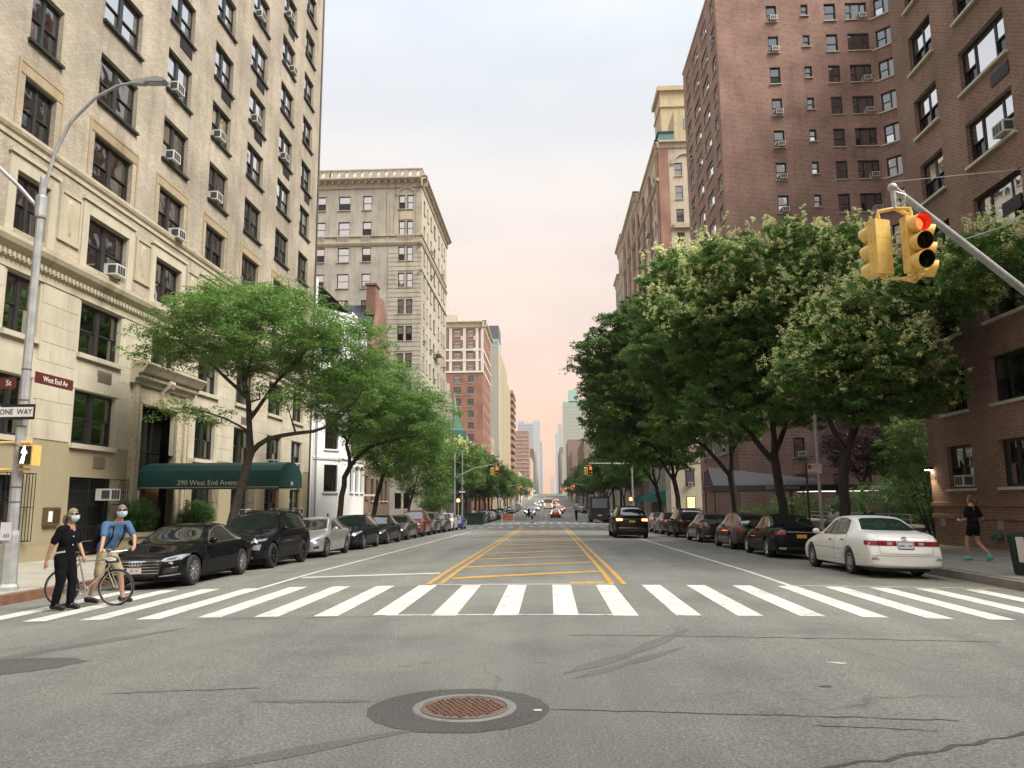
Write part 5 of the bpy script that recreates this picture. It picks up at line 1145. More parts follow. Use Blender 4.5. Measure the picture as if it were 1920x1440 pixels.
# --- left, near: honey locusts
tree('locust_tree', 'airy light green locust tree in front of the green entrance canopy', (-10.95, 26.2, z_(-11, 26)),
     [(-10.95, 26.2, 0, .17), (-10.75, 26.2, 1.4, .15), (-10.45, 26.2, 2.7, .14), (-10.2, 26.2, 3.7, .135)],
     [[(-10.25, 26.2, 3.5, .12), (-10.35, 26.1, 4.6, .10), (-10.5, 26.0, 5.9, .085), (-10.7, 25.9, 7.4, .05), (-10.9, 25.9, 8.6, .02)], [(-10.2, 26.2, 3.55, .10), (-9.6, 26.0, 3.95, .085), (-8.6, 25.9, 4.12, .07), (-7.4, 25.8, 4.35, .05), (-6.4, 26.2, 5.6, .02)],
      [(-10.35, 26.1, 4.6, .08), (-9.8, 26.4, 5.6, .06), (-8.9, 26.6, 6.8, .045), (-7.9, 26.4, 7.7, .02)], [(-10.45, 26.0, 5.4, .07), (-11.4, 25.6, 6.4, .05), (-12.4, 25.4, 7.2, .03), (-13.4, 25.5, 7.5, .015)], [(-10.3, 26.1, 4.2, .05), (-10.9, 25.4, 4.6, .035), (-11.9, 25.0, 4.9, .02)], [(-10.5, 26, 5.9, .06), (-9.9, 25.2, 7.2, .04), (-9.4, 24.8, 8.4, .02)]],
     [(-10.4, 26.2, 7.7, 3.3, 2.9, 1.35), (-13.0, 25.6, 7.2, 1.3, 1.3, .75), (-11.7, 25.0, 4.75, 1.05, .7, .38), (-7.5, 26.2, 7.2, 1.9, 2.0, 1.4), (-10.6, 26.2, 8.9, 2.4, 2.0, .7), (-8.4, 26.0, 5.5, 1.7, 1.3, .5), (-6.6, 26.4, 6.1, 1.0, 1.2, .8)],
     420, .33, 190, .135, (.6, .6, .2), LOCUST, BARK_L, group=GL_, droop=.35, flat=.75, aspect=.32)
tree('locust_tree', 'leaning locust tree in front of the white townhouse', (-11.0, 40, z_(-11, 40)),
     [(-11.0, 40, -.1, .17), (-10.8, 40, 1.6, .15), (-10.55, 40, 3.1, .14), (-10.25, 40, 3.9, .13)],
     [[(-10.4, 40, 3.6, .11), (-10.5, 39.9, 4.8, .08), (-10.4, 39.8, 6.2, .06), (-10.9, 39.6, 8.2, .02)], [(-10.25, 40, 3.8, .11), (-9.4, 39.9, 4.6, .09), (-8.1, 39.8, 5.0, .07), (-6.8, 39.7, 5.2, .03)], [(-10.4, 39.8, 5.2, .07), (-9.2, 39.9, 6.6, .05), (-7.8, 40, 7.8, .02)], [(-10.5, 39.9, 5.0, .06), (-11.6, 39.6, 6.2, .04), (-12.4, 39.6, 7.2, .02)]],
     [(-9.2, 40, 6.9, 3.0, 2.8, 1.9), (-6.6, 40, 6.4, 1.6, 2, 1.4), (-9.7, 40, 8.6, 2.4, 2.2, .9), (-11.6, 39.8, 7.4, 1.4, 1.6, 1.0), (-6.6, 40, 4.7, 1.4, 1.4, .6)],
     340, .38, 190, .15, (.66, .66, .28), LOCUST, BARK, group=GL_, droop=.35, flat=.7, aspect=.34)
tree('locust_tree', 'darker locust tree in front of the brownstone, behind the leaning one', (-10.9, 47.5, z_(-11, 47)),
     [(-10.9, 47.5, -.1, .16), (-10.6, 47.5, 2.2, .14), (-10.1, 47.5, 3.8, .12)], [[(-10.1, 47.5, 3.7, .1), (-9.6, 47.4, 5.4, .06), (-9.0, 47.4, 7.2, .02)], [(-10.2, 47.5, 3.5, .08), (-11.2, 47.4, 5.2, .05), (-11.4, 47.2, 6.8, .02)], [(-10.1, 47.5, 3.7, .08), (-8.8, 47.4, 4.6, .05), (-7.4, 47.4, 5.4, .02)]],
     [(-9.4, 47.5, 5.8, 3.1, 2.6, 2.4), (-7.4, 47.5, 5.2, 1.5, 1.8, 1.5), (-10.0, 47.5, 7.6, 2, 2, 1)], 250, .42, 170, .17, (.66, .66, .36), SOPH, BARK, group=GL_, droop=.3)
tree('street_tree', 'small dark street tree in front of the grey limestone corner', (-10.8, 58.6, z_(-11, 58)),
     [(-10.8, 58.6, -.4, .12), (-10.6, 58.6, 1.4, .1), (-10.3, 58.6, 2.6, .09)], [[(-10.3, 58.6, 2.5, .08), (-9.9, 58.6, 4.2, .05), (-9.6, 58.5, 5.8, .02)], [(-10.3, 58.6, 2.4, .06), (-11.2, 58.5, 4.2, .02)]],
     [(-9.8, 58.6, 4.4, 2.3, 2.2, 2.0), (-8.6, 58.6, 3.6, 1.4, 1.6, 1.2), (-10.2, 58.6, 6.2, 1.6, 1.5, .9)], 150, .42, 110, .17, (.55, .55, .35), DARKL, BARK, group=GL_)
tree('street_tree', 'low pale green sapling at the end of the first block on the left side', (-10.8, 70, z_(-11, 70)), [(-10.8, 70, -.6, .06), (-10.7, 70, 1.2, .05)], [[(-10.7, 70, 1.1, .04), (-10.4, 70, 2.6, .015)]], [(-10.4, 70, 2.4, 1.7, 1.5, 1.3)], 70, .4, 90, .17, (.5, .5, .3), LOCUST, BARK, group=GL_)
# --- right, near: pagoda trees in flower
KR_ = dict(flowers=.6, group=GR_, droop=.15, flat=.35)
tree('pagoda_tree', 'flowering pagoda tree beside the white sedan, full of cream blossom', (10.3, 27.5, z_(10.3, 27)),
     [(10.35, 27.5, 0, .20), (10.2, 27.5, 1.5, .175), (10.3, 27.5, 2.9, .165), (10.45, 27.5, 3.5, .16)],
     [[(10.4, 27.5, 3.3, .13), (9.9, 27.4, 4.4, .09), (9.3, 27.2, 5.6, .06), (8.9, 27.0, 6.8, .02)], [(10.4, 27.5, 3.3, .14), (11.0, 27.5, 4.6, .10), (11.4, 27.3, 6.0, .07), (11.6, 27.0, 7.6, .02)], [(10.9, 27.5, 4.4, .09), (12.2, 27.2, 5.6, .07), (12.9, 26.5, 7.0, .05), (13.3, 25.2, 8.0, .03), (13.4, 23, 8.7, .015)], [(10.5, 27.5, 3.6, .08), (10.6, 26.6, 5.0, .05), (10.7, 26.0, 6.4, .02)]],
     [(11.0, 27.2, 6.5, 2.4, 2.2, 2.1), (9.3, 27.0, 6.0, 1.3, 1.5, .95), (10.9, 26.8, 8.3, 1.4, 1.4, .8), (12.9, 27.0, 5.6, 1.1, 1.3, 1.1), (13.0, 27.5, 9.4, 1.7, 2.0, 1.0), (13.5, 25.2, 8.3, 1.05, 1.3, .7), (13.3, 23.0, 8.9, 1.1, 1.4, .75)],
     520, .40, 230, .15, (.40, .40, .19), SOPH, BARK, fsize=.055, nfl=34, **KR_)
tree('pagoda_tree', 'tallest flowering pagoda tree, topping the leafy mass in front of the brick tower', (10.2, 34.4, z_(10.3, 34)),
     [(10.3, 34.4, -.1, .22), (10.15, 34.4, 1.6, .2), (9.95, 34.4, 3.0, .19), (9.9, 34.4, 3.8, .18)],
     [[(9.9, 34.4, 3.4, .14), (8.9, 34.3, 4.6, .11), (7.8, 34.1, 5.9, .08), (6.9, 34, 8, .05), (6.4, 34, 10, .02)], [(9.9, 34.4, 3.6, .14), (9.9, 34.3, 5.6, .11), (9.7, 34.2, 8.0, .08), (10.2, 34, 11, .05), (10.7, 34, 13.4, .02)], [(9.9, 34.4, 3.6, .13), (10.7, 34.6, 5.4, .1), (11.8, 34.8, 7.6, .07), (12.9, 35, 10, .04), (13.4, 35, 11.6, .02)], [(9.9, 34.4, 4.2, .1), (9.6, 33.2, 6.4, .07), (9.2, 32.4, 9, .03)]],
     [(9.6, 34.4, 9.0, 3.6, 3.0, 3.3), (10.9, 34.6, 12.9, 2.0, 1.9, 1.5), (13.0, 35, 11.2, 2.2, 2.2, 1.8), (13.6, 35.6, 13.0, 2.1, 2.0, 1.5), (15.8, 36, 11.4, 1.9, 2.0, 1.6), (15.2, 35.2, 8.8, 1.7, 1.8, 1.6), (6.7, 34, 9.6, 1.7, 2.0, 1.9), (8.3, 34, 12.0, 1.9, 2, 1.5), (12.2, 34.6, 8.0, 1.9, 2, 1.8), (7.4, 33.6, 6.2, 1.6, 1.5, 1.1), (9.2, 33.6, 5.7, 1.7, 1.5, .8), (11.8, 34.4, 5.8, 1.6, 1.6, .9)],
     860, .46, 220, .18, (.47, .47, .23), SOPH, BARK, fsize=.07, nfl=30, **{**KR_, 'flowers': .45})
tree('pagoda_tree', 'forked flowering pagoda tree beside the dark canopy of the tower', (10.2, 43, z_(10.3, 43)),
     [(10.2, 43, -.2, .20), (10.1, 43, 1.6, .18), (9.95, 43, 3.3, .17)],
     [[(9.95, 43, 3.1, .13), (8.9, 42.9, 4.4, .1), (7.6, 42.8, 5.6, .07), (6.8, 42.7, 8, .04), (6.4, 42.6, 10, .02)], [(9.95, 43, 3.1, .13), (10.1, 42.9, 5.2, .1), (9.6, 42.8, 8.2, .07), (9.6, 42.7, 12, .04), (9.8, 42.6, 15, .02)], [(10.0, 43, 4.2, .09), (11.2, 43.2, 6.4, .06), (12, 43.2, 9, .02)]],
     [(8.4, 43, 11.0, 3.3, 3.0, 3.6), (9.7, 43, 14.6, 2.2, 2.2, 1.5), (7.6, 42.8, 14.4, 2.0, 2.2, 1.4), (12.0, 43.2, 12.6, 2.2, 2.2, 1.8), (6.3, 42.6, 9.6, 1.8, 2.2, 2.4), (10.8, 43, 9.5, 2.2, 2.4, 2.4), (7.2, 42.6, 6.2, 2.0, 1.6, 1.3), (9.8, 42.6, 5.9, 2.0, 1.6, .9)],
     600, .52, 200, .21, (.54, .54, .28), SOPH, BARK, fsize=.085, nfl=24, **{**KR_, 'flowers': .22})
tree('pagoda_tree', 'broad dark green tree overhanging the avenue before the cream stone corner', (10.2, 61, z_(10.3, 61)),
     [(10.2, 61, -.5, .22), (10.0, 61, 2.0, .19), (9.7, 61, 3.6, .18)], [[(9.7, 61, 3.4, .14), (8.4, 60.8, 5.6, .1), (6.8, 60.5, 8.8, .06), (5.2, 60.2, 12, .02)], [(9.7, 61, 3.5, .13), (9.4, 61, 7, .09), (8.2, 61, 12, .05), (7.8, 61, 16, .02)], [(9.8, 61, 3.4, .1), (10.8, 61, 6.4, .06), (11.4, 61, 9.6, .02)]],
     [(7.4, 61, 11.6, 3.6, 3.2, 4.2), (4.4, 60.4, 13.6, 2.0, 2.2, 2.0), (4.8, 60.2, 9.4, 2.0, 2.2, 2.4), (7.6, 61, 16.6, 2.4, 2.2, 1.5), (5.6, 60.6, 15.4, 2.0, 2.0, 1.5), (10.6, 61, 9, 2.2, 2.4, 3), (7.6, 60.4, 6.0, 2.6, 2, 1.5), (10.2, 60.4, 5.4, 1.8, 2, 1.1), (9.2, 60, 14, 2, 2, 2)],
     560, .62, 150, .28, (.66, .66, .38), DARKL, BARK, group=GR_, fsize=.11, nfl=16)
tree('pagoda_tree', 'dark tree at the end of the first block whose twigs stand against the pink sky', (10.2, 72, z_(10.3, 72)),
     [(10.2, 72, -.7, .2), (10.1, 72, 1.8, .18), (9.8, 72, 3.4, .16)], [[(9.8, 72, 3.2, .13), (8.0, 71.6, 6, .09), (5.8, 71, 10, .05), (3.6, 70.4, 13.4, .02)], [(9.8, 72, 3.3, .12), (9.2, 72, 7, .07), (7.6, 72, 12, .03)], [(9.9, 72, 3.2, .09), (10.8, 72, 6, .03)]],
     [(7.0, 71.4, 10.6, 3.0, 3.2, 4.4), (5.0, 70.4, 12.6, 1.7, 2.2, 2.8), (5.8, 70.4, 7.6, 1.9, 2.0, 2.2), (8.8, 72, 8.4, 2.6, 2.6, 3.4), (3.7, 70, 14.2, 1.4, 1.4, 1.1)],
     440, .62, 120, .31, (.78, .78, .55), DARKL, BARK, group=GR_)
# --- smaller trees down the avenue
far_sites = []
y = 97
while y < 420: far_sites.append(y); y += 9.5 if y < 180 else (13 if y < 280 else 19)
protos = {}
order_ = ['first', 'second', 'third', 'fourth', 'fifth', 'sixth', 'seventh', 'eighth', 'ninth', 'tenth', 'eleventh', 'twelfth', 'thirteenth', 'fourteenth', 'fifteenth', 'sixteenth', 'seventeenth', 'eighteenth', 'nineteenth', 'twentieth', 'twenty-first', 'twenty-second', 'twenty-third', 'twenty-fourth', 'twenty-fifth', 'twenty-sixth', 'twenty-seventh', 'twenty-eighth', 'twenty-ninth', 'thirtieth']
for i in range(4):
    b = 5.2+i*.5; protos[i] = tree('street_tree', 'tmp', (0, 0, 0), [(0, 0, -.3, .15), (.1, 0, 1.5, .13), (.1, .1, 2.8, .12)], [[(.1, .1, 2.7, .1), (-.7, 0, 4.4, .05), (-1.2, .3, 6, .02)], [(.1, .1, 2.7, .1), (.9, .2, 4.6, .05), (1.3, 0, 6.2, .02)]],
         [(0, 0, b, 2.6, 2.7, 2.0), (-1.3+i*.4, .4, b+1.2, 1.7, 1.7, 1.2), (1.4, -.5, b-.6, 1.7, 1.8, 1.4)], 110, .62, 80, .34, (.72, .72, .5), (SOPH, DARKL, SOPH, DARKL)[i], BARK, flowers=.3 if i == 0 else 0, fsize=.14, nfl=14)
used = set()
for sd in (-1, 1):
    for j, y in enumerate(far_sites):
        if any(a-2 < y < c+2 for a, c in ((80, 90), (160, 168), (240, 248), (320, 328), (400, 408))): continue
        i = 0 if (sd < 0 and j in (0, 2, 3)) else rnd.choice((1, 2, 3)); x = (KL-.9 if sd < 0 else KR+.8)+rnd.uniform(-.2, .2); src = protos[i]
        o = copy_tree(src) if i in used else src; used.add(i); s = rnd.uniform(.9, 1.25)*(1.0 if sd < 0 else 1.12); o.location = (x, y, zs(x, y)); o.rotation_euler = (0, 0, rnd.uniform(0, 6.28)); o.scale = (s, s, s*rnd.uniform(.95, 1.2))
        setp(o, ('cream flowering ' if i == 0 else 'dark green ')+'street tree, %s past the mast arm on the left pavement' % order_[j] if sd < 0 else 'dark green street tree, %s past the teal awning on the right pavement' % order_[j], 'tree', GL_ if sd < 0 else 'street trees down the right pavement')
# --- courtyard plants and planters
def shrub(name, label, base, blobs, ncl, nleaf, lsize, lrad, mat, cat='shrub', dmin=.2, group=None):
    t = thing(name, label, cat, base, 0, group); C = sample_blobs(blobs, ncl, dmin, 1.2)
    st = MB()
    for c in C[::4]: st.tube([(c[0]*.25, c[1]*.25, 0), (c[0]*.6, c[1]*.6, c[2]*.55), tuple(c)], [.02, .014, .005], 4, caps=False)
    st.build('stems', BARK, t, fix=False); obj('foliage', leaf_mesh('foliage', C, lrad, nleaf, lsize, mat, .1, .4), t); return t
shrub('hedge', 'pale green bushy hedge behind the white sedan roof', (17.2, 41, 0), [(0, 0, 1.5, 2.4, 1.2, 1.2), (-1.7, 0, 1.3, 1.2, 1, 1.0)], 170, 55, .13, (.34, .34, .26), HEDGE)
shrub('hedge', 'dark green tall shrubs against the corner brick wing in the courtyard', (17.2, 35.5, 0), [(0, 0, 2.0, 1.9, 1.6, 2.0), (-.8, 0, 3.6, 1.1, 1.2, 1.6)], 170, 60, .14, (.36, .36, .3), DARKL)
shrub('hedge', 'dark green shrub between the pale hedge and the corner wing', (19.6, 43, 0), [(0, 0, 1.8, 2.0, 1.4, 1.7)], 110, 60, .15, (.38, .38, .3), DARKL)
shrub('hedge', 'yellow green shrub behind the bus sign post in the courtyard', (14.9, 47.5, 0), [(0, 0, 1.0, 2.3, 1.2, 1.1)], 110, 50, .14, (.36, .36, .26), HEDGE)
shrub('hedge', 'low dark shrub beside the shelter column in the courtyard', (12.9, 49, 0), [(0, 0, .7, 1.4, 1.0, .8)], 70, 50, .14, (.3, .3, .22), DARKL)
tree('plum_tree', 'small purple leaved plum tree in the courtyard', (18.6, 47, 0), [(18.6, 47, 0, .1), (18.5, 47, 1.6, .09), (18.6, 47, 2.6, .08)], [[(18.6, 47, 2.5, .07), (18.0, 47, 4, .03), (17.6, 47, 5.4, .015)], [(18.6, 47, 2.5, .07), (19.3, 47, 4.2, .03), (19.8, 47, 5.6, .015)]], [(18.7, 47, 5.0, 2.2, 1.8, 1.7)], 150, .42, 110, .16, (.5, .5, .34), PLUM, BARK)
tree('courtyard_tree', 'dark courtyard tree half hidden between the plum tree and the corner wing', (20.4, 45, 0), [(20.4, 45, 0, .1), (20.4, 45, 2.6, .08)], [[(20.4, 45, 2.5, .07), (20.0, 45, 4.4, .02)], [(20.4, 45, 2.5, .07), (21, 45, 4.6, .02)]], [(20.5, 45, 4.4, 1.8, 1.6, 1.9)], 110, .42, 100, .17, (.5, .5, .34), DARKL, BARK)
PLAN = stone_mat('planter_stone', (.38, .33, .24), .1, .5)
for (y, side, hgt, w) in ((27.35, 'left of', 1.9, 1.1), (32.1, 'beyond', 1.75, 1.25)):
    p = thing('stone_planter', 'stone planter holding a boxwood %s the canopied door' % side, 'planter', (-14.75, y, zs(-14.7, y)))
    m = MB(); m.box(-.42, .42, -w, w, 0, .62); m.build('trough', PLAN, p); m = MB(); m.box(-.5, .5, -w-.08, w+.08, .62, .76); m.build('rim', PLAN, p); m = MB(); m.box(-.4, .4, -w+.04, w-.04, .7, .775); m.build('soil', JOINT, p)
    shrub('boxwood', 'clipped boxwood bush in the stone planter %s the canopied door' % side, (-14.75, y, zs(-14.7, y)+.77), [(0, 0, .55, .55, w*.85, .62)], 190, 60, .07, (.16, .16, .14), BOX, 'bush', .1)
flg = thing('flag', 'blue flag on a pole above the trees by the townhouses', 'flag', (-15.5, 56, 9.0))
m = MB(); m.tube([(0, 0, 0), (3.1, -.3, 2.7)], .03, 6); m.build('flagpole', GALV, flg)
m = MB()
for i in range(8):
    for j in range(6):
        def fp(i, j): s = i/8; t_ = j/6; return (3.0-1.1*s-.25*t_, -.3+.12*sin(5*s+2*t_)-.2*t_, 2.65-1.05*s-.95*t_+.10*sin(4*t_+6*s))
        m.quad(fp(i, j), fp(i+1, j), fp(i+1, j+1), fp(i, j+1))
m.build('cloth', pmat('blue_flag_cloth', (.02, .085, .32), .75), flg, True)
# ================================================================== VEHICLES
def paint(name, col, metal=.0, rough=.3, coat=.8): return pmat(name, col, rough, metal, 0.0 if max(col) < .03 else (.12 if max(col) < .1 else .4), coat=.4 if max(col) < .03 else coat)
CARGLASS = pmat('car_glass', (.012, .016, .015), .03, spec=.9); CARGLASS.node_tree.nodes['Principled BSDF'].inputs['IOR'].default_value = 1.75
GREENGLASS = pmat('green_tinted_car_glass', (.02, .038, .032), .03, spec=.8)
RUBBER = pmat('tyre_rubber', (.014, .014, .014), .8); PLASTIC = pmat('black_plastic', (.016, .016, .017), .5); RIM = pmat('alloy_rim', (.52, .52, .54), .25, metal=.9); RIM_D = pmat('dark_alloy_rim', (.045, .045, .05), .3, metal=.8)
HUBCAP = pmat('hubcap_silver', (.42, .42, .43), .35, metal=.7); LENS = pmat('headlight_lens', (.30, .32, .34), .06, metal=.35, spec=1); LENS_D = pmat('headlight_dark', (.03, .032, .036), .1, spec=1)
TAIL = pmat('tail_lens', (.22, .008, .012), .12, coat=.6); TAIL_ON = pmat('lit_tail_lens', (.5, .03, .02), .2, emit=(1, .16, .06), estr=5); REFL = pmat('clear_reverse_lens', (.35, .30, .28), .15); AMBER = pmat('amber_lens', (.55, .16, .02), .2)
PLATE_Y = pmat('yellow_plate', (.62, .38, .06), .5); PLATE_W = pmat('white_plate', (.55, .58, .62), .5); PLATE_P = pmat('pale_pink_plate', (.62, .55, .56), .5); INK = pmat('plate_ink', (.03, .04, .12), .6); INK_R = pmat('red_plate_ink', (.35, .05, .06), .6)
HEADLIT = pmat('lit_headlight', (1, .9, .7), .3, emit=(1, .86, .6), estr=6)

def loft_body(st, W, wheels, wr, name):
    """st: stations (s, zb, zbelt, ztop, hw, hwt): front at s=0. returns finished shell mesh (subdivided, arches cut)"""
    bm = bmesh.new(); rows = []
    L = st[-1][0]
    for s, zb, zbelt, zt_, hw, hwt in st:
        h = W/2*hw; t = W/2*hwt; y = s-L/2; dz = zbelt-zb; dr = max(.012, (zt_-zbelt)*.085)
        P = [(0, zb), (h*.78, zb), (h*.955, zb+.05), (h*.995, zb+.35*dz), (h*.998, zb+.62*dz), (h*.975, zb+.86*dz), (h*.915, zbelt), (t, zt_-dr), (t*.72, zt_-dr*.32), (0, zt_)]
        full = P+[(-x, z) for x, z in reversed(P[1:-1])]
        rows.append([bm.verts.new((x, y, z)) for x, z in full])
    n = len(rows[0])
    for a, b in zip(rows, rows[1:]):
        for k in range(n): bm.faces.new((a[k], a[(k+1) % n], b[(k+1) % n], b[k]))
    for r in (rows[0], rows[-1]):
        m = len(r); h = m//2
        for k in range(h):
            i0, i1, j1, j0 = k, k+1, (m-k-1) % m, (m-k) % m
            vs = []
            for q in (r[i0], r[i1], r[j1], r[j0]):
                if q not in vs: vs.append(q)
            if len(vs) >= 3:
                try: bm.faces.new(vs)
                except ValueError: pass
    bmesh.ops.recalc_face_normals(bm, faces=bm.faces[:])
    cl = bm.edges.layers.float.get('crease_edge') or bm.edges.layers.float.new('crease_edge')
    for a, b in zip(rows, rows[1:]):
        for k in (2, n-2):
            e = bm.edges.get((a[k], b[k])); e and e.__setitem__(cl, .6)
        for k in (6, n-6):
            e = bm.edges.get((a[k], b[k])); e and e.__setitem__(cl, .45)
        for k in (7, n-7):
            e = bm.edges.get((a[k], b[k])); e and e.__setitem__(cl, .55)
    me = bpy.data.meshes.new(name); bm.to_mesh(me); bm.free()
    o = bpy.data.objects.new(name, me); COL.objects.link(o); sub = o.modifiers.new('s', 'SUBSURF'); sub.levels = 2; sub.render_levels = 2
    cut = MB()
    for y in wheels:
        for s in (-1, 1): cut.lathe([(.001, s*(W/2-.27)), (wr, s*(W/2-.27)), (wr, s*(W/2+.3)), (.001, s*(W/2+.3))], 28, 'x', (0, y-L/2, wr*.93))
    co = cut.build('cut', PLASTIC); bo = o.modifiers.new('b', 'BOOLEAN'); bo.object = co; bo.operation = 'DIFFERENCE'; bo.solver = 'EXACT'
    res = evaluate(o, (co,)); res.name = 'body'
    o.modifiers.remove(bo); ev = evaluate(o)
    bvh = BVHTree.FromPolygons([v.co.copy() for v in ev.vertices], [tuple(p.vertices) for p in ev.polygons]); 
    bpy.data.objects.remove(o); bpy.data.objects.remove(co)
    # smooth normals come from the uncut shell
    res.shade_smooth(); res.set_sharp_from_angle(angle=R_(38)); return res, bvh, L
def patch(bvh, outline, axis, mat, off=.004, step=.06, name='panel', sym=False, smooth=True):
    """a piece of sheet following the body: outline drawn in side ('side'), front/rear ('front','rear') or plan ('top') view"""
    P = []
    for (a, b), (c, d) in zip(outline, outline[1:]+outline[:1]):
        n = max(1, int(math.hypot(c-a, d-b)/step))
        for i in range(n): P.append(Vector((a+(c-a)*i/n, b+(d-b)*i/n)))
    xs = [p.x for p in P]; zs_ = [p.y for p in P]; n0 = len(P); V = list(P)
    x = min(xs)+step/2
    while x < max(xs):
        z = min(zs_)+step/2
        while z < max(zs_): V.append(Vector((x+rnd.uniform(-.003, .003), z+rnd.uniform(-.003, .003)))); z += step
        x += step
    vv, ee, ff, *_ = geometry.delaunay_2d_cdt(V, [(i, (i+1) % n0) for i in range(n0)], [list(range(n0))], 1, 1e-5)
    mb = MB(); ok = []
    for q in vv:
        if axis == 'side+': o, d = Vector((3, q.x, q.y)), Vector((-1, 0, 0))
        elif axis == 'side-': o, d = Vector((-3, q.x, q.y)), Vector((1, 0, 0))
        elif axis == 'front': o, d = Vector((q.x, -6, q.y)), Vector((0, 1, 0))
        elif axis == 'rear': o, d = Vector((q.x, 6, q.y)), Vector((0, -1, 0))
        else: o, d = Vector((q.x, q.y, 5)), Vector((0, 0, -1))
        h, nrm, *_ = bvh.ray_cast(o, d)
        ok.append(h is not None); 
        if h is None: mb.v.append((0, 0, 0))
        else:
            if nrm.dot(d) > 0: nrm = -nrm
            mb.v.append(tuple(h+nrm*off))
    for f in ff:
        if all(ok[i] for i in f): mb.f.append(tuple(f)); mb.m.append(0)
    me = mb.mesh(name, mat, False, fix=False); 
    if smooth: me.shade_smooth()
    return me
WHL = {}
def wheel_mesh(r, w, style):
    key = (round(r, 3), style)
    if key in WHL: return WHL[key]
    t = MB(); t.lathe([(r*.66, -w/2), (r*.93, -w/2), (r, -w/2+.03), (r, w/2-.03), (r*.93, w/2), (r*.66, w/2), (r*.62, w/2-.03), (r*.62, -w/2), (r*.66, -w/2)], 32, 'x'); tm = t.mesh('tyre', RUBBER, True)
    q = MB(); rr = r*.66; q.lathe([(rr, w/2-.005), (rr*.93, w/2-.012), (rr*.9, w/2-.06), (rr*.9, -w/2+.03)], 28, 'x'); q.mi = 1; q.lathe([(.001, w/2-.09), (rr*.9, w/2-.09)], 24, 'x'); q.mi = 0
    if style == 'cap':
        q.lathe([(.001, w/2+.004), (rr*.4, w/2), (rr*.9, w/2-.02)], 24, 'x'); q.mi = 1
        for k in range(12): a = 2*pi*k/12; q.ball((w/2-.008, rr*.68*cos(a), rr*.68*sin(a)), (.012, .028, .028), 6, 4)
    else:
        n = {'ten': 10, 'five': 5, 'dark': 6, 'seven': 7}[style]; wd = {'ten': .03, 'five': .06, 'dark': .05, 'seven': .045}[style]
        for k in range(n):
            a = 2*pi*k/n
            for da in ((-.09, .09) if style == 'ten' else (0,)): q.bar((w/2-.03, .04*cos(a), .04*sin(a)), (w/2-.02, rr*.95*cos(a+da), rr*.95*sin(a+da)), wd*(.6 if style == 'ten' else 1), .035)
        q.lathe([(.001, w/2-.005), (.05, w/2-.008), (.06, w/2-.05)], 14, 'x')
    rm = q.mesh('rim', [{'cap': HUBCAP, 'dark': RIM_D}.get(style, RIM), PLASTIC], True); WHL[key] = (tm, rm); return WHL[key]

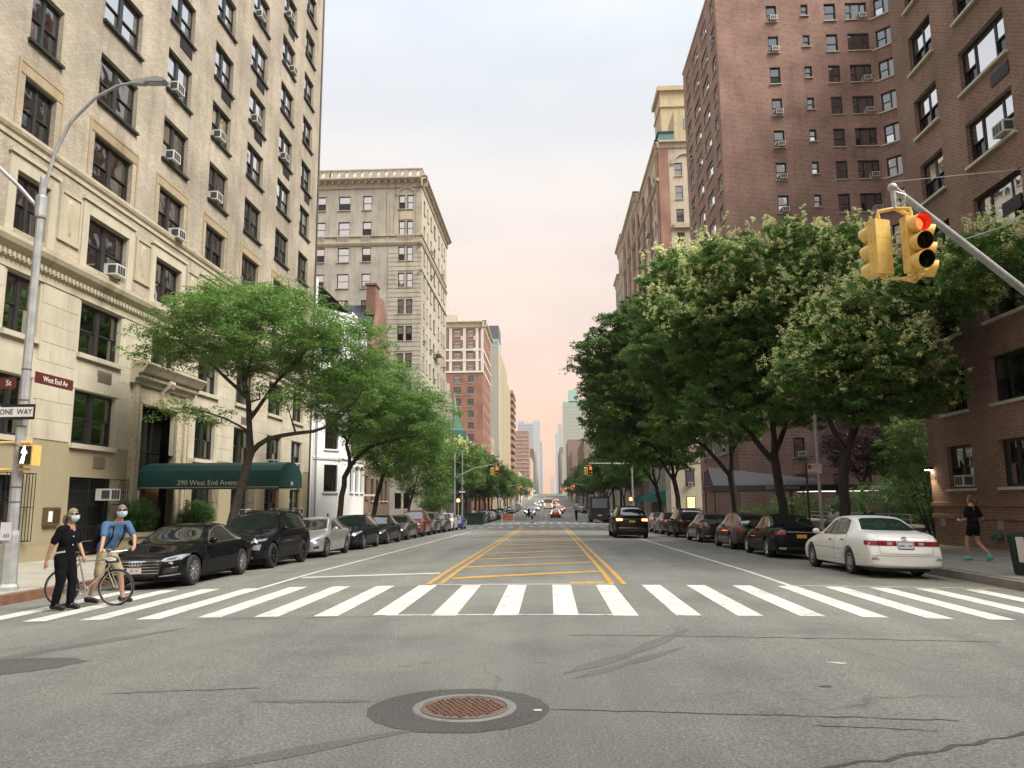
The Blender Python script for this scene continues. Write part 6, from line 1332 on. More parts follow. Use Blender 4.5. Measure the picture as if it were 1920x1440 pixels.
def make_car(name, spec):
    """prototype of one body style, front towards -Y; returns its root"""
    W, H = spec['W'], spec['H']; st = spec['st']; wb0, wb1 = spec['wheels']; r = spec['r']
    body, bvh, L = loft_body(st, W, (wb0, wb1), r+.045, 'body'); root = thing(name, 'tmp', 'car')
    root['len'] = L; pm = spec['paint']; body.materials.clear(); body.materials.append(pm); bo = obj('body', body, root)
    def side_patch(nm, outl, mat, off=.004, step=.07, parent=None):
        for s, ax in ((1, 'side+'), (-1, 'side-')): obj(nm, patch(bvh, [(a-L/2, z) for a, z in outl], ax, mat, off, step, nm), parent or root)
    for i, ol in enumerate(spec['glass_side']):
        if spec.get('trim'): 
            cx = sum(a for a, z in ol)/len(ol); cz = sum(z for a, z in ol)/len(ol); side_patch('window_trim', [(cx+(a-cx)*1.0+(.022 if a > cx else -.022), z+(.018 if z > cz else -.02)) for a, z in ol], spec['trim'], .003)
        side_patch('side_window', ol, spec.get('glass', CARGLASS), .006)
    for nm, ol in (('windscreen', spec['ws']), ('rear_window', spec['rw'])):
        pl = [(x, y-L/2) for x, y in ol]+[(-x, y-L/2) for x, y in reversed(ol)]; gl = obj(nm, patch(bvh, pl, 'top', spec.get('glass', CARGLASS), .005, .08, nm), root)
    for k, ol in enumerate(spec['doors']):
        side_patch('door_gap', [(a+(.008 if a > sum(q[0] for q in ol)/len(ol) else -.008), z+(.006 if z > .6 else -.006)) for a, z in ol], PLASTIC, .0025, .09); 
        for s, ax in ((1, 'side+'), (-1, 'side-')):
            d = obj('door', patch(bvh, [(a-L/2, z) for a, z in ol], ax, pm, .005, .09, 'door'), root); hx, hz = spec['handles'][k]
            obj('handle', patch(bvh, [(hx-L/2-.09, hz-.014), (hx-L/2+.09, hz-.014), (hx-L/2+.09, hz+.014), (hx-L/2-.09, hz+.014)], ax, spec.get('handle_mat', PLASTIC), .022, .05, 'handle'), d)
    for nm, ol, mat, off in spec['front']:
        sym = min(x for x, z in ol) > .02
        for s in ((1, -1) if sym else (1,)): obj(nm, patch(bvh, [(x*s, z) for x, z in ol], 'front', mat, off, .05, nm), root)
    for nm, ol, mat, off in spec['rear']:
        sym = min(x for x, z in ol) > .02
        for s in ((1, -1) if sym else (1,)): obj(nm, patch(bvh, [(x*s, z) for x, z in ol], 'rear', mat, off, .05, nm), root)
    for nm, ol, mat, off in spec.get('side', ()): side_patch(nm, ol, mat, off)
    for s in (-1, 1):   # mirrors
        m = MB(); y = spec['mirror'][0]-L/2; z = spec['mirror'][1]; x = s*(W/2+.07); m.ball((x, y, z), (.10, .075, .075), 10, 6); m.bar((x, y, z-.03), (s*(W/2-.1), y-.02, z-.05), .05, .03); obj('mirror', m.mesh('mirror', spec.get('mirror_mat', pm), True), root)
    tm, rm = wheel_mesh(r, spec.get('tw', .225), spec['rim'])
    for yy in (wb0, wb1):
        for s in (-1, 1):
            w = obj('wheel', tm, root, (s*(W/2-.125), yy-L/2, r), (0, 0, 0 if s > 0 else pi)); w.name = 'wheel'
            obj('rim', rm, w)
    m = MB(); m.box(-W/2+.22, W/2-.22, -L/2+.35, L/2-.35, .14, .34); obj('underbody', m.mesh('underbody', PLASTIC), root)
    if spec.get('rails'):
        for s in (-1, 1): m = MB(); a, c, z = spec['rails']; m.tube([(s*W*.36, a-L/2, z-.05), (s*W*.36, a-L/2+.15, z+.02), (s*W*.36, c-L/2-.15, z+.02), (s*W*.36, c-L/2, z-.05)], .02, 6); obj('roof_rail', m.mesh('roof_rail', spec.get('rail_mat', PLASTIC), True), root)
    root['bvh'] = 0; BV[name] = (bvh, L); return root
BV = {}
B_BLK = paint('black_car_paint', (.005, .005, .0055)); P_CAM = paint('white_car_paint', (.80, .79, .74), 0, .35, .5)
# coupe
coupe = dict(W=1.85, H=1.37, r=.335, wheels=(.87, 3.63), rim='ten', paint=B_BLK, trim=CHROME, mirror=(1.62, .97), handle_mat=B_BLK,
  st=[(0, .24, .48, .58, .60, .42), (.06, .19, .55, .655, .80, .60), (.25, .17, .63, .72, .93, .74), (.7, .16, .73, .80, .99, .80), (1.15, .16, .80, .88, 1, .80), (1.48, .16, .85, .95, 1, .79), (1.95, .16, .875, 1.235, 1, .70), (2.2, .16, .88, 1.355, 1, .66), (2.6, .16, .89, 1.395, 1, .645), (3.0, .16, .90, 1.385, 1, .64), (3.35, .165, .91, 1.31, 1, .645), (3.75, .17, .925, 1.15, 1, .67), (4.1, .19, .93, 1.02, .97, .72), (4.45, .22, .90, .99, .91, .70), (4.62, .26, .78, .90, .82, .62), (4.67, .34, .62, .70, .70, .5)],
  glass_side=[[(1.72, .915), (2.12, 1.17), (2.5, 1.285), (2.78, 1.29), (2.80, .925)], [(2.86, .925), (2.85, 1.29), (3.2, 1.25), (3.55, 1.12), (3.72, .99), (3.66, .95)]],
  ws=[(0, 1.40), (.45, 1.42), (.68, 1.52), (.54, 2.12), (.3, 2.08), (0, 2.06)], rw=[(0, 3.28), (.42, 3.3), (.5, 3.34), (.64, 3.95), (.4, 4.02), (0, 4.03)],
  doors=[[(1.46, .30), (1.42, .84), (2.9, .875), (3.1, .6), (2.98, .30)]], handles=[(2.75, .79)],
  front=[('grille', [(-.52, .33), (-.40, .28), (.40, .28), (.52, .33), (.56, .56), (.47, .635), (-.47, .635), (-.56, .56)], PLASTIC, .006)]+[('grille_bar', [(-.50+.0, .335+.062*k), (.50, .335+.062*k), (.51, .353+.062*k), (-.51, .353+.062*k)], CHROME, .014) for k in range(5)]
     +[('headlight', [(.52, .60), (.60, .575), (.83, .60), (.86, .70), (.80, .705), (.58, .645)], LENS, .007), ('headlight_core', [(.60, .60), (.76, .612), (.77, .665), (.66, .645)], LENS_D, .012), ('air_intake', [(.58, .33), (.82, .35), (.82, .47), (.62, .44)], PLASTIC, .006), ('intake_trim', [(.50, .262), (.84, .285), (.84, .315), (.54, .285)], pmat('satin_silver', (.35, .38, .42), .35, metal=.7), .012), ('bumper_strip', [(.64, .425), (.83, .45), (.83, .462), (.64, .437)], CHROME, .012)],
  rear=[('tail_light', [(.42, .72), (.78, .71), (.79, .80), (.5, .84)], TAIL, .006), ('bumper_insert', [(-.7, .28), (.7, .28), (.72, .40), (-.72, .40)], PLASTIC, .006), ('licence_plate', [(-.16, .62), (.16, .62), (.16, .72), (-.16, .72)], PLATE_W, .008)])
# modern sedan
sedan = dict(W=1.80, H=1.44, r=.325, wheels=(.86, 3.62), rim='five', paint=B_BLK, trim=None, mirror=(1.62, .99), handle_mat=B_BLK,
  st=[(0, .25, .50, .60, .58, .42), (.07, .20, .57, .67, .79, .60), (.28, .18, .66, .745, .92, .74), (.75, .17, .76, .835, .985, .80), (1.15, .17, .83, .91, 1, .80), (1.42, .17, .88, .98, 1, .79), (1.9, .17, .905, 1.285, 1, .71), (2.15, .17, .91, 1.425, 1, .675), (2.6, .17, .92, 1.465, 1, .66), (3.05, .17, .93, 1.455, 1, .655), (3.35, .175, .945, 1.395, 1, .655), (3.85, .18, .96, 1.13, 1, .70), (4.05, .19, .97, 1.085, .98, .72), (4.38, .22, .96, 1.05, .92, .72), (4.56, .26, .84, .97, .84, .66), (4.62, .32, .66, .76, .74, .55)],
  glass_side=[[(1.74, .945), (2.12, 1.22), (2.45, 1.345), (2.62, 1.36), (2.64, .955)], [(2.70, .955), (2.69, 1.36), (3.05, 1.34), (3.38, 1.22), (3.68, 1.02), (3.62, .975)]],
  ws=[(0, 1.36), (.45, 1.38), (.68, 1.48), (.55, 2.10), (.3, 2.06), (0, 2.04)], rw=[(0, 3.26), (.42, 3.28), (.5, 3.32), (.64, 3.88), (.4, 3.94), (0, 3.95)],
  doors=[[(1.44, .32), (1.40, .88), (2.63, .91), (2.66, .32)], [(2.70, .32), (2.68, .91), (3.5, .94), (3.56, .72), (3.24, .55), (3.12, .32)]], handles=[(2.45, .83), (3.38, .86)],
  front=[('grille', [(-.36, .42), (.36, .42), (.40, .58), (-.40, .58)], PLASTIC, .006), ('grille_frame', [(-.41, .585), (.41, .585), (.40, .61), (-.40, .61)], CHROME, .012), ('headlight', [(.50, .54), (.74, .56), (.84, .69), (.80, .71), (.55, .62)], LENS, .007), ('headlight_core', [(.58, .57), (.72, .585), (.76, .66), (.64, .62)], LENS_D, .012), ('lower_grille', [(-.42, .26), (.42, .26), (.38, .36), (-.38, .36)], PLASTIC, .006), ('fog_light', [(.58, .32), (.76, .34), (.76, .43), (.64, .41)], PLASTIC, .006), ('licence_plate', [(-.16, .37), (.16, .37), (.16, .46), (-.16, .46)], PLATE_Y, .014)],
  rear=[('tail_light', [(.46, .80), (.79, .75), (.80, .86), (.66, .93), (.5, .92)], TAIL, .007), ('chrome_strip', [(-.46, .855), (.46, .855), (.46, .88), (-.46, .88)], CHROME, .01), ('licence_plate', [(-.16, .68), (.16, .68), (.16, .79), (-.16, .79)], PLATE_Y, .012), ('bumper_insert', [(-.72, .27), (.72, .27), (.74, .38), (-.74, .38)], PLASTIC, .006), ('exhaust_trim', [(.5, .31), (.70, .31), (.72, .37), (.48, .37)], CHROME, .012)])
# older white saloon
camry = dict(W=1.78, H=1.42, r=.315, wheels=(.93, 3.60), rim='cap', paint=P_CAM, trim=PLASTIC, glass=GREENGLASS, mirror=(1.62, 1.0), tw=.2, handle_mat=PLASTIC,
  st=[(0, .26, .52, .62, .66, .5), (.06, .20, .58, .68, .85, .66), (.25, .18, .68, .75, .95, .77), (.75, .17, .79, .85, 1, .82), (1.15, .17, .86, .93, 1, .82), (1.42, .17, .91, .99, 1, .80), (1.92, .17, .925, 1.275, 1, .72), (2.18, .17, .93, 1.415, 1, .69), (2.6, .17, .93, 1.45, 1, .675), (3.0, .17, .935, 1.45, 1, .67), (3.3, .175, .94, 1.405, 1, .67), (3.88, .18, .95, 1.10, 1, .74), (4.05, .19, .955, 1.065, 1, .77), (4.4, .21, .955, 1.04, .985, .80), (4.68, .22, .90, .985, .95, .80), (4.75, .23, .60, .74, .93, .72), (4.82, .28, .50, .56, .86, .66)],
  glass_side=[[(1.72, .955), (2.14, 1.23), (2.48, 1.345), (2.62, 1.35), (2.63, .965)], [(2.69, .965), (2.68, 1.35), (3.0, 1.34), (3.22, 1.29), (3.32, 1.10), (3.32, .985)]],
  ws=[(0, 1.38), (.45, 1.40), (.68, 1.5), (.56, 2.12), (.3, 2.08), (0, 2.06)], rw=[(0, 3.30), (.40, 3.31), (.50, 3.36), (.66, 3.92), (.4, 3.99), (0, 4.0)],
  doors=[[(1.44, .34), (1.42, .90), (2.64, .925), (2.66, .34)], [(2.68, .34), (2.66, .925), (3.42, .945), (3.42, .74), (3.2, .55), (3.12, .34)]], handles=[(2.42, .80), (3.22, .82)],
  front=[('headlight', [(.46, .58), (.80, .58), (.82, .70), (.48, .70)], LENS, .007), ('grille', [(-.36, .58), (.36, .58), (.36, .68), (-.36, .68)], PLASTIC, .006), ('lower_grille', [(-.5, .30), (.5, .30), (.5, .42), (-.5, .42)], PLASTIC, .006)],
  rear=[('tail_light', [(.20, .735), (.79, .735), (.80, .845), (.20, .845)], TAIL, .007), ('reverse_light', [(.30, .755), (.42, .755), (.42, .82), (.30, .82)], REFL, .012), ('boot_gap', [(-.60, .552), (.60, .552), (.60, .558), (-.60, .558)], pmat('gap_grey', (.12, .12, .11), .8), .006), ('boot_gap', [(.595, .552), (.601, .552), (.62, .735), (.614, .735)], pmat('gap_grey', (.12, .12, .11), .8), .006), ('boot_gap', [(.612, .85), (.618, .85), (.60, .97), (.594, .97)], pmat('gap_grey', (.12, .12, .11), .8), .006), ('bumper_gap', [(-.88, .505), (.88, .505), (.88, .513), (-.88, .513)], pmat('gap_grey', (.12, .12, .11), .8), .006), ('plate_recess_shade', [(-.19, .66), (.19, .66), (.19, .845), (-.19, .845)], pmat('plate_shadow_grey', (.26, .26, .25), .6), .006), ('licence_plate', [(-.155, .675), (.155, .675), (.155, .80), (-.155, .80)], PLATE_W, .012), ('plate_frame', [(-.165, .66), (.165, .66), (.165, .678), (-.165, .678)], PLASTIC, .016), ('bumper_scuff', [(.62, .42), (.84, .40), (.80, .46), (.70, .48)], pmat('scuff_grey', (.30, .29, .27), .8), .005)],  # grey patch round the plate: shade of the recess put into its colour
  side=[('tail_lamp_return', [(4.50, .745), (4.70, .735), (4.70, .845), (4.46, .845)], TAIL, .007), ('rub_strip', [(1.3, .60), (3.2, .585), (3.2, .595), (1.3, .612)], pmat('gap_grey', (.12, .12, .11), .8), .008)])
# tall estate / SUV
def suv_spec(L=4.7, H=1.70, W=1.88, rim='dark'):
    k = L/4.7; q = H/1.70
    return dict(W=W, H=H, r=.36, wheels=(.92*k, 3.66*k), rim=rim, paint=B_BLK, trim=CHROME, mirror=(1.60*k, 1.13*q), handle_mat=B_BLK, rails=(1.9*k, 4.2*k, H),
  st=[(0, .32, .68, .82, .66, .5), (.06, .26, .76, .90, .84, .68), (.25, .24, .84, .95, .94, .78), (.7*k, .23, .93, 1.02, .99, .82), (1.1*k, .23, .99, 1.08, 1, .82), (1.33*k, .23, 1.03, 1.13, 1, .80), (1.82*k, .23, 1.055*q, H-.20, 1, .725), (2.08*k, .23, 1.06*q, H-.04, 1, .69), (2.6*k, .23, 1.07*q, H+.02, 1, .675), (3.4*k, .23, 1.08*q, H+.02, 1, .665), (4.0*k, .24, 1.10*q, H-.02, .99, .66), (4.32*k, .26, 1.10*q, H-.10, .96, .65), (4.60*k, .28, 1.04*q, 1.17*q, .90, .68), (4.70*k, .32, .70*q, .80*q, .84, .6)],
  glass_side=[[(1.66*k, 1.095*q), (2.04*k, 1.42*q), (2.35*k, 1.545*q), (2.58*k, 1.56*q), (2.60*k, 1.10*q)], [(2.66*k, 1.10*q), (2.65*k, 1.56*q), (3.2*k, 1.56*q), (3.46*k, 1.52*q), (3.50*k, 1.12*q)], [(3.57*k, 1.13*q), (3.54*k, 1.52*q), (3.9*k, 1.46*q), (4.16*k, 1.28*q), (4.1*k, 1.17*q)]],
  ws=[(0, 1.28*k), (.5, 1.30*k), (.72, 1.40*k), (.58, 2.02*k), (.3, 1.98*k), (0, 1.97*k)], rw=[(0, 4.12*k), (.3, 4.13*k), (.5, 4.17*k), (.60, 4.54*k), (.3, 4.56*k), (0, 4.56*k)],
  doors=[[(1.42*k, .40), (1.38*k, 1.03*q), (2.60*k, 1.06*q), (2.62*k, .40)], [(2.66*k, .40), (2.64*k, 1.06*q), (3.5*k, 1.08*q), (3.52*k, .85), (3.24*k, .66), (3.12*k, .40)]], handles=[(2.40*k, .97*q), (3.34*k, .99*q)],
  front=[('grille', [(-.46, .50), (.46, .50), (.54, .78), (-.54, .78)], PLASTIC, .006), ('grille_bar', [(-.50, .79), (.50, .79), (.56, .825), (-.56, .825)], CHROME, .012), ('headlight', [(.58, .74), (.86, .80), (.86, .86), (.60, .81)], LENS, .008), ('fog_light', [(.60, .56), (.80, .54), (.82, .70), (.66, .68)], LENS, .008), ('skid_plate', [(-.6, .31), (.6, .31), (.66, .37), (-.66, .37)], pmat('satin_silver', (.35, .38, .42), .35, metal=.7), .01), ('licence_plate', [(-.16, .42), (.16, .42), (.16, .51), (-.16, .51)], PLATE_Y, .014)],
  rear=[('tail_light', [(.50, .92*q), (.81, .90*q), (.82, 1.02*q), (.52, 1.02*q)], TAIL, .008), ('licence_plate', [(-.16, .82*q), (.16, .82*q), (.16, .93*q), (-.16, .93*q)], PLATE_Y, .012), ('bumper_insert', [(-.74, .34), (.74, .34), (.78, .55), (-.78, .55)], PLASTIC, .006), ('chrome_strip', [(-.7, .53), (.7, .53), (.7, .55), (-.7, .55)], CHROME, .012), ('garnish', [(-.5, .985*q), (.5, .985*q), (.5, 1.01*q), (-.5, 1.01*q)], CHROME, .01)])
suv = suv_spec()
# hatch / wagon
wagon = dict(W=1.78, H=1.50, r=.325, wheels=(.84, 3.52), rim='seven', paint=B_BLK, trim=None, mirror=(1.45, 1.02), handle_mat=B_BLK,
  st=[(0, .25, .52, .64, .58, .42), (.07, .20, .60, .72, .80, .62), (.28, .18, .70, .79, .93, .76), (.7, .17, .80, .89, .99, .80), (1.0, .17, .87, .97, 1, .79), (1.22, .17, .92, 1.05, 1, .78), (1.75, .17, .945, 1.365, 1, .71), (2.02, .17, .95, 1.49, 1, .68), (2.5, .17, .96, 1.525, 1, .66), (3.2, .17, .98, 1.51, 1, .65), (3.8, .18, 1.0, 1.44, .99, .645), (4.1, .2, 1.01, 1.34, .96, .64), (4.38, .24, .96, 1.07, .90, .68), (4.50, .3, .70, .80, .82, .6)],
  glass_side=[[(1.52, .99), (1.95, 1.28), (2.3, 1.40), (2.5, 1.42), (2.52, 1.0)], [(2.58, 1.0), (2.57, 1.42), (3.0, 1.42), (3.3, 1.38), (3.36, 1.02)], [(3.42, 1.03), (3.40, 1.37), (3.7, 1.30), (3.95, 1.14), (3.88, 1.06)]],
  ws=[(0, 1.16), (.45, 1.18), (.68, 1.3), (.55, 1.98), (.3, 1.94), (0, 1.93)], rw=[(0, 3.98), (.4, 4.0), (.5, 4.03), (.60, 4.34), (.3, 4.37), (0, 4.37)],
  doors=[[(1.30, .32), (1.26, .92), (2.53, .95), (2.55, .32)], [(2.59, .32), (2.57, .95), (3.36, .98), (3.38, .75), (3.14, .56), (3.02, .32)]], handles=[(2.32, .87), (3.22, .90)],
  front=[('grille', [(-.40, .30), (.40, .30), (.44, .42), (-.44, .42)], PLASTIC, .006), ('headlight', [(.46, .62), (.66, .60), (.84, .74), (.80, .80), (.56, .70)], LENS, .007), ('licence_plate', [(-.16, .45), (.16, .45), (.16, .54), (-.16, .54)], PLATE_W, .014), ('fog_light', [(.58, .34), (.76, .36), (.76, .46), (.64, .44)], LENS_D, .007)],
  rear=[('tail_light', [(.62, .72), (.79, .71), (.79, .98), (.70, 1.02)], TAIL, .008), ('tail_light_column', [(.60, 1.02), (.68, 1.02), (.60, 1.34), (.53, 1.34)], TAIL, .01), ('licence_plate', [(-.16, .74), (.16, .74), (.16, .85), (-.16, .85)], PLATE_Y, .012), ('bumper_insert', [(-.7, .28), (.7, .28), (.72, .42), (-.72, .42)], PLASTIC, .006)])
PROTO = {}
for nm, sp in (('coupe', coupe), ('sedan', sedan), ('white', camry), ('suv', suv), ('wagon', wagon)): PROTO[nm] = make_car('parked_car', sp); BV[nm] = BV['parked_car']
usedp = set(); PAINTS = {}
def repaint(root, col, metal=0., rimsty=None, lit=False):
    mt = col if not isinstance(col, tuple) else paint('car_paint_%d_%d_%d' % tuple(int(c*1000) for c in col), col, metal)
    for ch in kids(root):
        b = ch.name.split('.')[0]
        if b in ('body', 'door', 'mirror'): ch.material_slots[0].link = 'OBJECT'; ch.material_slots[0].material = mt
        if b == 'door':
            for h in kids(ch): h.material_slots[0].link = 'OBJECT'; h.material_slots[0].material = mt
        if lit and b in ('tail_light', 'tail_light_column'): ch.material_slots[0].link = 'OBJECT'; ch.material_slots[0].material = TAIL_ON
        if lit == 'head' and b == 'headlight': ch.material_slots[0].link = 'OBJECT'; ch.material_slots[0].material = HEADLIT
    return root
CARS = []
def car(kind, label, x, y0, away, col=None, metal=0., name='parked_car', group=None, lit=False, drop=(), sc=1.0):
    """y0: the end nearest the viewer"""
    src = PROTO[kind]; o = copy_tree(src) if kind in usedp else src; usedp.add(kind); L = src['len']*sc; yc = y0+L/2
    o.name = name; z0, z1 = zr(x, yc-1.4), zr(x, yc+1.4); xs_ = (zr(x+.8, yc)-zr(x-.8, yc))/1.6
    o.location = (x, yc, (z0+z1)/2+.006); pit = math.atan((z1-z0)/2.8)
    o.rotation_euler = (pit*(1 if not away else -1), -math.atan(xs_)*(1 if not away else -1), (pi if away else 0)+rnd.uniform(-.012, .012)); o.scale = (sc, sc, sc)
    setp(o, label, 'car', group)
    if col is not None: repaint(o, col, metal, lit=lit)
    elif lit: repaint(o, P_CAM, lit=lit)
    for ch in kids(o):
        if ch.name.split('.')[0] in drop:
            for q in kids(ch): bpy.data.objects.remove(q)
            bpy.data.objects.remove(ch)
    CARS.append(o); return o
GLc, GRc = 'cars parked along the left kerb', 'cars parked along the right kerb'
XL_, XR_ = -8.98, 8.25
audi = car('coupe', 'shiny black coupe with a wide chrome barred grille beside the bicycle', XL_, 16.75, False, (.007, .007, .008), group=GLc)
c_ = car('suv', 'black sport utility vehicle with dark wheels parked behind the black coupe', XL_-.02, 21.85, False, (.009, .009, .011), group=GLc)
car('sedan', 'silver sedan with five-spoke wheels parked in front of the white townhouse', XL_+.02, 27.4, False, (.52, .53, .54), .7, group=GLc)
car('wagon', 'dark green-black hatchback behind the silver sedan', XL_, 33.2, False, (.012, .018, .02), .2, group=GLc)
car('sedan', 'dark charcoal sedan between the hatchback and the brown-grey sedan', XL_, 38.4, False, (.028, .027, .028), .4, group=GLc, drop=('licence_plate',))
car('sedan', 'brown-grey sedan in front of the dark red sport utility vehicle', XL_, 44.0, False, (.065, .055, .05), .5, group=GLc)
car('suv', 'dark red sport utility vehicle parked on the left side', XL_, 49.4, False, (.16, .012, .016), .2, group=GLc)
car('suv', 'grey-green compact sport utility vehicle behind the dark red one', XL_, 55.0, False, (.06, .075, .07), .4, group=GLc, sc=.94)
car('sedan', 'dark blue-black sedan before the white car near the crossing', XL_, 60.4, False, (.02, .022, .035), .3, group=GLc)
car('wagon', 'white hatchback near the far crossing on the left side', XL_, 65.6, False, (.6, .6, .57), group=GLc)
car('wagon', 'small bright blue car last before the far crossing on the left side', XL_+.25, 71.3, False, (.02, .045, .25), group=GLc, sc=.85)
cam_ = car('white', 'old white four-door sedan with scuffed rear bumper under the blossoming tree', XR_, 18.65, True, group=GRc)
car('sedan', 'black sedan with chrome boot strip parked ahead of the white one', XR_-.03, 26.0, True, (.007, .008, .01), .2, group=GRc)
car('wagon', 'brown estate car with tall red tail lights ahead of the black sedan', XR_, 31.55, True, (.05, .035, .028), .5, group=GRc)
car('sedan', 'dark grey sedan parked ahead of the brown estate car', XR_, 38.5, True, (.045, .05, .05), .5, group=GRc)
car('suv', 'black sport utility vehicle with red tail lamps parked ahead of the grey sedan', XR_, 45.4, True, (.01, .01, .011), .1, group=GRc)
car('sedan', 'dark maroon sedan ahead of the black sport utility vehicle on the right', XR_, 51.6, True, (.05, .018, .016), .3, group=GRc)
car('sedan', 'pale grey sedan at the head of the right parked row', XR_, 57.0, True, (.30, .29, .28), .4, group=GRc)
car('suv', 'black sport utility vehicle driving away with its tail lights lit', 4.55, 43.4, True, (.02, .013, .011), .2, name='moving_car', lit=True, sc=1.04)
car('wagon', 'red and silver taxi-like car with brake lights on in the middle of the far crossing', 1.05, 128, True, (.32, .10, .075), .2, name='moving_car', lit=True)
# plates, emblems
def onto(root, kind, me, x, z, end, off=.02, name='emblem'):
    bvh, L = BV[kind]; d = 1 if end == 'front' else -1; h, n, *_ = bvh.ray_cast(Vector((x, -6*d, z)), Vector((0, d, 0)))
    o = obj(name, me, root, tuple(h+n*off)); up = Vector((0, 0, 1)); zax = n.normalized(); xax = up.cross(zax).normalized(); yax = zax.cross(xax)
    o.rotation_euler = Matrix((xax, yax, zax)).transposed().to_euler(); return o
m = MB()
for k in range(4):
    ring = [Vector(((k-1.5)*.066+.043*cos(a), .043*sin(a), 0)) for a in [2*pi*i/20 for i in range(21)]]; m.tube(ring, .0085, 6, caps=False)
onto(audi, 'coupe', m.mesh('emblem', CHROME, True), 0, .545, 'front', .025)
m = MB(); m.box(-.16, .16, -.055, .055, -.005, .005); onto(audi, 'coupe', m.mesh('licence_plate', PLATE_P), -.02, .405, 'front', .03, 'licence_plate')
onto(audi, 'coupe', text_mesh('plate_lettering', '2P 16', .085, INK_R, .002), -.02, .405, 'front', .037, 'plate_lettering')
m = MB(); E_ = lambda a, b, n=20: [Vector((a*cos(2*pi*i/n), b*sin(2*pi*i/n), 0)) for i in range(n+1)]
m.tube(E_(.065, .045), .006, 5, caps=False); m.tube(E_(.02, .042), .005, 5, caps=False); m.tube([v+Vector((0, .022, 0)) for v in E_(.042, .018)], .005, 5, caps=False)
onto(cam_, 'white', m.mesh('emblem', pmat('emblem_grey', (.28, .28, .28), .3, metal=.8), True), 0, .90, 'rear', .012)
onto(cam_, 'white', text_mesh('plate_lettering', 'ERD 1130', .068, INK, .002), 0, .735, 'rear', .02, 'plate_lettering')
m = MB(); m.box(-.085, .085, -.008, .008, -.002, .002); s_ = m.mesh('badge', pmat('emblem_grey', (.28, .28, .28), .3, metal=.8)); onto(cam_, 'white', s_, -.52, .875, 'rear', .01, 'badge'); onto(cam_, 'white', s_, .50, .875, 'rear', .01, 'badge')
# far parked rows and traffic
fc2 = ['white', 'silver', 'black', 'dark grey', 'dark blue', 'maroon']; fcol = [(.6, .6, .58), (.45, .46, .47), (.012, .012, .013), (.05, .05, .052), (.02, .03, .08), (.14, .02, .02)]
nth = ['first', 'second', 'third', 'fourth', 'fifth', 'sixth', 'seventh', 'eighth', 'ninth', 'tenth', 'eleventh', 'twelfth', 'thirteenth', 'fourteenth', 'fifteenth', 'sixteenth', 'seventeenth', 'eighteenth', 'nineteenth', 'twentieth', 'twenty-first', 'twenty-second', 'twenty-third', 'twenty-fourth', 'twenty-fifth', 'twenty-sixth', 'twenty-seventh', 'twenty-eighth']
for sd in (-1, 1):
    y = 98.; j = 0
    while y < 236:
        if 150 < y < 173: y = 174
        ci = (3, 2, 1, 0, 2, 3, 4, 5)[j % 8] if sd < 0 else (1, 4, 2, 0, 3, 5, 1, 2)[j % 8]
        car(('sedan', 'suv', 'wagon')[(j+(sd > 0)) % 3], '%s car, %s in the row past the far crossing on the %s' % (fc2[ci], nth[j], 'left' if sd < 0 else 'right'), XL_ if sd < 0 else XR_, y, sd > 0, fcol[ci], .3, group='cars parked past the far crossing'); y += 6.1; j += 1
for i, (x, y, aw, ci) in enumerate([(-3.6, 150, 0, 0), (-4.8, 176, 0, 2), (-3.4, 205, 0, 1), (2.2, 168, 1, 0), (3.2, 196, 1, 5), (1.6, 214, 1, 3), (-3.3, 244, 0, 0), (2.6, 250, 1, 1), (-4.4, 290, 0, 0), (2.2, 300, 1, 5), (-3.4, 340, 0, 1), (3.4, 352, 1, 0)]):
    car(('suv', 'sedan', 'wagon')[i % 3], '%s car %s down the avenue, %s in its lane' % (fc2[ci], 'driving away' if aw else 'coming with headlights on', nth[i//2]), x, y, bool(aw), fcol[ci], .3, name='moving_car', lit=True if aw else 'head', group='far traffic on the avenue')
# boxy dark delivery truck parked past the crossing
tr = thing('delivery_truck', 'dark delivery truck with a boxy body parked past the far crossing on the right', 'truck', (7.6, 101.5, zr(7.6, 101))); TRK = pmat('dark_truck_paint', (.02, .02, .024), .4)
tr.location.y = 92.6+8; tr.location.x = 6.3
m = MB(); m.box(-1.15, 1.15, -3.2, 2.2, .75, 3.3); m.build('cargo_box', TRK, tr); m = MB(); m.prism([(2.2, .6), (4.0, .6), (4.0, 1.4), (3.5, 2.4), (2.2, 2.5)], -1.05, 1.05, 'x'); m.build('cab', TRK, tr)
m = MB(); m.box(-.95, .95, -3.23, -3.2, 1.9, 3.05); m.build('rear_window', pmat('sky_lit_glass', (.16, .19, .21), .08, spec=1), tr); m = MB(); m.box(-.25, .25, -3.24, -3.2, .9, 1.05); m.build('licence_plate', PLATE_W, tr); m = MB(); m.box(-1.15, 1.15, -3.35, -3.2, .5, .72); m.build('bumper', PLASTIC, tr)  # sky light on the rear window is put into its glass colour
for s in (-1, 1):
    m = MB(); m.box(s*.95-.1, s*.95+.1, -3.24, -3.2, 1.05, 1.25); m.build('tail_light', TAIL, tr)
    for yy in (-2.0, 2.9): w = obj('wheel', wheel_mesh(.42, .3, 'cap')[0], tr, (s*.95, yy, .42), (0, 0, 0 if s > 0 else pi)); obj('rim', wheel_mesh(.42, .3, 'cap')[1], w)
bus = thing('city_bus', 'white city bus driving away far down the avenue', 'bus', (-.2, 232, zr(0, 232)))
m = MB(); m.box(-1.28, 1.28, -6, 6, .35, 3.15); m.build('body', WHITE, bus); m = MB(); m.box(-1.1, 1.1, -6.03, -6, 1.7, 2.7); m.build('rear_window', CARGLASS, bus); m = MB(); m.box(-1.3, 1.3, -5.8, 5.8, 1.5, 2.4); m.build('side_window', CARGLASS, bus)
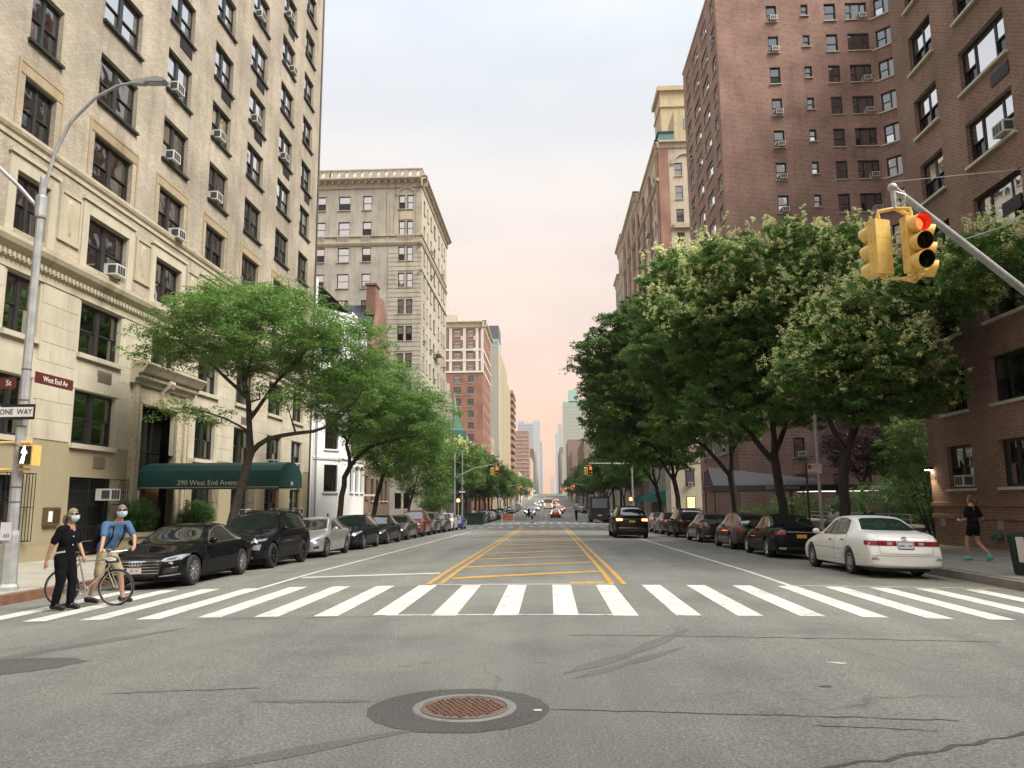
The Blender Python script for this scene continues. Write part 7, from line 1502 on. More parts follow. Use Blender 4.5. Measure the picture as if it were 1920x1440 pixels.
for s in (-1, 1): m = MB(); m.box(s*1.05-.12, s*1.05+.12, -6.05, -6, 1.0, 1.5); m.build('tail_light', TAIL_ON, bus)
for s in (-1, 1):
    for yy in (-3.2, 3.6): obj('wheel', wheel_mesh(.48, .3, 'cap')[0], bus, (s*1.1, yy, .48), (0, 0, 0 if s > 0 else pi))
# ================================================================== PEOPLE
SKIN = pmat('skin', (.42, .235, .165), .55, noise=.06, nscale=20); SKIN_D = pmat('brown_skin', (.10, .05, .033), .55)
CL_BLK = pmat('black_cloth', (.006, .006, .009), .95, spec=.15, noise=.2, nscale=14); CL_BLUE = pmat('blue_tee_shirt', (.05, .115, .23), .85, noise=.12, nscale=10); CL_KHAKI = pmat('khaki_shorts', (.40, .33, .20), .85, noise=.1, nscale=10)
MASK = pmat('pale_blue_mask', (.50, .66, .74), .8); HAIR_B = pmat('grey_blonde_hair', (.21, .165, .11), .6, noise=.3, nscale=40); HAIR_G = pmat('short_grey_hair', (.17, .14, .11), .7, noise=.3, nscale=50); HAIR_D = pmat('dark_hair', (.03, .02, .015), .6); HAIR_R = pmat('auburn_hair', (.10, .04, .022), .6)
SHOE = pmat('black_shoe', (.012, .012, .013), .6); TEAL = pmat('teal_trainer', (.08, .42, .40), .6); SOLE = pmat('shoe_sole', (.5, .5, .48), .7)
def cap_(mb, a, ra, b, rb, n=10):
    a, b = Vector(a), Vector(b); d = b-a; K = [a-d.normalized()*ra*.86, a-d.normalized()*ra*.5, a, b, b+d.normalized()*rb*.5, b+d.normalized()*rb*.86]
    mb.tube(K, [ra*.45, ra*.86, ra, rb, rb*.86, rb*.45], n)
def remesh(mb, name, mat, vox, parent, it=4):
    me = mb.mesh(name, mat); o = bpy.data.objects.new(name, me); COL.objects.link(o)
    r = o.modifiers.new('r', 'REMESH'); r.mode = 'VOXEL'; r.voxel_size = vox; s = o.modifiers.new('s', 'SMOOTH'); s.factor = .5; s.iterations = it
    if name in ('shirt', 'trousers', 'shorts', 'bag') and vox < .02:      # folds in the cloth
        tx = bpy.data.textures.get('folds') or bpy.data.textures.new('folds', 'CLOUDS'); tx.noise_scale = .075; tx.noise_depth = 2
        d = o.modifiers.new('d', 'DISPLACE'); d.texture = tx; d.strength = .02; d.mid_level = .5; d.texture_coords = 'LOCAL'
    res = evaluate(o); res.name = name; bpy.data.objects.remove(o)
    res.materials.clear(); res.materials.append(mat); res.shade_smooth(); return obj(name, res, parent)
def person(label, loc, rz, J, skin, top, bottom, shoe, hair, hair_style='short', legs='long', sleeves=True, mask=False, glasses=False, vox=.013, head_yaw=0, group=None, scale=1.0, sc_top=1.0, shoe_sole=None):
    """J: joints in metres, forward +x, left +y. One continuous remeshed body; clothes, hair and shoes are its children"""
    t = thing('person', label, 'person', loc, rz, group); t.scale = (scale,)*3
    V = {k: Vector(v) for k, v in J.items()}; hd = V['head']; B = MB()
    fy = Vector((cos(head_yaw), sin(head_yaw), 0)); sd = Vector((-fy.y, fy.x, 0))
    B.ball(hd, (.085, .078, .112), 14, 10); B.ball(hd+fy*.02+Vector((0, 0, -.05)), (.062, .06, .07), 12, 8); cap_(B, hd+fy*.085+Vector((0, 0, .02)), .012, hd+fy*.104+Vector((0, 0, -.022)), .017, 8); B.ball(hd+fy*.05+Vector((0, 0, -.098)), .028, 8, 6)
    for s in (-1, 1): B.ball(hd+sd*(.078*s)+Vector((0, 0, -.005)), (.022, .016, .032), 8, 6)
    cap_(B, hd+Vector((0, 0, -.06))-fy*.02, .052, V['neck'], .06); cap_(B, V['neck'], .07, V['chest'], .115); cap_(B, V['chest'], .12, V['pelvis'], .115)
    sh = (V['lsh']-V['rsh']); cap_(B, V['rsh'], .062, V['lsh'], .062); hp = sh.normalized()
    for k in (.35, -.35): B.ball(V['chest']+hp*k*.22, (.10, .10, .14), 10, 8)
    lim = {}
    for s in 'rl':
        cap_(B, V[s+'sh'], .056, V[s+'el'], .042); cap_(B, V[s+'el'], .041, V[s+'wr'], .029)
        h0, h1 = V[s+'wr'], V[s+'ha']; dd = (h1-h0).normalized(); sx_ = dd.cross(Vector((0, 1, 0)) if abs(dd.y) < .7 else Vector((1, 0, 0))).normalized(); up = sx_.cross(dd)
        palm = h0+dd*.085; B.ball(h0+dd*.05, (.036, .03, .045), 8, 6); cap_(B, h0, .026, palm, .03)
        for q, ln in zip((-1.5, -.5, .5, 1.5), (.062, .075, .07, .055)):
            f0 = palm+sx_*(q*.017); f1 = f0+dd*ln*.55+up*.006; f2 = f1+dd*ln*.4-up*.028; cap_(B, f0, .0095, f1, .0085, 6); cap_(B, f1, .0085, f2, .0075, 6)
        th = h0+dd*.035+sx_*.03; t1 = th+dd*.035+sx_*.018; cap_(B, th, .012, t1, .0105, 6); cap_(B, t1, .0105, t1+dd*.03-up*.012, .009, 6)
    for s in 'rl':
        cap_(B, V[s+'hip'], .088, V[s+'kn'], .058); cap_(B, V[s+'kn'], .056, (V[s+'kn']*.6+V[s+'an']*.4), .054); cap_(B, (V[s+'kn']*.6+V[s+'an']*.4), .053, V[s+'an'], .036); cap_(B, V[s+'an'], .036, V[s+'to'], .03)
    remesh(B, 'body', skin, vox, t, 5)
    # top
    T = MB(); cap_(T, V['neck']-Vector((0, 0, .07)), .078, V['chest'], .128*sc_top); cap_(T, V['chest'], .135*sc_top, V['pelvis']+Vector((0, 0, .02)), .138*sc_top); cap_(T, V['rsh'], .068, V['lsh'], .068)
    for k in (.38, -.38): T.ball(V['chest']+hp*k*.22, (.118, .11, .16), 10, 8); T.ball(V['pelvis']+hp*k*.17+Vector((0, 0, .05)), (.108, .11, .15), 10, 8)
    if sleeves:
        for s in 'rl': q = .75 if sleeves == 'short' else .62; e = V[s+'sh']+(V[s+'el']-V[s+'sh'])*q; cap_(T, V[s+'sh'], .074, e, .064)
    remesh(T, 'shirt', top, max(vox, .014), t, 3)
    L = MB(); cap_(L, V['pelvis'], .135, V['pelvis']-Vector((0, 0, .06)), .135); q = {'long': 1, 'short': .93, 'mini': .5}[legs]
    for s in 'rl':
        hip, kn, an = V[s+'hip'], V[s+'kn'], V[s+'an']
        if legs == 'long': cap_(L, hip, .11, kn, .08); cap_(L, kn, .078, an+Vector((0, 0, .03)), .066)
        else: cap_(L, hip, .105, hip+(kn-hip)*q, .085)
    remesh(L, 'trousers' if legs == 'long' else 'shorts', bottom, max(vox, .014), t, 3)
    for s in 'rl':
        S = MB(); an, to = V[s+'an'], V[s+'to']; d = to-an; d.z *= .5; hl = an-d.normalized()*.05; cap_(S, Vector((hl.x, hl.y, to.z+.02)), .042, to, .04, 10); cap_(S, an-Vector((0, 0, .02)), .046, Vector((hl.x, hl.y, to.z+.03)), .046); cap_(S, (an+to)/2, .045, to, .042)
        so_ = remesh(S, 'shoe', shoe, .012, t, 3)
    # hair
    H = MB(); H.ball(hd+Vector((0, 0, .012))-fy*.006, (.091, .084, .117), 24, 18); keep = []
    for f in H.f:
        c = sum((Vector(H.v[i]) for i in f), Vector())/len(f)-hd; fw = c.dot(fy)
        if fw > .045 and c.z < .062: continue
        if fw > -.01 and c.z < .0: continue
        if hair_style == 'short' and c.z < -.05: continue
        if c.z < -.085: continue
        keep.append(f)
    H.f = keep; H.m = [0]*len(keep)
    if hair_style == 'tail': b0 = hd-fy*.09+Vector((0, 0, .01)); H.tube([b0, b0-fy*.05+Vector((0, 0, -.03)), b0-fy*.065+Vector((0, 0, -.12)), b0-fy*.05+Vector((0, 0, -.19))], [.03, .042, .038, .008], 8)
    obj('hair', H.mesh('hair', hair, True), t)
    if mask:
        K = MB(); K.ball(hd+fy*.012+Vector((0, 0, -.02)), (.098, .09, .10), 22, 16); keep = []
        for f in K.f:
            c = sum((Vector(K.v[i]) for i in f), Vector())/len(f)-hd
            if c.dot(fy) > .035 and -.105 < c.z < .008: keep.append(f)
        K.f = keep; K.m = [0]*len(keep); obj('face_mask', K.mesh('face_mask', MASK, True), t)
    else:
        for s in (-1, 1): K = MB(); K.ball(hd+fy*.078+sd*(.03*s)+Vector((0, 0, .022)), .009, 6, 5); obj('eye', K.mesh('eye', BLACK), t)
    if glasses:
        K = MB()
        for s in (-1, 1): c = hd+fy*.095+sd*(.035*s)+Vector((0, 0, .028)); K.bar(c-sd*.028, c+sd*.028, .034, .006, up=fy); K.bar(c+sd*(.03*s), hd+sd*(.088*s)+Vector((0, 0, .03))-fy*.01, .006)
        obj('glasses', K.mesh('glasses', BLACK), t)
    return t
# couple with a bicycle at the left end of the crosswalk
MX, MY = -8.36, 14.52
man = dict(head=(.25, -.06, 1.70), neck=(.19, -.02, 1.53), chest=(.11, 0, 1.30), pelvis=(-.04, 0, .97), rsh=(.03, -.19, 1.45), lsh=(.27, .13, 1.45), rel=(.10, -.36, 1.20), rwr=(.19, -.555, 1.03), rha=(.23, -.64, .99), lel=(.46, .06, 1.21), lwr=(.56, -.10, 1.04), lha=(.585, -.19, 1.0),
           rhip=(-.05, -.09, .93), lhip=(.0, .09, .93), rkn=(-.10, -.1, .52), lkn=(.21, .1, .53), ran=(-.26, -.08, .11), lan=(.27, .12, .10), rto=(-.10, -.09, .045), lto=(.44, .11, .045))
person('man in blue tee shirt, khaki shorts and pale mask pushing a silver bicycle', (MX, MY, zr(MX, MY)), 0, man, SKIN, CL_BLUE, CL_KHAKI, SHOE, HAIR_G, 'short', 'short', 'short', True, True, head_yaw=-1.0, sc_top=.98)
bp = thing('backpack', 'black backpack worn by the man in the blue tee shirt', 'backpack', (MX, MY, zr(MX, MY)))
K = MB(); K.ball((-.17, .06, 1.22), (.15, .16, .27), 12, 9); K.ball((-.24, .07, 1.13), (.11, .13, .15), 10, 8); remesh(K, 'bag', CL_BLK, .016, bp, 3)
for s, p in ((-1, [(-.04, -.13, 1.47), (.07, -.115, 1.515), (.155, -.125, 1.42), (.14, -.135, 1.22), (.0, -.13, 1.02)]), (1, [(.10, .12, 1.48), (.22, .08, 1.515), (.29, .03, 1.42), (.25, .02, 1.2), (.1, .12, 1.02)])): K = MB(); K.tube(p, .013, 6); obj('strap', K.mesh('strap', CL_BLK, True), bp)
WX, WY = -8.62, 13.62
wom = dict(head=(.10, -.02, 1.60), neck=(.06, 0, 1.44), chest=(.04, 0, 1.22), pelvis=(-.0, 0, .93), rsh=(.02, -.19, 1.37), lsh=(.05, .19, 1.37), rel=(-.09, -.25, 1.09), rwr=(-.16, -.25, .85), rha=(-.17, -.25, .74), lel=(.08, .25, 1.1), lwr=(.2, .2, .9), lha=(.24, .18, .82),
           rhip=(-.02, -.09, .88), lhip=(.02, .09, .88), rkn=(.02, -.1, .49), lkn=(.11, .09, .49), ran=(-.06, -.09, .10), lan=(.10, .08, .10), rto=(.09, -.1, .045), lto=(.25, .07, .045))
w_ = person('woman in a black blouse and black trousers with a ponytail and mask on the crosswalk', (WX, WY, zr(WX, WY)), 0, wom, SKIN, CL_BLK, CL_BLK, SHOE, HAIR_B, 'tail', 'long', 'short', True, True, head_yaw=-.12, scale=1.03, sc_top=1.06)
K = MB(); K.bar((-.07, -.165, .965), (.09, -.158, .99), .02, .03); obj('pocket_trim', K.mesh('pocket_trim', pmat('white_patterned_trim', (.5, .5, .48), .8, noise=.5, nscale=90)), w_)
for z in (1.24, 1.10): K = MB(); K.ball((.165, -.07, z), .011, 6, 5); obj('button', K.mesh('button', WHITE), w_)
# bicycle
BX, BY = -8.43, 14.1
bk = thing('bicycle', 'silver bicycle with black tyres wheeled across the crosswalk by the man in blue', 'bicycle', (BX, BY, zr(BX, BY)))
SILV = pmat('silver_bike_frame', (.50, .48, .43), .3, metal=.55); GUM = pmat('grey_bike_tyre', (.035, .033, .03), .8)
def bwheel(x, y, steer):
    T = MB(); T.lathe([(.31+.022*cos(a), .022*sin(a)) for a in [2*pi*k/8 for k in range(9)]], 36, 'y'); w = obj('wheel', T.mesh('wheel', GUM, True), bk, (x, y, .334), (0, 0, steer))
    T = MB(); T.lathe([(.292, -.012), (.300, -.012), (.300, .012), (.285, .012), (.285, -.012), (.292, -.012)], 36, 'y'); obj('rim', T.mesh('rim', SILV, True), w)
    T = MB(); T.lathe([(.02, -.04), (.02, .04)], 10, 'y'); 
    for k in range(24): a = 2*pi*k/24; T.bar((.02*cos(a+.6*(-1)**k), .025*(-1)**k, .02*sin(a+.6*(-1)**k)), (.288*cos(a), 0, .288*sin(a)), .0028)
    obj('spokes', T.mesh('spokes', SILV), w)
bwheel(-.51, 0, 0); bwheel(.51, 0, .04)
F = MB(); rear, bb, seat, ht, hb = (-.51, 0, .334), (-.06, 0, .28), (-.21, 0, .80), (.33, 0, .83), (.355, 0, .70)
for a, b, r in ((bb, seat, .016), (seat, ht, .015), (bb, hb, .018), (ht, (.36, 0, .69), .018)): F.tube([a, b], r, 8)
for s in (-1, 1): F.tube([(-.51, s*.06, .334), (-.08, s*.03, .28)], .009, 6); F.tube([(-.51, s*.06, .334), (-.21, s*.02, .77)], .008, 6)
F.build('frame', SILV, bk, True)
F = MB(); F.tube([(.31, 0, .96), (.36, 0, .69)], .015, 8)
for s in (-1, 1): F.tube([(.36, s*.045, .67), (.40, s*.05, .55), (.51, s*.05, .334)], .012, 8)
F.build('fork', SILV, bk, True)
hb_ = MB(); g0, g1 = Vector((.27, -.24, .985)), Vector((.60, .22, .99)); c0 = Vector((.31, 0, .97)); hb_.tube([g0, c0-Vector((.0, .08, 0)), c0+Vector((.12, .04, .0)), g1], .011, 8); h_ = hb_.build('handlebar', SILV, bk, True)
for a, b in ((g0, g0+(c0-g0)*.45), (g1, g1+(c0-g1)*.3)): m = MB(); m.tube([a, b], .018, 8); m.build('grip', RUBBER, h_, True)
m = MB(); m.ball((.36, -.06, 1.0), (.06, .035, .03), 8, 6); m.tube([(.33, -.1, .99), (.42, -.12, .95), (.46, -.1, .86)], .006, 5); m.build('brake_lever', FR_GREY, h_, True)
m = MB(); m.tube([seat, (-.24, 0, .93)], .013, 8); m.build('seat_post', SILV, bk, True); m = MB(); m.ball((-.30, 0, .955), (.10, .075, .03), 10, 6); m.ball((-.17, 0, .955), (.12, .025, .02), 10, 6); m.build('saddle', PLASTIC, bk, True)
m = MB(); m.lathe([(.085, -.05), (.09, -.045), (.085, -.04)], 24, 'y', bb); m.lathe([(.001, -.045), (.03, -.045)], 10, 'y', bb); m.tube([(bb[0], -.05, bb[2]), (bb[0]+.12, -.07, bb[2]-.12)], .010, 6); m.tube([(bb[0], .05, bb[2]), (bb[0]-.12, .07, bb[2]+.12)], .010, 6); m.build('crank', SILV, bk, True)
for s in (1, -1): m = MB(); m.box(bb[0]+s*.12-.045, bb[0]+s*.12+.045, -s*.12-.04, -s*.12+.04, bb[2]-s*.12-.012, bb[2]-s*.12+.012); m.build('pedal', PLASTIC, bk)
m = MB(); m.tube([(bb[0], -.048, bb[2]+.085), (-.51, -.048, .36)], .005, 5); m.tube([(bb[0], -.048, bb[2]-.085), (-.51, -.048, .31)], .005, 5); m.lathe([(.035, -.05), (.04, -.045)], 14, 'y', rear); m.build('chain', FR_GREY, bk)
m = MB(); m.tube([(-.42, -.05, .80), (-.2, -.05, .83), (-.18, .05, .83), (-.42, .05, .80), (-.42, -.05, .80)], .007, 5); m.build('rear_rack', PLASTIC, bk)
hl = thing('bicycle_helmet', 'black and white bicycle helmet hanging from the silver bicycle handlebar', 'helmet', (BX+.46, BY-.10, zr(BX, BY)+.80))
m = MB(); m.ball((0, 0, 0), (.125, .09, .10), 14, 9); keep = [f for f in m.f if sum(m.v[i][2] for i in f)/len(f) > -.03]; m.f = keep; m.m = [0]*len(keep); m.build('shell', PLASTIC, hl, True)
for k in range(3): m = MB(); m.tube([(-.11+.02*k, -.05-.012*k, .05), (0, -.092+.01*k, .02+.03*k), (.10, -.06, .03+.01*k)], .012, 6); m.build('vent_stripe', pmat('white_helmet_stripe', (.6, .62, .6), .4), hl, True)
# walker on the right pavement
wk = dict(head=(.03, 0, 1.62), neck=(.02, 0, 1.46), chest=(.01, 0, 1.24), pelvis=(0, 0, .95), rsh=(.0, -.17, 1.38), lsh=(.0, .17, 1.38), rel=(-.10, -.24, 1.12), rwr=(.08, -.24, 1.0), rha=(.16, -.22, 1.02), lel=(.06, .22, 1.1), lwr=(.26, .14, 1.05), lha=(.34, .12, 1.07),
          rhip=(0, -.09, .90), lhip=(0, .09, .90), rkn=(.0, -.1, .50), lkn=(.16, .09, .52), ran=(-.30, -.1, .19), lan=(.14, .08, .10), rto=(-.24, -.1, .06), lto=(.29, .07, .045))
px, py = 11.55, 21.9
person('walker in black top and black shorts with teal trainers on the right pavement', (px, py, zs(px, py)+.012), R_(118), wk, SKIN, CL_BLK, CL_BLK, TEAL, HAIR_R, 'tail', 'mini', 'short', vox=.014, scale=1.02)
# people sitting on the court wall
sit = dict(head=(.06, 0, 1.24), neck=(.03, 0, 1.08), chest=(.01, 0, .88), pelvis=(0, 0, .55), rsh=(.01, -.19, 1.01), lsh=(.01, .19, 1.01), rel=(.08, -.26, .76), rwr=(.28, -.2, .66), rha=(.35, -.16, .66), lel=(.08, .26, .76), lwr=(.28, .2, .66), lha=(.35, .16, .66),
           rhip=(.04, -.1, .55), lhip=(.04, .1, .55), rkn=(.44, -.13, .52), lkn=(.44, .13, .52), ran=(.46, -.13, .10), lan=(.46, .13, .10), rto=(.62, -.14, .045), lto=(.62, .14, .045))
WHT = pmat('white_tee_shirt', (.55, .55, .53), .85); TEALC = pmat('teal_shirt', (.06, .20, .22), .85); NAVY = pmat('navy_shirt', (.02, .035, .12), .85); DENIM = pmat('denim', (.03, .05, .09), .85)
for lab, X, Y, sk, tp, hr, s in (('person in a white tee shirt and pale mask seated by the courtyard hedge', 12.75, 35.6, SKIN_D, WHT, HAIR_D, 1.0), ('small person in a teal shirt seated beside the white tee shirt', 13.3, 35.3, SKIN, TEALC, HAIR_G, .9), ('person in a navy shirt seated beyond the blossom tree trunk', 13.7, 34.1, SKIN, NAVY, HAIR_G, 1.03)):
    p_ = person(lab, (X, Y, zs(X, Y)+.18), pi+.5, sit, sk, tp, DENIM, SHOE, hr, 'short', 'long', 'short', 'white' in lab, False, vox=.022, scale=s)
bn = thing('bench', 'dark low bench under the people seated at the courtyard edge', 'bench', (13.3, 34.9, zs(13.3, 35)))
m = MB(); m.box(-.35, .3, -1.7, 1.7, .52, .6); m.build('seat', pmat('dark_wood_bench', (.05, .035, .025), .7), bn)
for y in (-1.5, 1.5): m = MB(); m.box(-.3, .25, y-.05, y+.05, 0, .52); m.build('leg', IRON, bn)
person('person in dark clothes sitting on the white townhouse steps behind the silver sedan', (-13.3, 46.3, zs(-13.3, 46)), -.4, sit, SKIN, CL_BLK, CL_BLK, SHOE, HAIR_D, 'short', 'long', 'short', vox=.025)
SALM = pmat('salmon_shirt', (.50, .26, .20), .85)
for lab, X, Y, rz, tp, bt, lg in (('jogger in a salmon shirt and dark shorts crossing at the far crosswalk', -2.1, 95.2, 0, SALM, CL_BLK, 'short'), ('pedestrian in a pale shirt at the far left corner by the lamp post', -11.6, 86.5, 0, WHT, CL_BLK, 'long'), ('second pedestrian in a pinkish shirt at the far left corner', -12.6, 87.4, .5, SALM, DENIM, 'long'),
                               ('pedestrian in white at the left kerb past the mast arm', -10.9, 112, 1.5, WHT, DENIM, 'long'), ('pedestrian in dark clothes standing in the avenue past the far crossing', 3.8, 110, 1.2, CL_BLK, CL_BLK, 'long'), ('dark clad cyclist-like pedestrian left of the far crossing centre', -3.6, 138, 1.6, CL_BLK, CL_BLK, 'long')):
    person(lab, (X, Y, zr(X, Y) if abs(X) < 9.5 else zs(X, Y)), rz, wom, SKIN, tp, bt, SHOE, HAIR_D, 'short', lg, 'short', vox=.03)
# ================================================================== STREET FURNITURE
ZP = zs(-10.95, 15.4)
lp = thing('street_lamp', 'tall galvanised street lamp post with two curved arms, signs and a walk signal', 'lamp post', (-10.92, 15.43, ZP))
POLE = pmat('pole_steel', (.40, .41, .41), .5, metal=.35, noise=.18, nscale=5)
m = MB(); m.lathe([(.21, 0), (.21, .08), (.17, .14), (.155, 1.1), (.13, 1.2)], 8); m.build('base', POLE, lp); m = MB(); m.lathe([(.115, .2), (.105, 1.2), (.07, 8.75), (.06, 8.8), (.001, 8.82)], 8); m.build('pole', POLE, lp)
arm = [(0, 0, 8.15), (.05, 0, 8.6), (.2, 0, 9.35), (.5, 0, 10.05), (1.0, 0, 10.6), (1.5, 0, 10.88), (1.9, 0, 10.95)]
m = MB(); m.tube(arm, [.042, .04, .038, .036, .034, .032, .03], 10); m.build('arm', POLE, lp, True)
m = MB(); m.tube([(0, 0, 8.0), (-.5, -.02, 8.55), (-1.2, -.05, 9.2), (-2.1, -.1, 9.8), (-3, -.1, 10.0)], .042, 10); m.build('arm', POLE, lp, True)
m = MB(); m.lathe([(.10, 7.85), (.11, 7.9), (.11, 8.3), (.10, 8.35)], 10); m.build('collar', POLE, lp)
m = MB(); m.prism([(1.84, 10.90), (1.87, 10.99), (2.16, 11.01), (2.2, 10.93), (2.12, 10.88)], -.07, .07, 'y'); m.prism([(2.17, 10.91), (2.19, 11.0), (2.38, 11.02), (2.58, 10.99), (2.62, 10.94), (2.55, 10.9)], -.11, .11, 'y'); lh = m.build('luminaire', pmat('luminaire_grey', (.33, .35, .36), .45, metal=.3), lp)
m = MB(); m.box(2.24, 2.52, -.09, .09, 10.89, 10.905); m.build('lamp_glass', pmat('lamp_glass_off', (.4, .42, .42), .2), lh); m = MB(); m.lathe([(.025, 11.02), (.025, 11.08), (.001, 11.09)], 8, o=(2.36, 0, 0)); m.build('photocell', BLACK, lh)
m = MB(); m.prism([(-3.0, 9.93), (-3.0, 10.07), (-3.6, 10.09), (-3.95, 10.02), (-3.7, 9.95)], -.12, .12, 'y'); m.build('luminaire', pmat('luminaire_grey', (.33, .35, .36), .45, metal=.3), lp)
for z in (1.75, 2.05, 2.9, 3.3, 3.85, 4.5): m = MB(); m.lathe([(.104-.005*z, z), (.121-.005*z, z+.005), (.121-.005*z, z+.03), (.104-.005*z, z+.035)], 8); m.build('band', FR_GREY, lp)
BRS = pmat('brown_sign', (.105, .022, .018), .45); SW = pmat('sign_white', (.75, .75, .72), .5); SB = pmat('sign_black', (.012, .012, .013), .5)
m = MB(); m.box(.11, .125, .12, 1.42, 4.26, 4.50); s_ = m.build('street_sign', BRS, lp); obj('lettering', text_mesh('lettering', 'West End Av', .17, SW, .002, sx=.92), s_, (.128, .79, 4.375), (pi/2, 0, pi/2))
m = MB(); m.box(-1.35, -.12, -.125, -.11, 4.10, 4.33); s_ = m.build('street_sign', BRS, lp); obj('lettering', text_mesh('lettering', 'St', .17, SW, .002, sx=.92), s_, (-.27, -.128, 4.21), (pi/2, 0, 0))
m = MB(); m.box(-.50, .37, -.16, -.15, 3.44, 3.76); ow = m.build('one_way_sign', SB, lp)
m = MB(); m.quad(*[(x, -.163, z) for x, z in ((-.48, 3.60), (-.36, 3.73), (-.36, 3.70), (.335, 3.70), (.335, 3.50), (-.36, 3.50), (-.36, 3.47))]); m.build('arrow', SW, ow)
obj('lettering', text_mesh('lettering', 'ONE  WAY', .155, SB, .002, 'RIGHT', sx=.9), ow, (.315, -.166, 3.60), (pi/2, 0, 0))
for z in (2.98, 2.42):
    m = MB(); m.tube([(-.80, -.05, z), (.28, -.05, z)], .028, 8); m.build('bracket', YELLOW, lp, True)
m = MB(); m.box(.10, .40, -.17, .10, 2.50, 2.92); ps = m.build('walk_signal', YELLOW, lp)
m = MB(); m.box(.125, .375, -.19, -.17, 2.53, 2.89); m.build('signal_face', pmat('signal_face_dark', (.03, .026, .02), .4), ps)
WALK = pmat('walk_light', (1, 1, 1), .4, emit=(1, 1, .98), estr=1.6)
wm = MB(); mx_, mz_ = .225, 2.705
def dsk(cx, cz, r): wm.quad(*[(mx_+cx+r*cos(2*pi*k/10), -.194, mz_+cz+r*sin(2*pi*k/10)) for k in range(10)])
dsk(.012, .165, .024)
for P in ([(-.02, .135), (.035, .135), (.045, .0), (-.012, 0)], [(-.012, .01), (.022, .01), (-.03, -.16), (-.062, -.16)], [(.012, .01), (.045, .01), (.035, -.06), (.022, -.165), (-.004, -.165), (.012, -.06)], [(.03, .13), (.04, .12), (.085, .045), (.07, .03), (.03, .08)], [(-.02, .13), (.0, .10), (-.035, .04), (-.05, .05)]): wm.quad(*[(mx_+a, -.194-.0005*i, mz_+b) for i, (a, b) in enumerate(P)])
wm.build('walking_figure', WALK, ps, fix=False)
m = MB(); m.box(-.95, -.66, -.14, .10, 2.50, 2.92); m.build('walk_signal', YELLOW, lp)
m = MB(); m.box(-.13, .10, -.165, -.162, 1.0, 1.36); fl_ = m.build('flyer', pmat('flyer_paper', (.66, .66, .66), .8), lp); m = MB(); m.box(-.05, -.02, -.168, -.166, 1.06, 1.12); m.box(.0, .02, -.168, -.166, 1.06, 1.14); m.box(.04, .06, -.168, -.166, 1.06, 1.13); m.build('flyer_print', pmat('flyer_ink', (.2, .15, .25), .8), fl_)
blob('paint_mark', -10.65, 15.0, .16, .10, pmat('red_utility_paint', (.45, .05, .05), .8), .045, 9, .4, parent=pl)

# ---- traffic signals on mast arms
LR = pmat('dark_red_lens', (.045, .006, .008), .2); LG = pmat('dark_green_lens', (.004, .018, .02), .2); LA = pmat('dark_amber_lens', (.06, .02, .01), .2); LRON = pmat('lit_red_lens', (1, .1, .08), .3, emit=(1, .003, .003), estr=2.2); LCORE = pmat('lit_red_core', (1, .6, .3), .3, emit=(1, .16, .05), estr=1.6); VIS_R = pmat('black_visor_inside', (.02, .02, .02), .32)
LGON = pmat('lit_green_lens', (.1, 1, .6), .3, emit=(.1, 1, .6), estr=6)
def signal_head(t, loc, yaw, on=None, sc=.86):
    """three-section head, lenses towards local -y"""
    m = MB(); m.box(-.17, .17, -.02, .20, -.53, .53)
    for z in (-.178, .178): m.box(-.173, .173, -.022, .203, z-.006, z+.006)
    m.tube([(0, .09, .53), (0, .09, .66)], .035, 8); m.tube([(0, .09, -.53), (0, .09, -.60)], .035, 8)
    for z in (-.36, 0, .36):
        for q in (-.12, .12): m.tube([(.175, .06, z+q), (.195, .06, z+q)], .014, 6); m.tube([(-.175, .06, z+q), (-.195, .06, z+q)], .014, 6)
    h = obj('signal_head', m.mesh('signal_head', YELLOW), t, loc, (0, 0, yaw)); h.scale = (sc,)*3
    for z, mt in ((.355, LRON if on == 'r' else LR), (0, LA), (-.355, LGON if on == 'g' else LG)):
        q = MB(); q.lathe([(.001, -.05), (.09, -.045), (.15, -.022)], 20, 'y', (0, 0, z)); l = obj('lens', q.mesh('lens', mt, True), h)
        if on == 'r' and z > .1:
            q = MB()
            for i in range(-5, 6):
                for j in range(-5, 6):
                    if i*i+j*j < 27: q.ball((i*.023, -.052, z+j*.023), .0085, 5, 3)
            setp(q.build('led_dots', LCORE, l), kind='stuff')
        v = MB(); n = 22; a0, a1 = -1.15*pi/2, pi+1.15*pi/2
        for k in range(n):
            a, b = a0+(a1-a0)*k/n, a0+(a1-a0)*(k+1)/n
            def lenf(a): return .30-.10*(1-sin(a))/2
            for r in (.163, .157):
                v.mi = 0 if r > .16 else 1
                v.quad((r*cos(a), -.02, z+r*sin(a)), (r*cos(b), -.02, z+r*sin(b)), (r*cos(b)*.97, -.02-lenf(b), z+r*sin(b)*.97-.03), (r*cos(a)*.97, -.02-lenf(a), z+r*sin(a)*.97-.03))
        vo = obj('visor', v.mesh('visor', [YELLOW, VIS_R], True), h)
    return h
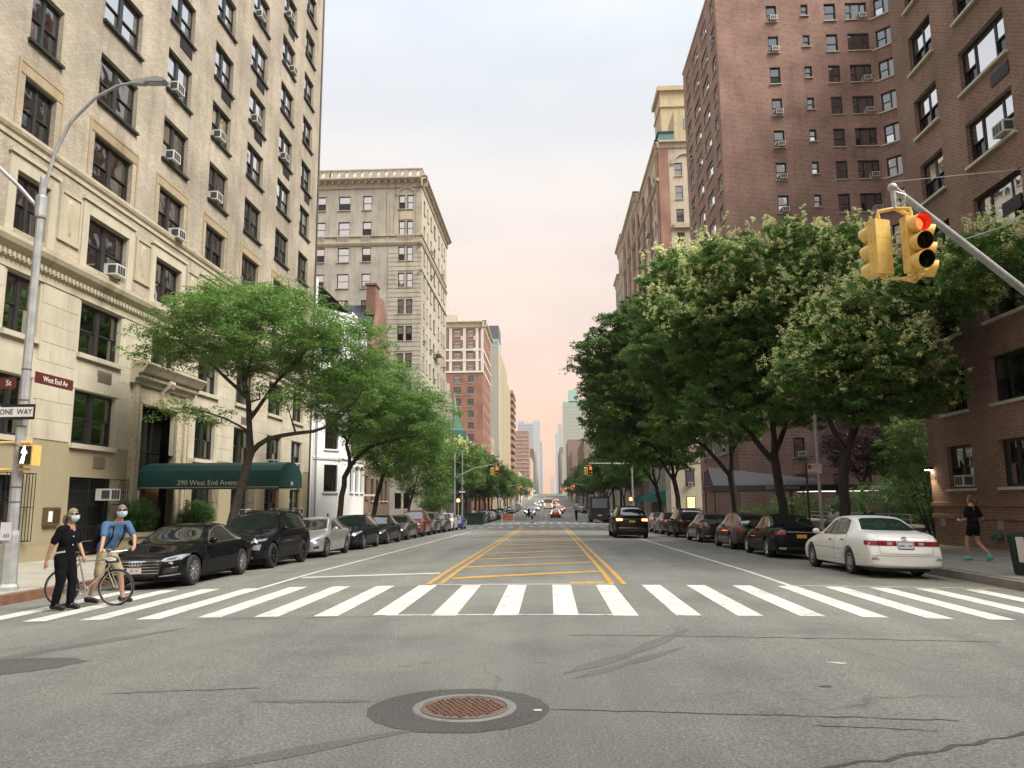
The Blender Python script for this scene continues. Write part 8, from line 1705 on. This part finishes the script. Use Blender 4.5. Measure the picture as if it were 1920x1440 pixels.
def mast(label, base, top, tip, heads, lit='r', hub_drop=.35, pole_h=8.5, group=None, wires=True, curved=False):
    t = thing('traffic_signal', label, 'traffic signal', base, 0, group); b = Vector(base); T = Vector(tip)-b; P0 = Vector((0, 0, top))
    m = MB(); m.lathe([(.16, 0), (.15, .6), (.11, .8), (.085, pole_h)], 10); m.build('pole', POLE, t)
    mid = (P0+T)/2+Vector((0, 0, .35 if curved else 0)); m = MB(); m.tube([P0, P0*.75+mid*.25+Vector((0, 0, .05 if curved else 0)), mid, T], [.092, .085, .072, .055], 12); m.ball(T, .078, 10, 8); m.build('arm', POLE, t, True)
    if wires:
        for a, e in (((0, 0, pole_h-.1), T+Vector((0, 0, .1))), ((0, 0, pole_h-1.2), P0*.35+T*.65)): m = MB(); m.tube([a, e], .008, 5); m.build('guy_wire', GALV, t)
    hub = T+Vector((0, 0, -hub_drop)); m = MB(); m.tube([T, T+Vector((0, 0, -.2)), hub], [.05, .045, .04], 8); m.tube([T+Vector((.05, 0, -.08)), T+Vector((.17, -.05, -.15)), T+Vector((.15, -.05, -.28)), hub+Vector((.03, 0, .04))], .018, 6); m.build('hanger', GALV, t, True)
    for dx, dy, yaw, on in heads:
        m = MB(); m.tube([hub, (hub.x+dx, hub.y+dy, hub.z-.05), (hub.x+dx, hub.y+dy, hub.z-.16)], .034, 8); m.build('signal_bracket', YELLOW, t, True)
        m = MB(); m.tube([(hub.x, hub.y, hub.z-1.19), (hub.x+dx, hub.y+dy, hub.z-1.19)], .025, 8); m.build('signal_bracket', YELLOW, t, True)
    for dx, dy, yaw, on in heads: signal_head(t, (hub.x+dx-.09*sin(-yaw), hub.y+dy-.09*cos(yaw), hub.z-.66), yaw, on)
    return t
mast('yellow traffic signal cluster with a lit red light hanging from the mast arm overhead', (11.2, 17.1, zs(11.2, 17.1)), 5.68, (5.72, 12.3, 6.78), [(.20, -.10, .12, 'r'), (-.27, .0, -2.8, None), (.33, .2, 1.36, None)], hub_drop=.36, pole_h=9.2)
TG = 'signals down the avenue'
mast('mast arm signal showing red at the far left corner of the second crossing', (-11.0, 90.5, zs(-11, 90.5)), 5.3, (-6.1, 90.0, 6.25), [(.1, -.12, .15, 'r'), (-.32, .05, -1.6, None)], hub_drop=.22, group=TG, curved=True)
mast('mast arm signal showing red at the far right corner of the second crossing', (9.9, 92.5, zs(9.9, 92)), 6.9, (4.75, 90.0, 6.2), [(.12, -.12, -.1, 'r'), (-.3, .05, -1.5, None)], hub_drop=.22, group=TG)
for y, nm in ((170.5, 'third'), (250.5, 'fourth'), (330.5, 'fifth')):
    for sd in (-1, 1):
        xb = -10.9 if sd < 0 else 10.2; z = zs(xb, y); mast('distant red mast arm signal at the %s crossing on the %s' % (nm, 'left' if sd < 0 else 'right'), (xb, y, z), 5.6, (xb-sd*4.8, y-.5, z+6.4), [(.1, -.12, 0, 'r' if not (y > 300 and sd < 0) else 'g'), (-.3, .05, -1.5, None)], hub_drop=.22, group=TG, wires=False)
# ---- posts and signs at the second crossing
st2 = thing('street_lamp', 'slender street lamp post at the second crossing on the left corner', 'lamp post', (-10.3, 92.2, zs(-10.3, 92)))
m = MB(); m.lathe([(.15, 0), (.10, .9), (.06, 8.7)], 8); m.build('pole', POLE, st2); m = MB(); m.tube([(0, 0, 8.2), (.4, 0, 9.0), (1.6, 0, 9.5), (2.4, 0, 9.55)], .035, 6); m.build('arm', POLE, st2, True); m = MB(); m.box(2.3, 2.95, -.13, .13, 9.5, 9.62); m.build('luminaire', POLE, st2)
m = MB(); m.box(-.45, .45, -.1, -.08, 3.6, 3.9); ow2 = m.build('one_way_sign', SB, st2); m = MB(); m.quad((-.4, -.105, 3.66), (.25, -.105, 3.66), (.25, -.105, 3.63), (.41, -.105, 3.75), (.25, -.105, 3.87), (.25, -.105, 3.84), (-.4, -.105, 3.84)); m.build('arrow', SW, ow2); m = MB(); m.box(-.1, .25, -.2, .1, 4.6, 5.2); m.build('control_box', GALV, st2)
AMB = pmat('lit_amber_hand', (1, .5, .1), .4, emit=(1, .36, .05), estr=9)
def ped(x, y, lab, z=2.5):
    t = thing('walk_signal', lab, 'signal', (x, y, zs(x, y))); m = MB(); m.box(-.22, .22, -.1, .1, z, z+.46); m.build('housing', YELLOW, t); m = MB(); m.box(-.12, .12, -.12, -.1, z+.1, z+.36); m.build('stop_hand', AMB, t); m = MB(); m.lathe([(.06, 0), (.05, z+.6)], 8); m.build('post', POLE, t)
ped(-10.75, 92.0, 'lit orange pedestrian signal at the second crossing beside the slender lamp post'); ped(9.6, 92.0, 'lit orange pedestrian signal at the second crossing before the teal awning')
bs = thing('bus_stop_sign', 'white bus stop sign with a red emblem on a dark post before the courtyard', 'sign', (10.05, 30.7, zs(10.05, 30.7)))
m = MB(); m.tube([(0, 0, 0), (0, 0, 3.25)], .045, 8); m.build('post', pmat('dark_brown_post', (.035, .024, .02), .6), bs); m = MB(); m.box(.04, .58, -.02, .0, 2.82, 3.2); sg = m.build('sign_plate', SW, bs); m = MB(); m.box(.06, .2, -.026, -.02, 3.0, 3.16); m.build('emblem', pmat('sign_red', (.45, .03, .04), .5), sg)
for k in range(3): m = MB(); m.box(.24, .5-.05*k, -.026, -.02, 3.12-.05*k, 3.135-.05*k); m.build('text_line', pmat('faint_red_text', (.45, .25, .25), .6), sg)
m = MB(); m.box(.08, .40, -.026, -.02, 2.86, 2.88); m.build('text_line', SB, sg)
l3 = thing('street_lamp', 'thin grey lamp post rising through the tree crowns by the bus stop sign', 'lamp post', (10.75, 31.4, zs(10.7, 31))); m = MB(); m.lathe([(.12, 0), (.07, 1.0), (.055, 8.5)], 8); m.build('pole', POLE, l3); m = MB(); m.tube([(0, 0, 8.3), (.4, .3, 8.9), (.9, .7, 9.1)], .035, 6); m.build('arm', POLE, l3, True)
# ---- litter basket at the right edge
tr_ = thing('litter_basket', 'green slatted steel litter basket with a poster at the right kerb', 'bin', (10.45, 17.75, zs(10.5, 17.75)+.01)); GRN = pmat('dark_green_steel', (.012, .035, .022), .5)
m = MB(); m.lathe([(.255, .02), (.335, .86)], 24); m.build('body', GRN, tr_, True); m = MB(); m.lathe([(.335, .84), (.355, .86), (.355, .90), (.33, .90)], 24); m.build('rim', GRN, tr_, True)
for k in range(20): a = 2*pi*k/20; m = MB(); m.bar((.262*cos(a), .262*sin(a), .03), (.345*cos(a), .345*sin(a), .86), .03, .012); m.build('slat', GRN, tr_)
m = MB(); m.quad((-.30, -.20, .30), (-.20, -.29, .30), (-.24, -.33, .84), (-.35, -.22, .84)); m.build('poster', pmat('basket_poster', (.55, .52, .48), .6), tr_)
# ---- things at the far left corner
sh2 = thing('street_shed', 'dark green wooden shed box at the far left kerb before the parked row', 'shed', (-8.9, 95.0, zr(-8.9, 95))); m = MB(); m.box(-1, 1, -1.3, 1.3, 0, 1.3); m.build('box', GRN, sh2); m = MB(); m.box(-1.1, 1.1, -1.4, 1.4, 1.3, 1.4); m.build('lid', GRN, sh2)
br = thing('traffic_barrier', 'orange plastic traffic barrier in the avenue beyond the second crossing', 'barrier', (-5.6, 106, zr(-5.6, 106))); ORG = pmat('safety_orange', (.55, .09, .03), .5)
m = MB(); m.box(-.9, .9, -.03, .03, .65, .95); m.build('board', ORG, br); m = MB(); m.box(-.9, .9, -.03, .03, .25, .45); m.build('board', ORG, br)
for s in (-1, 1): m = MB(); m.bar((s*.8, -.25, 0), (s*.8, 0, 1.0), .05); m.bar((s*.8, .25, 0), (s*.8, 0, 1.0), .05); m.build('leg', WHITE, br)
# ---- the evening haze of the avenue
hz = bpy.data.materials.new('haze'); hz.use_nodes = True; t = hz.node_tree; t.nodes.clear(); pv = N(t, 'ShaderNodeVolumePrincipled'); pv.inputs['Color'].default_value = (.93, .93, .95, 1); pv.inputs['Density'].default_value = .00017; pv.inputs['Anisotropy'].default_value = .2
ho = N(t, 'ShaderNodeOutputMaterial'); lk(t, pv.outputs[0], ho.inputs['Volume'])
m = MB(); m.box(-720, 720, -320, 4250, -6, 215); setp(m.build('haze', hz), kind='stuff', label='thin evening haze that pales the far end of the avenue', cat='haze')
bpy.data.scenes.remove(TMP)
bpy.context.view_layer.update()
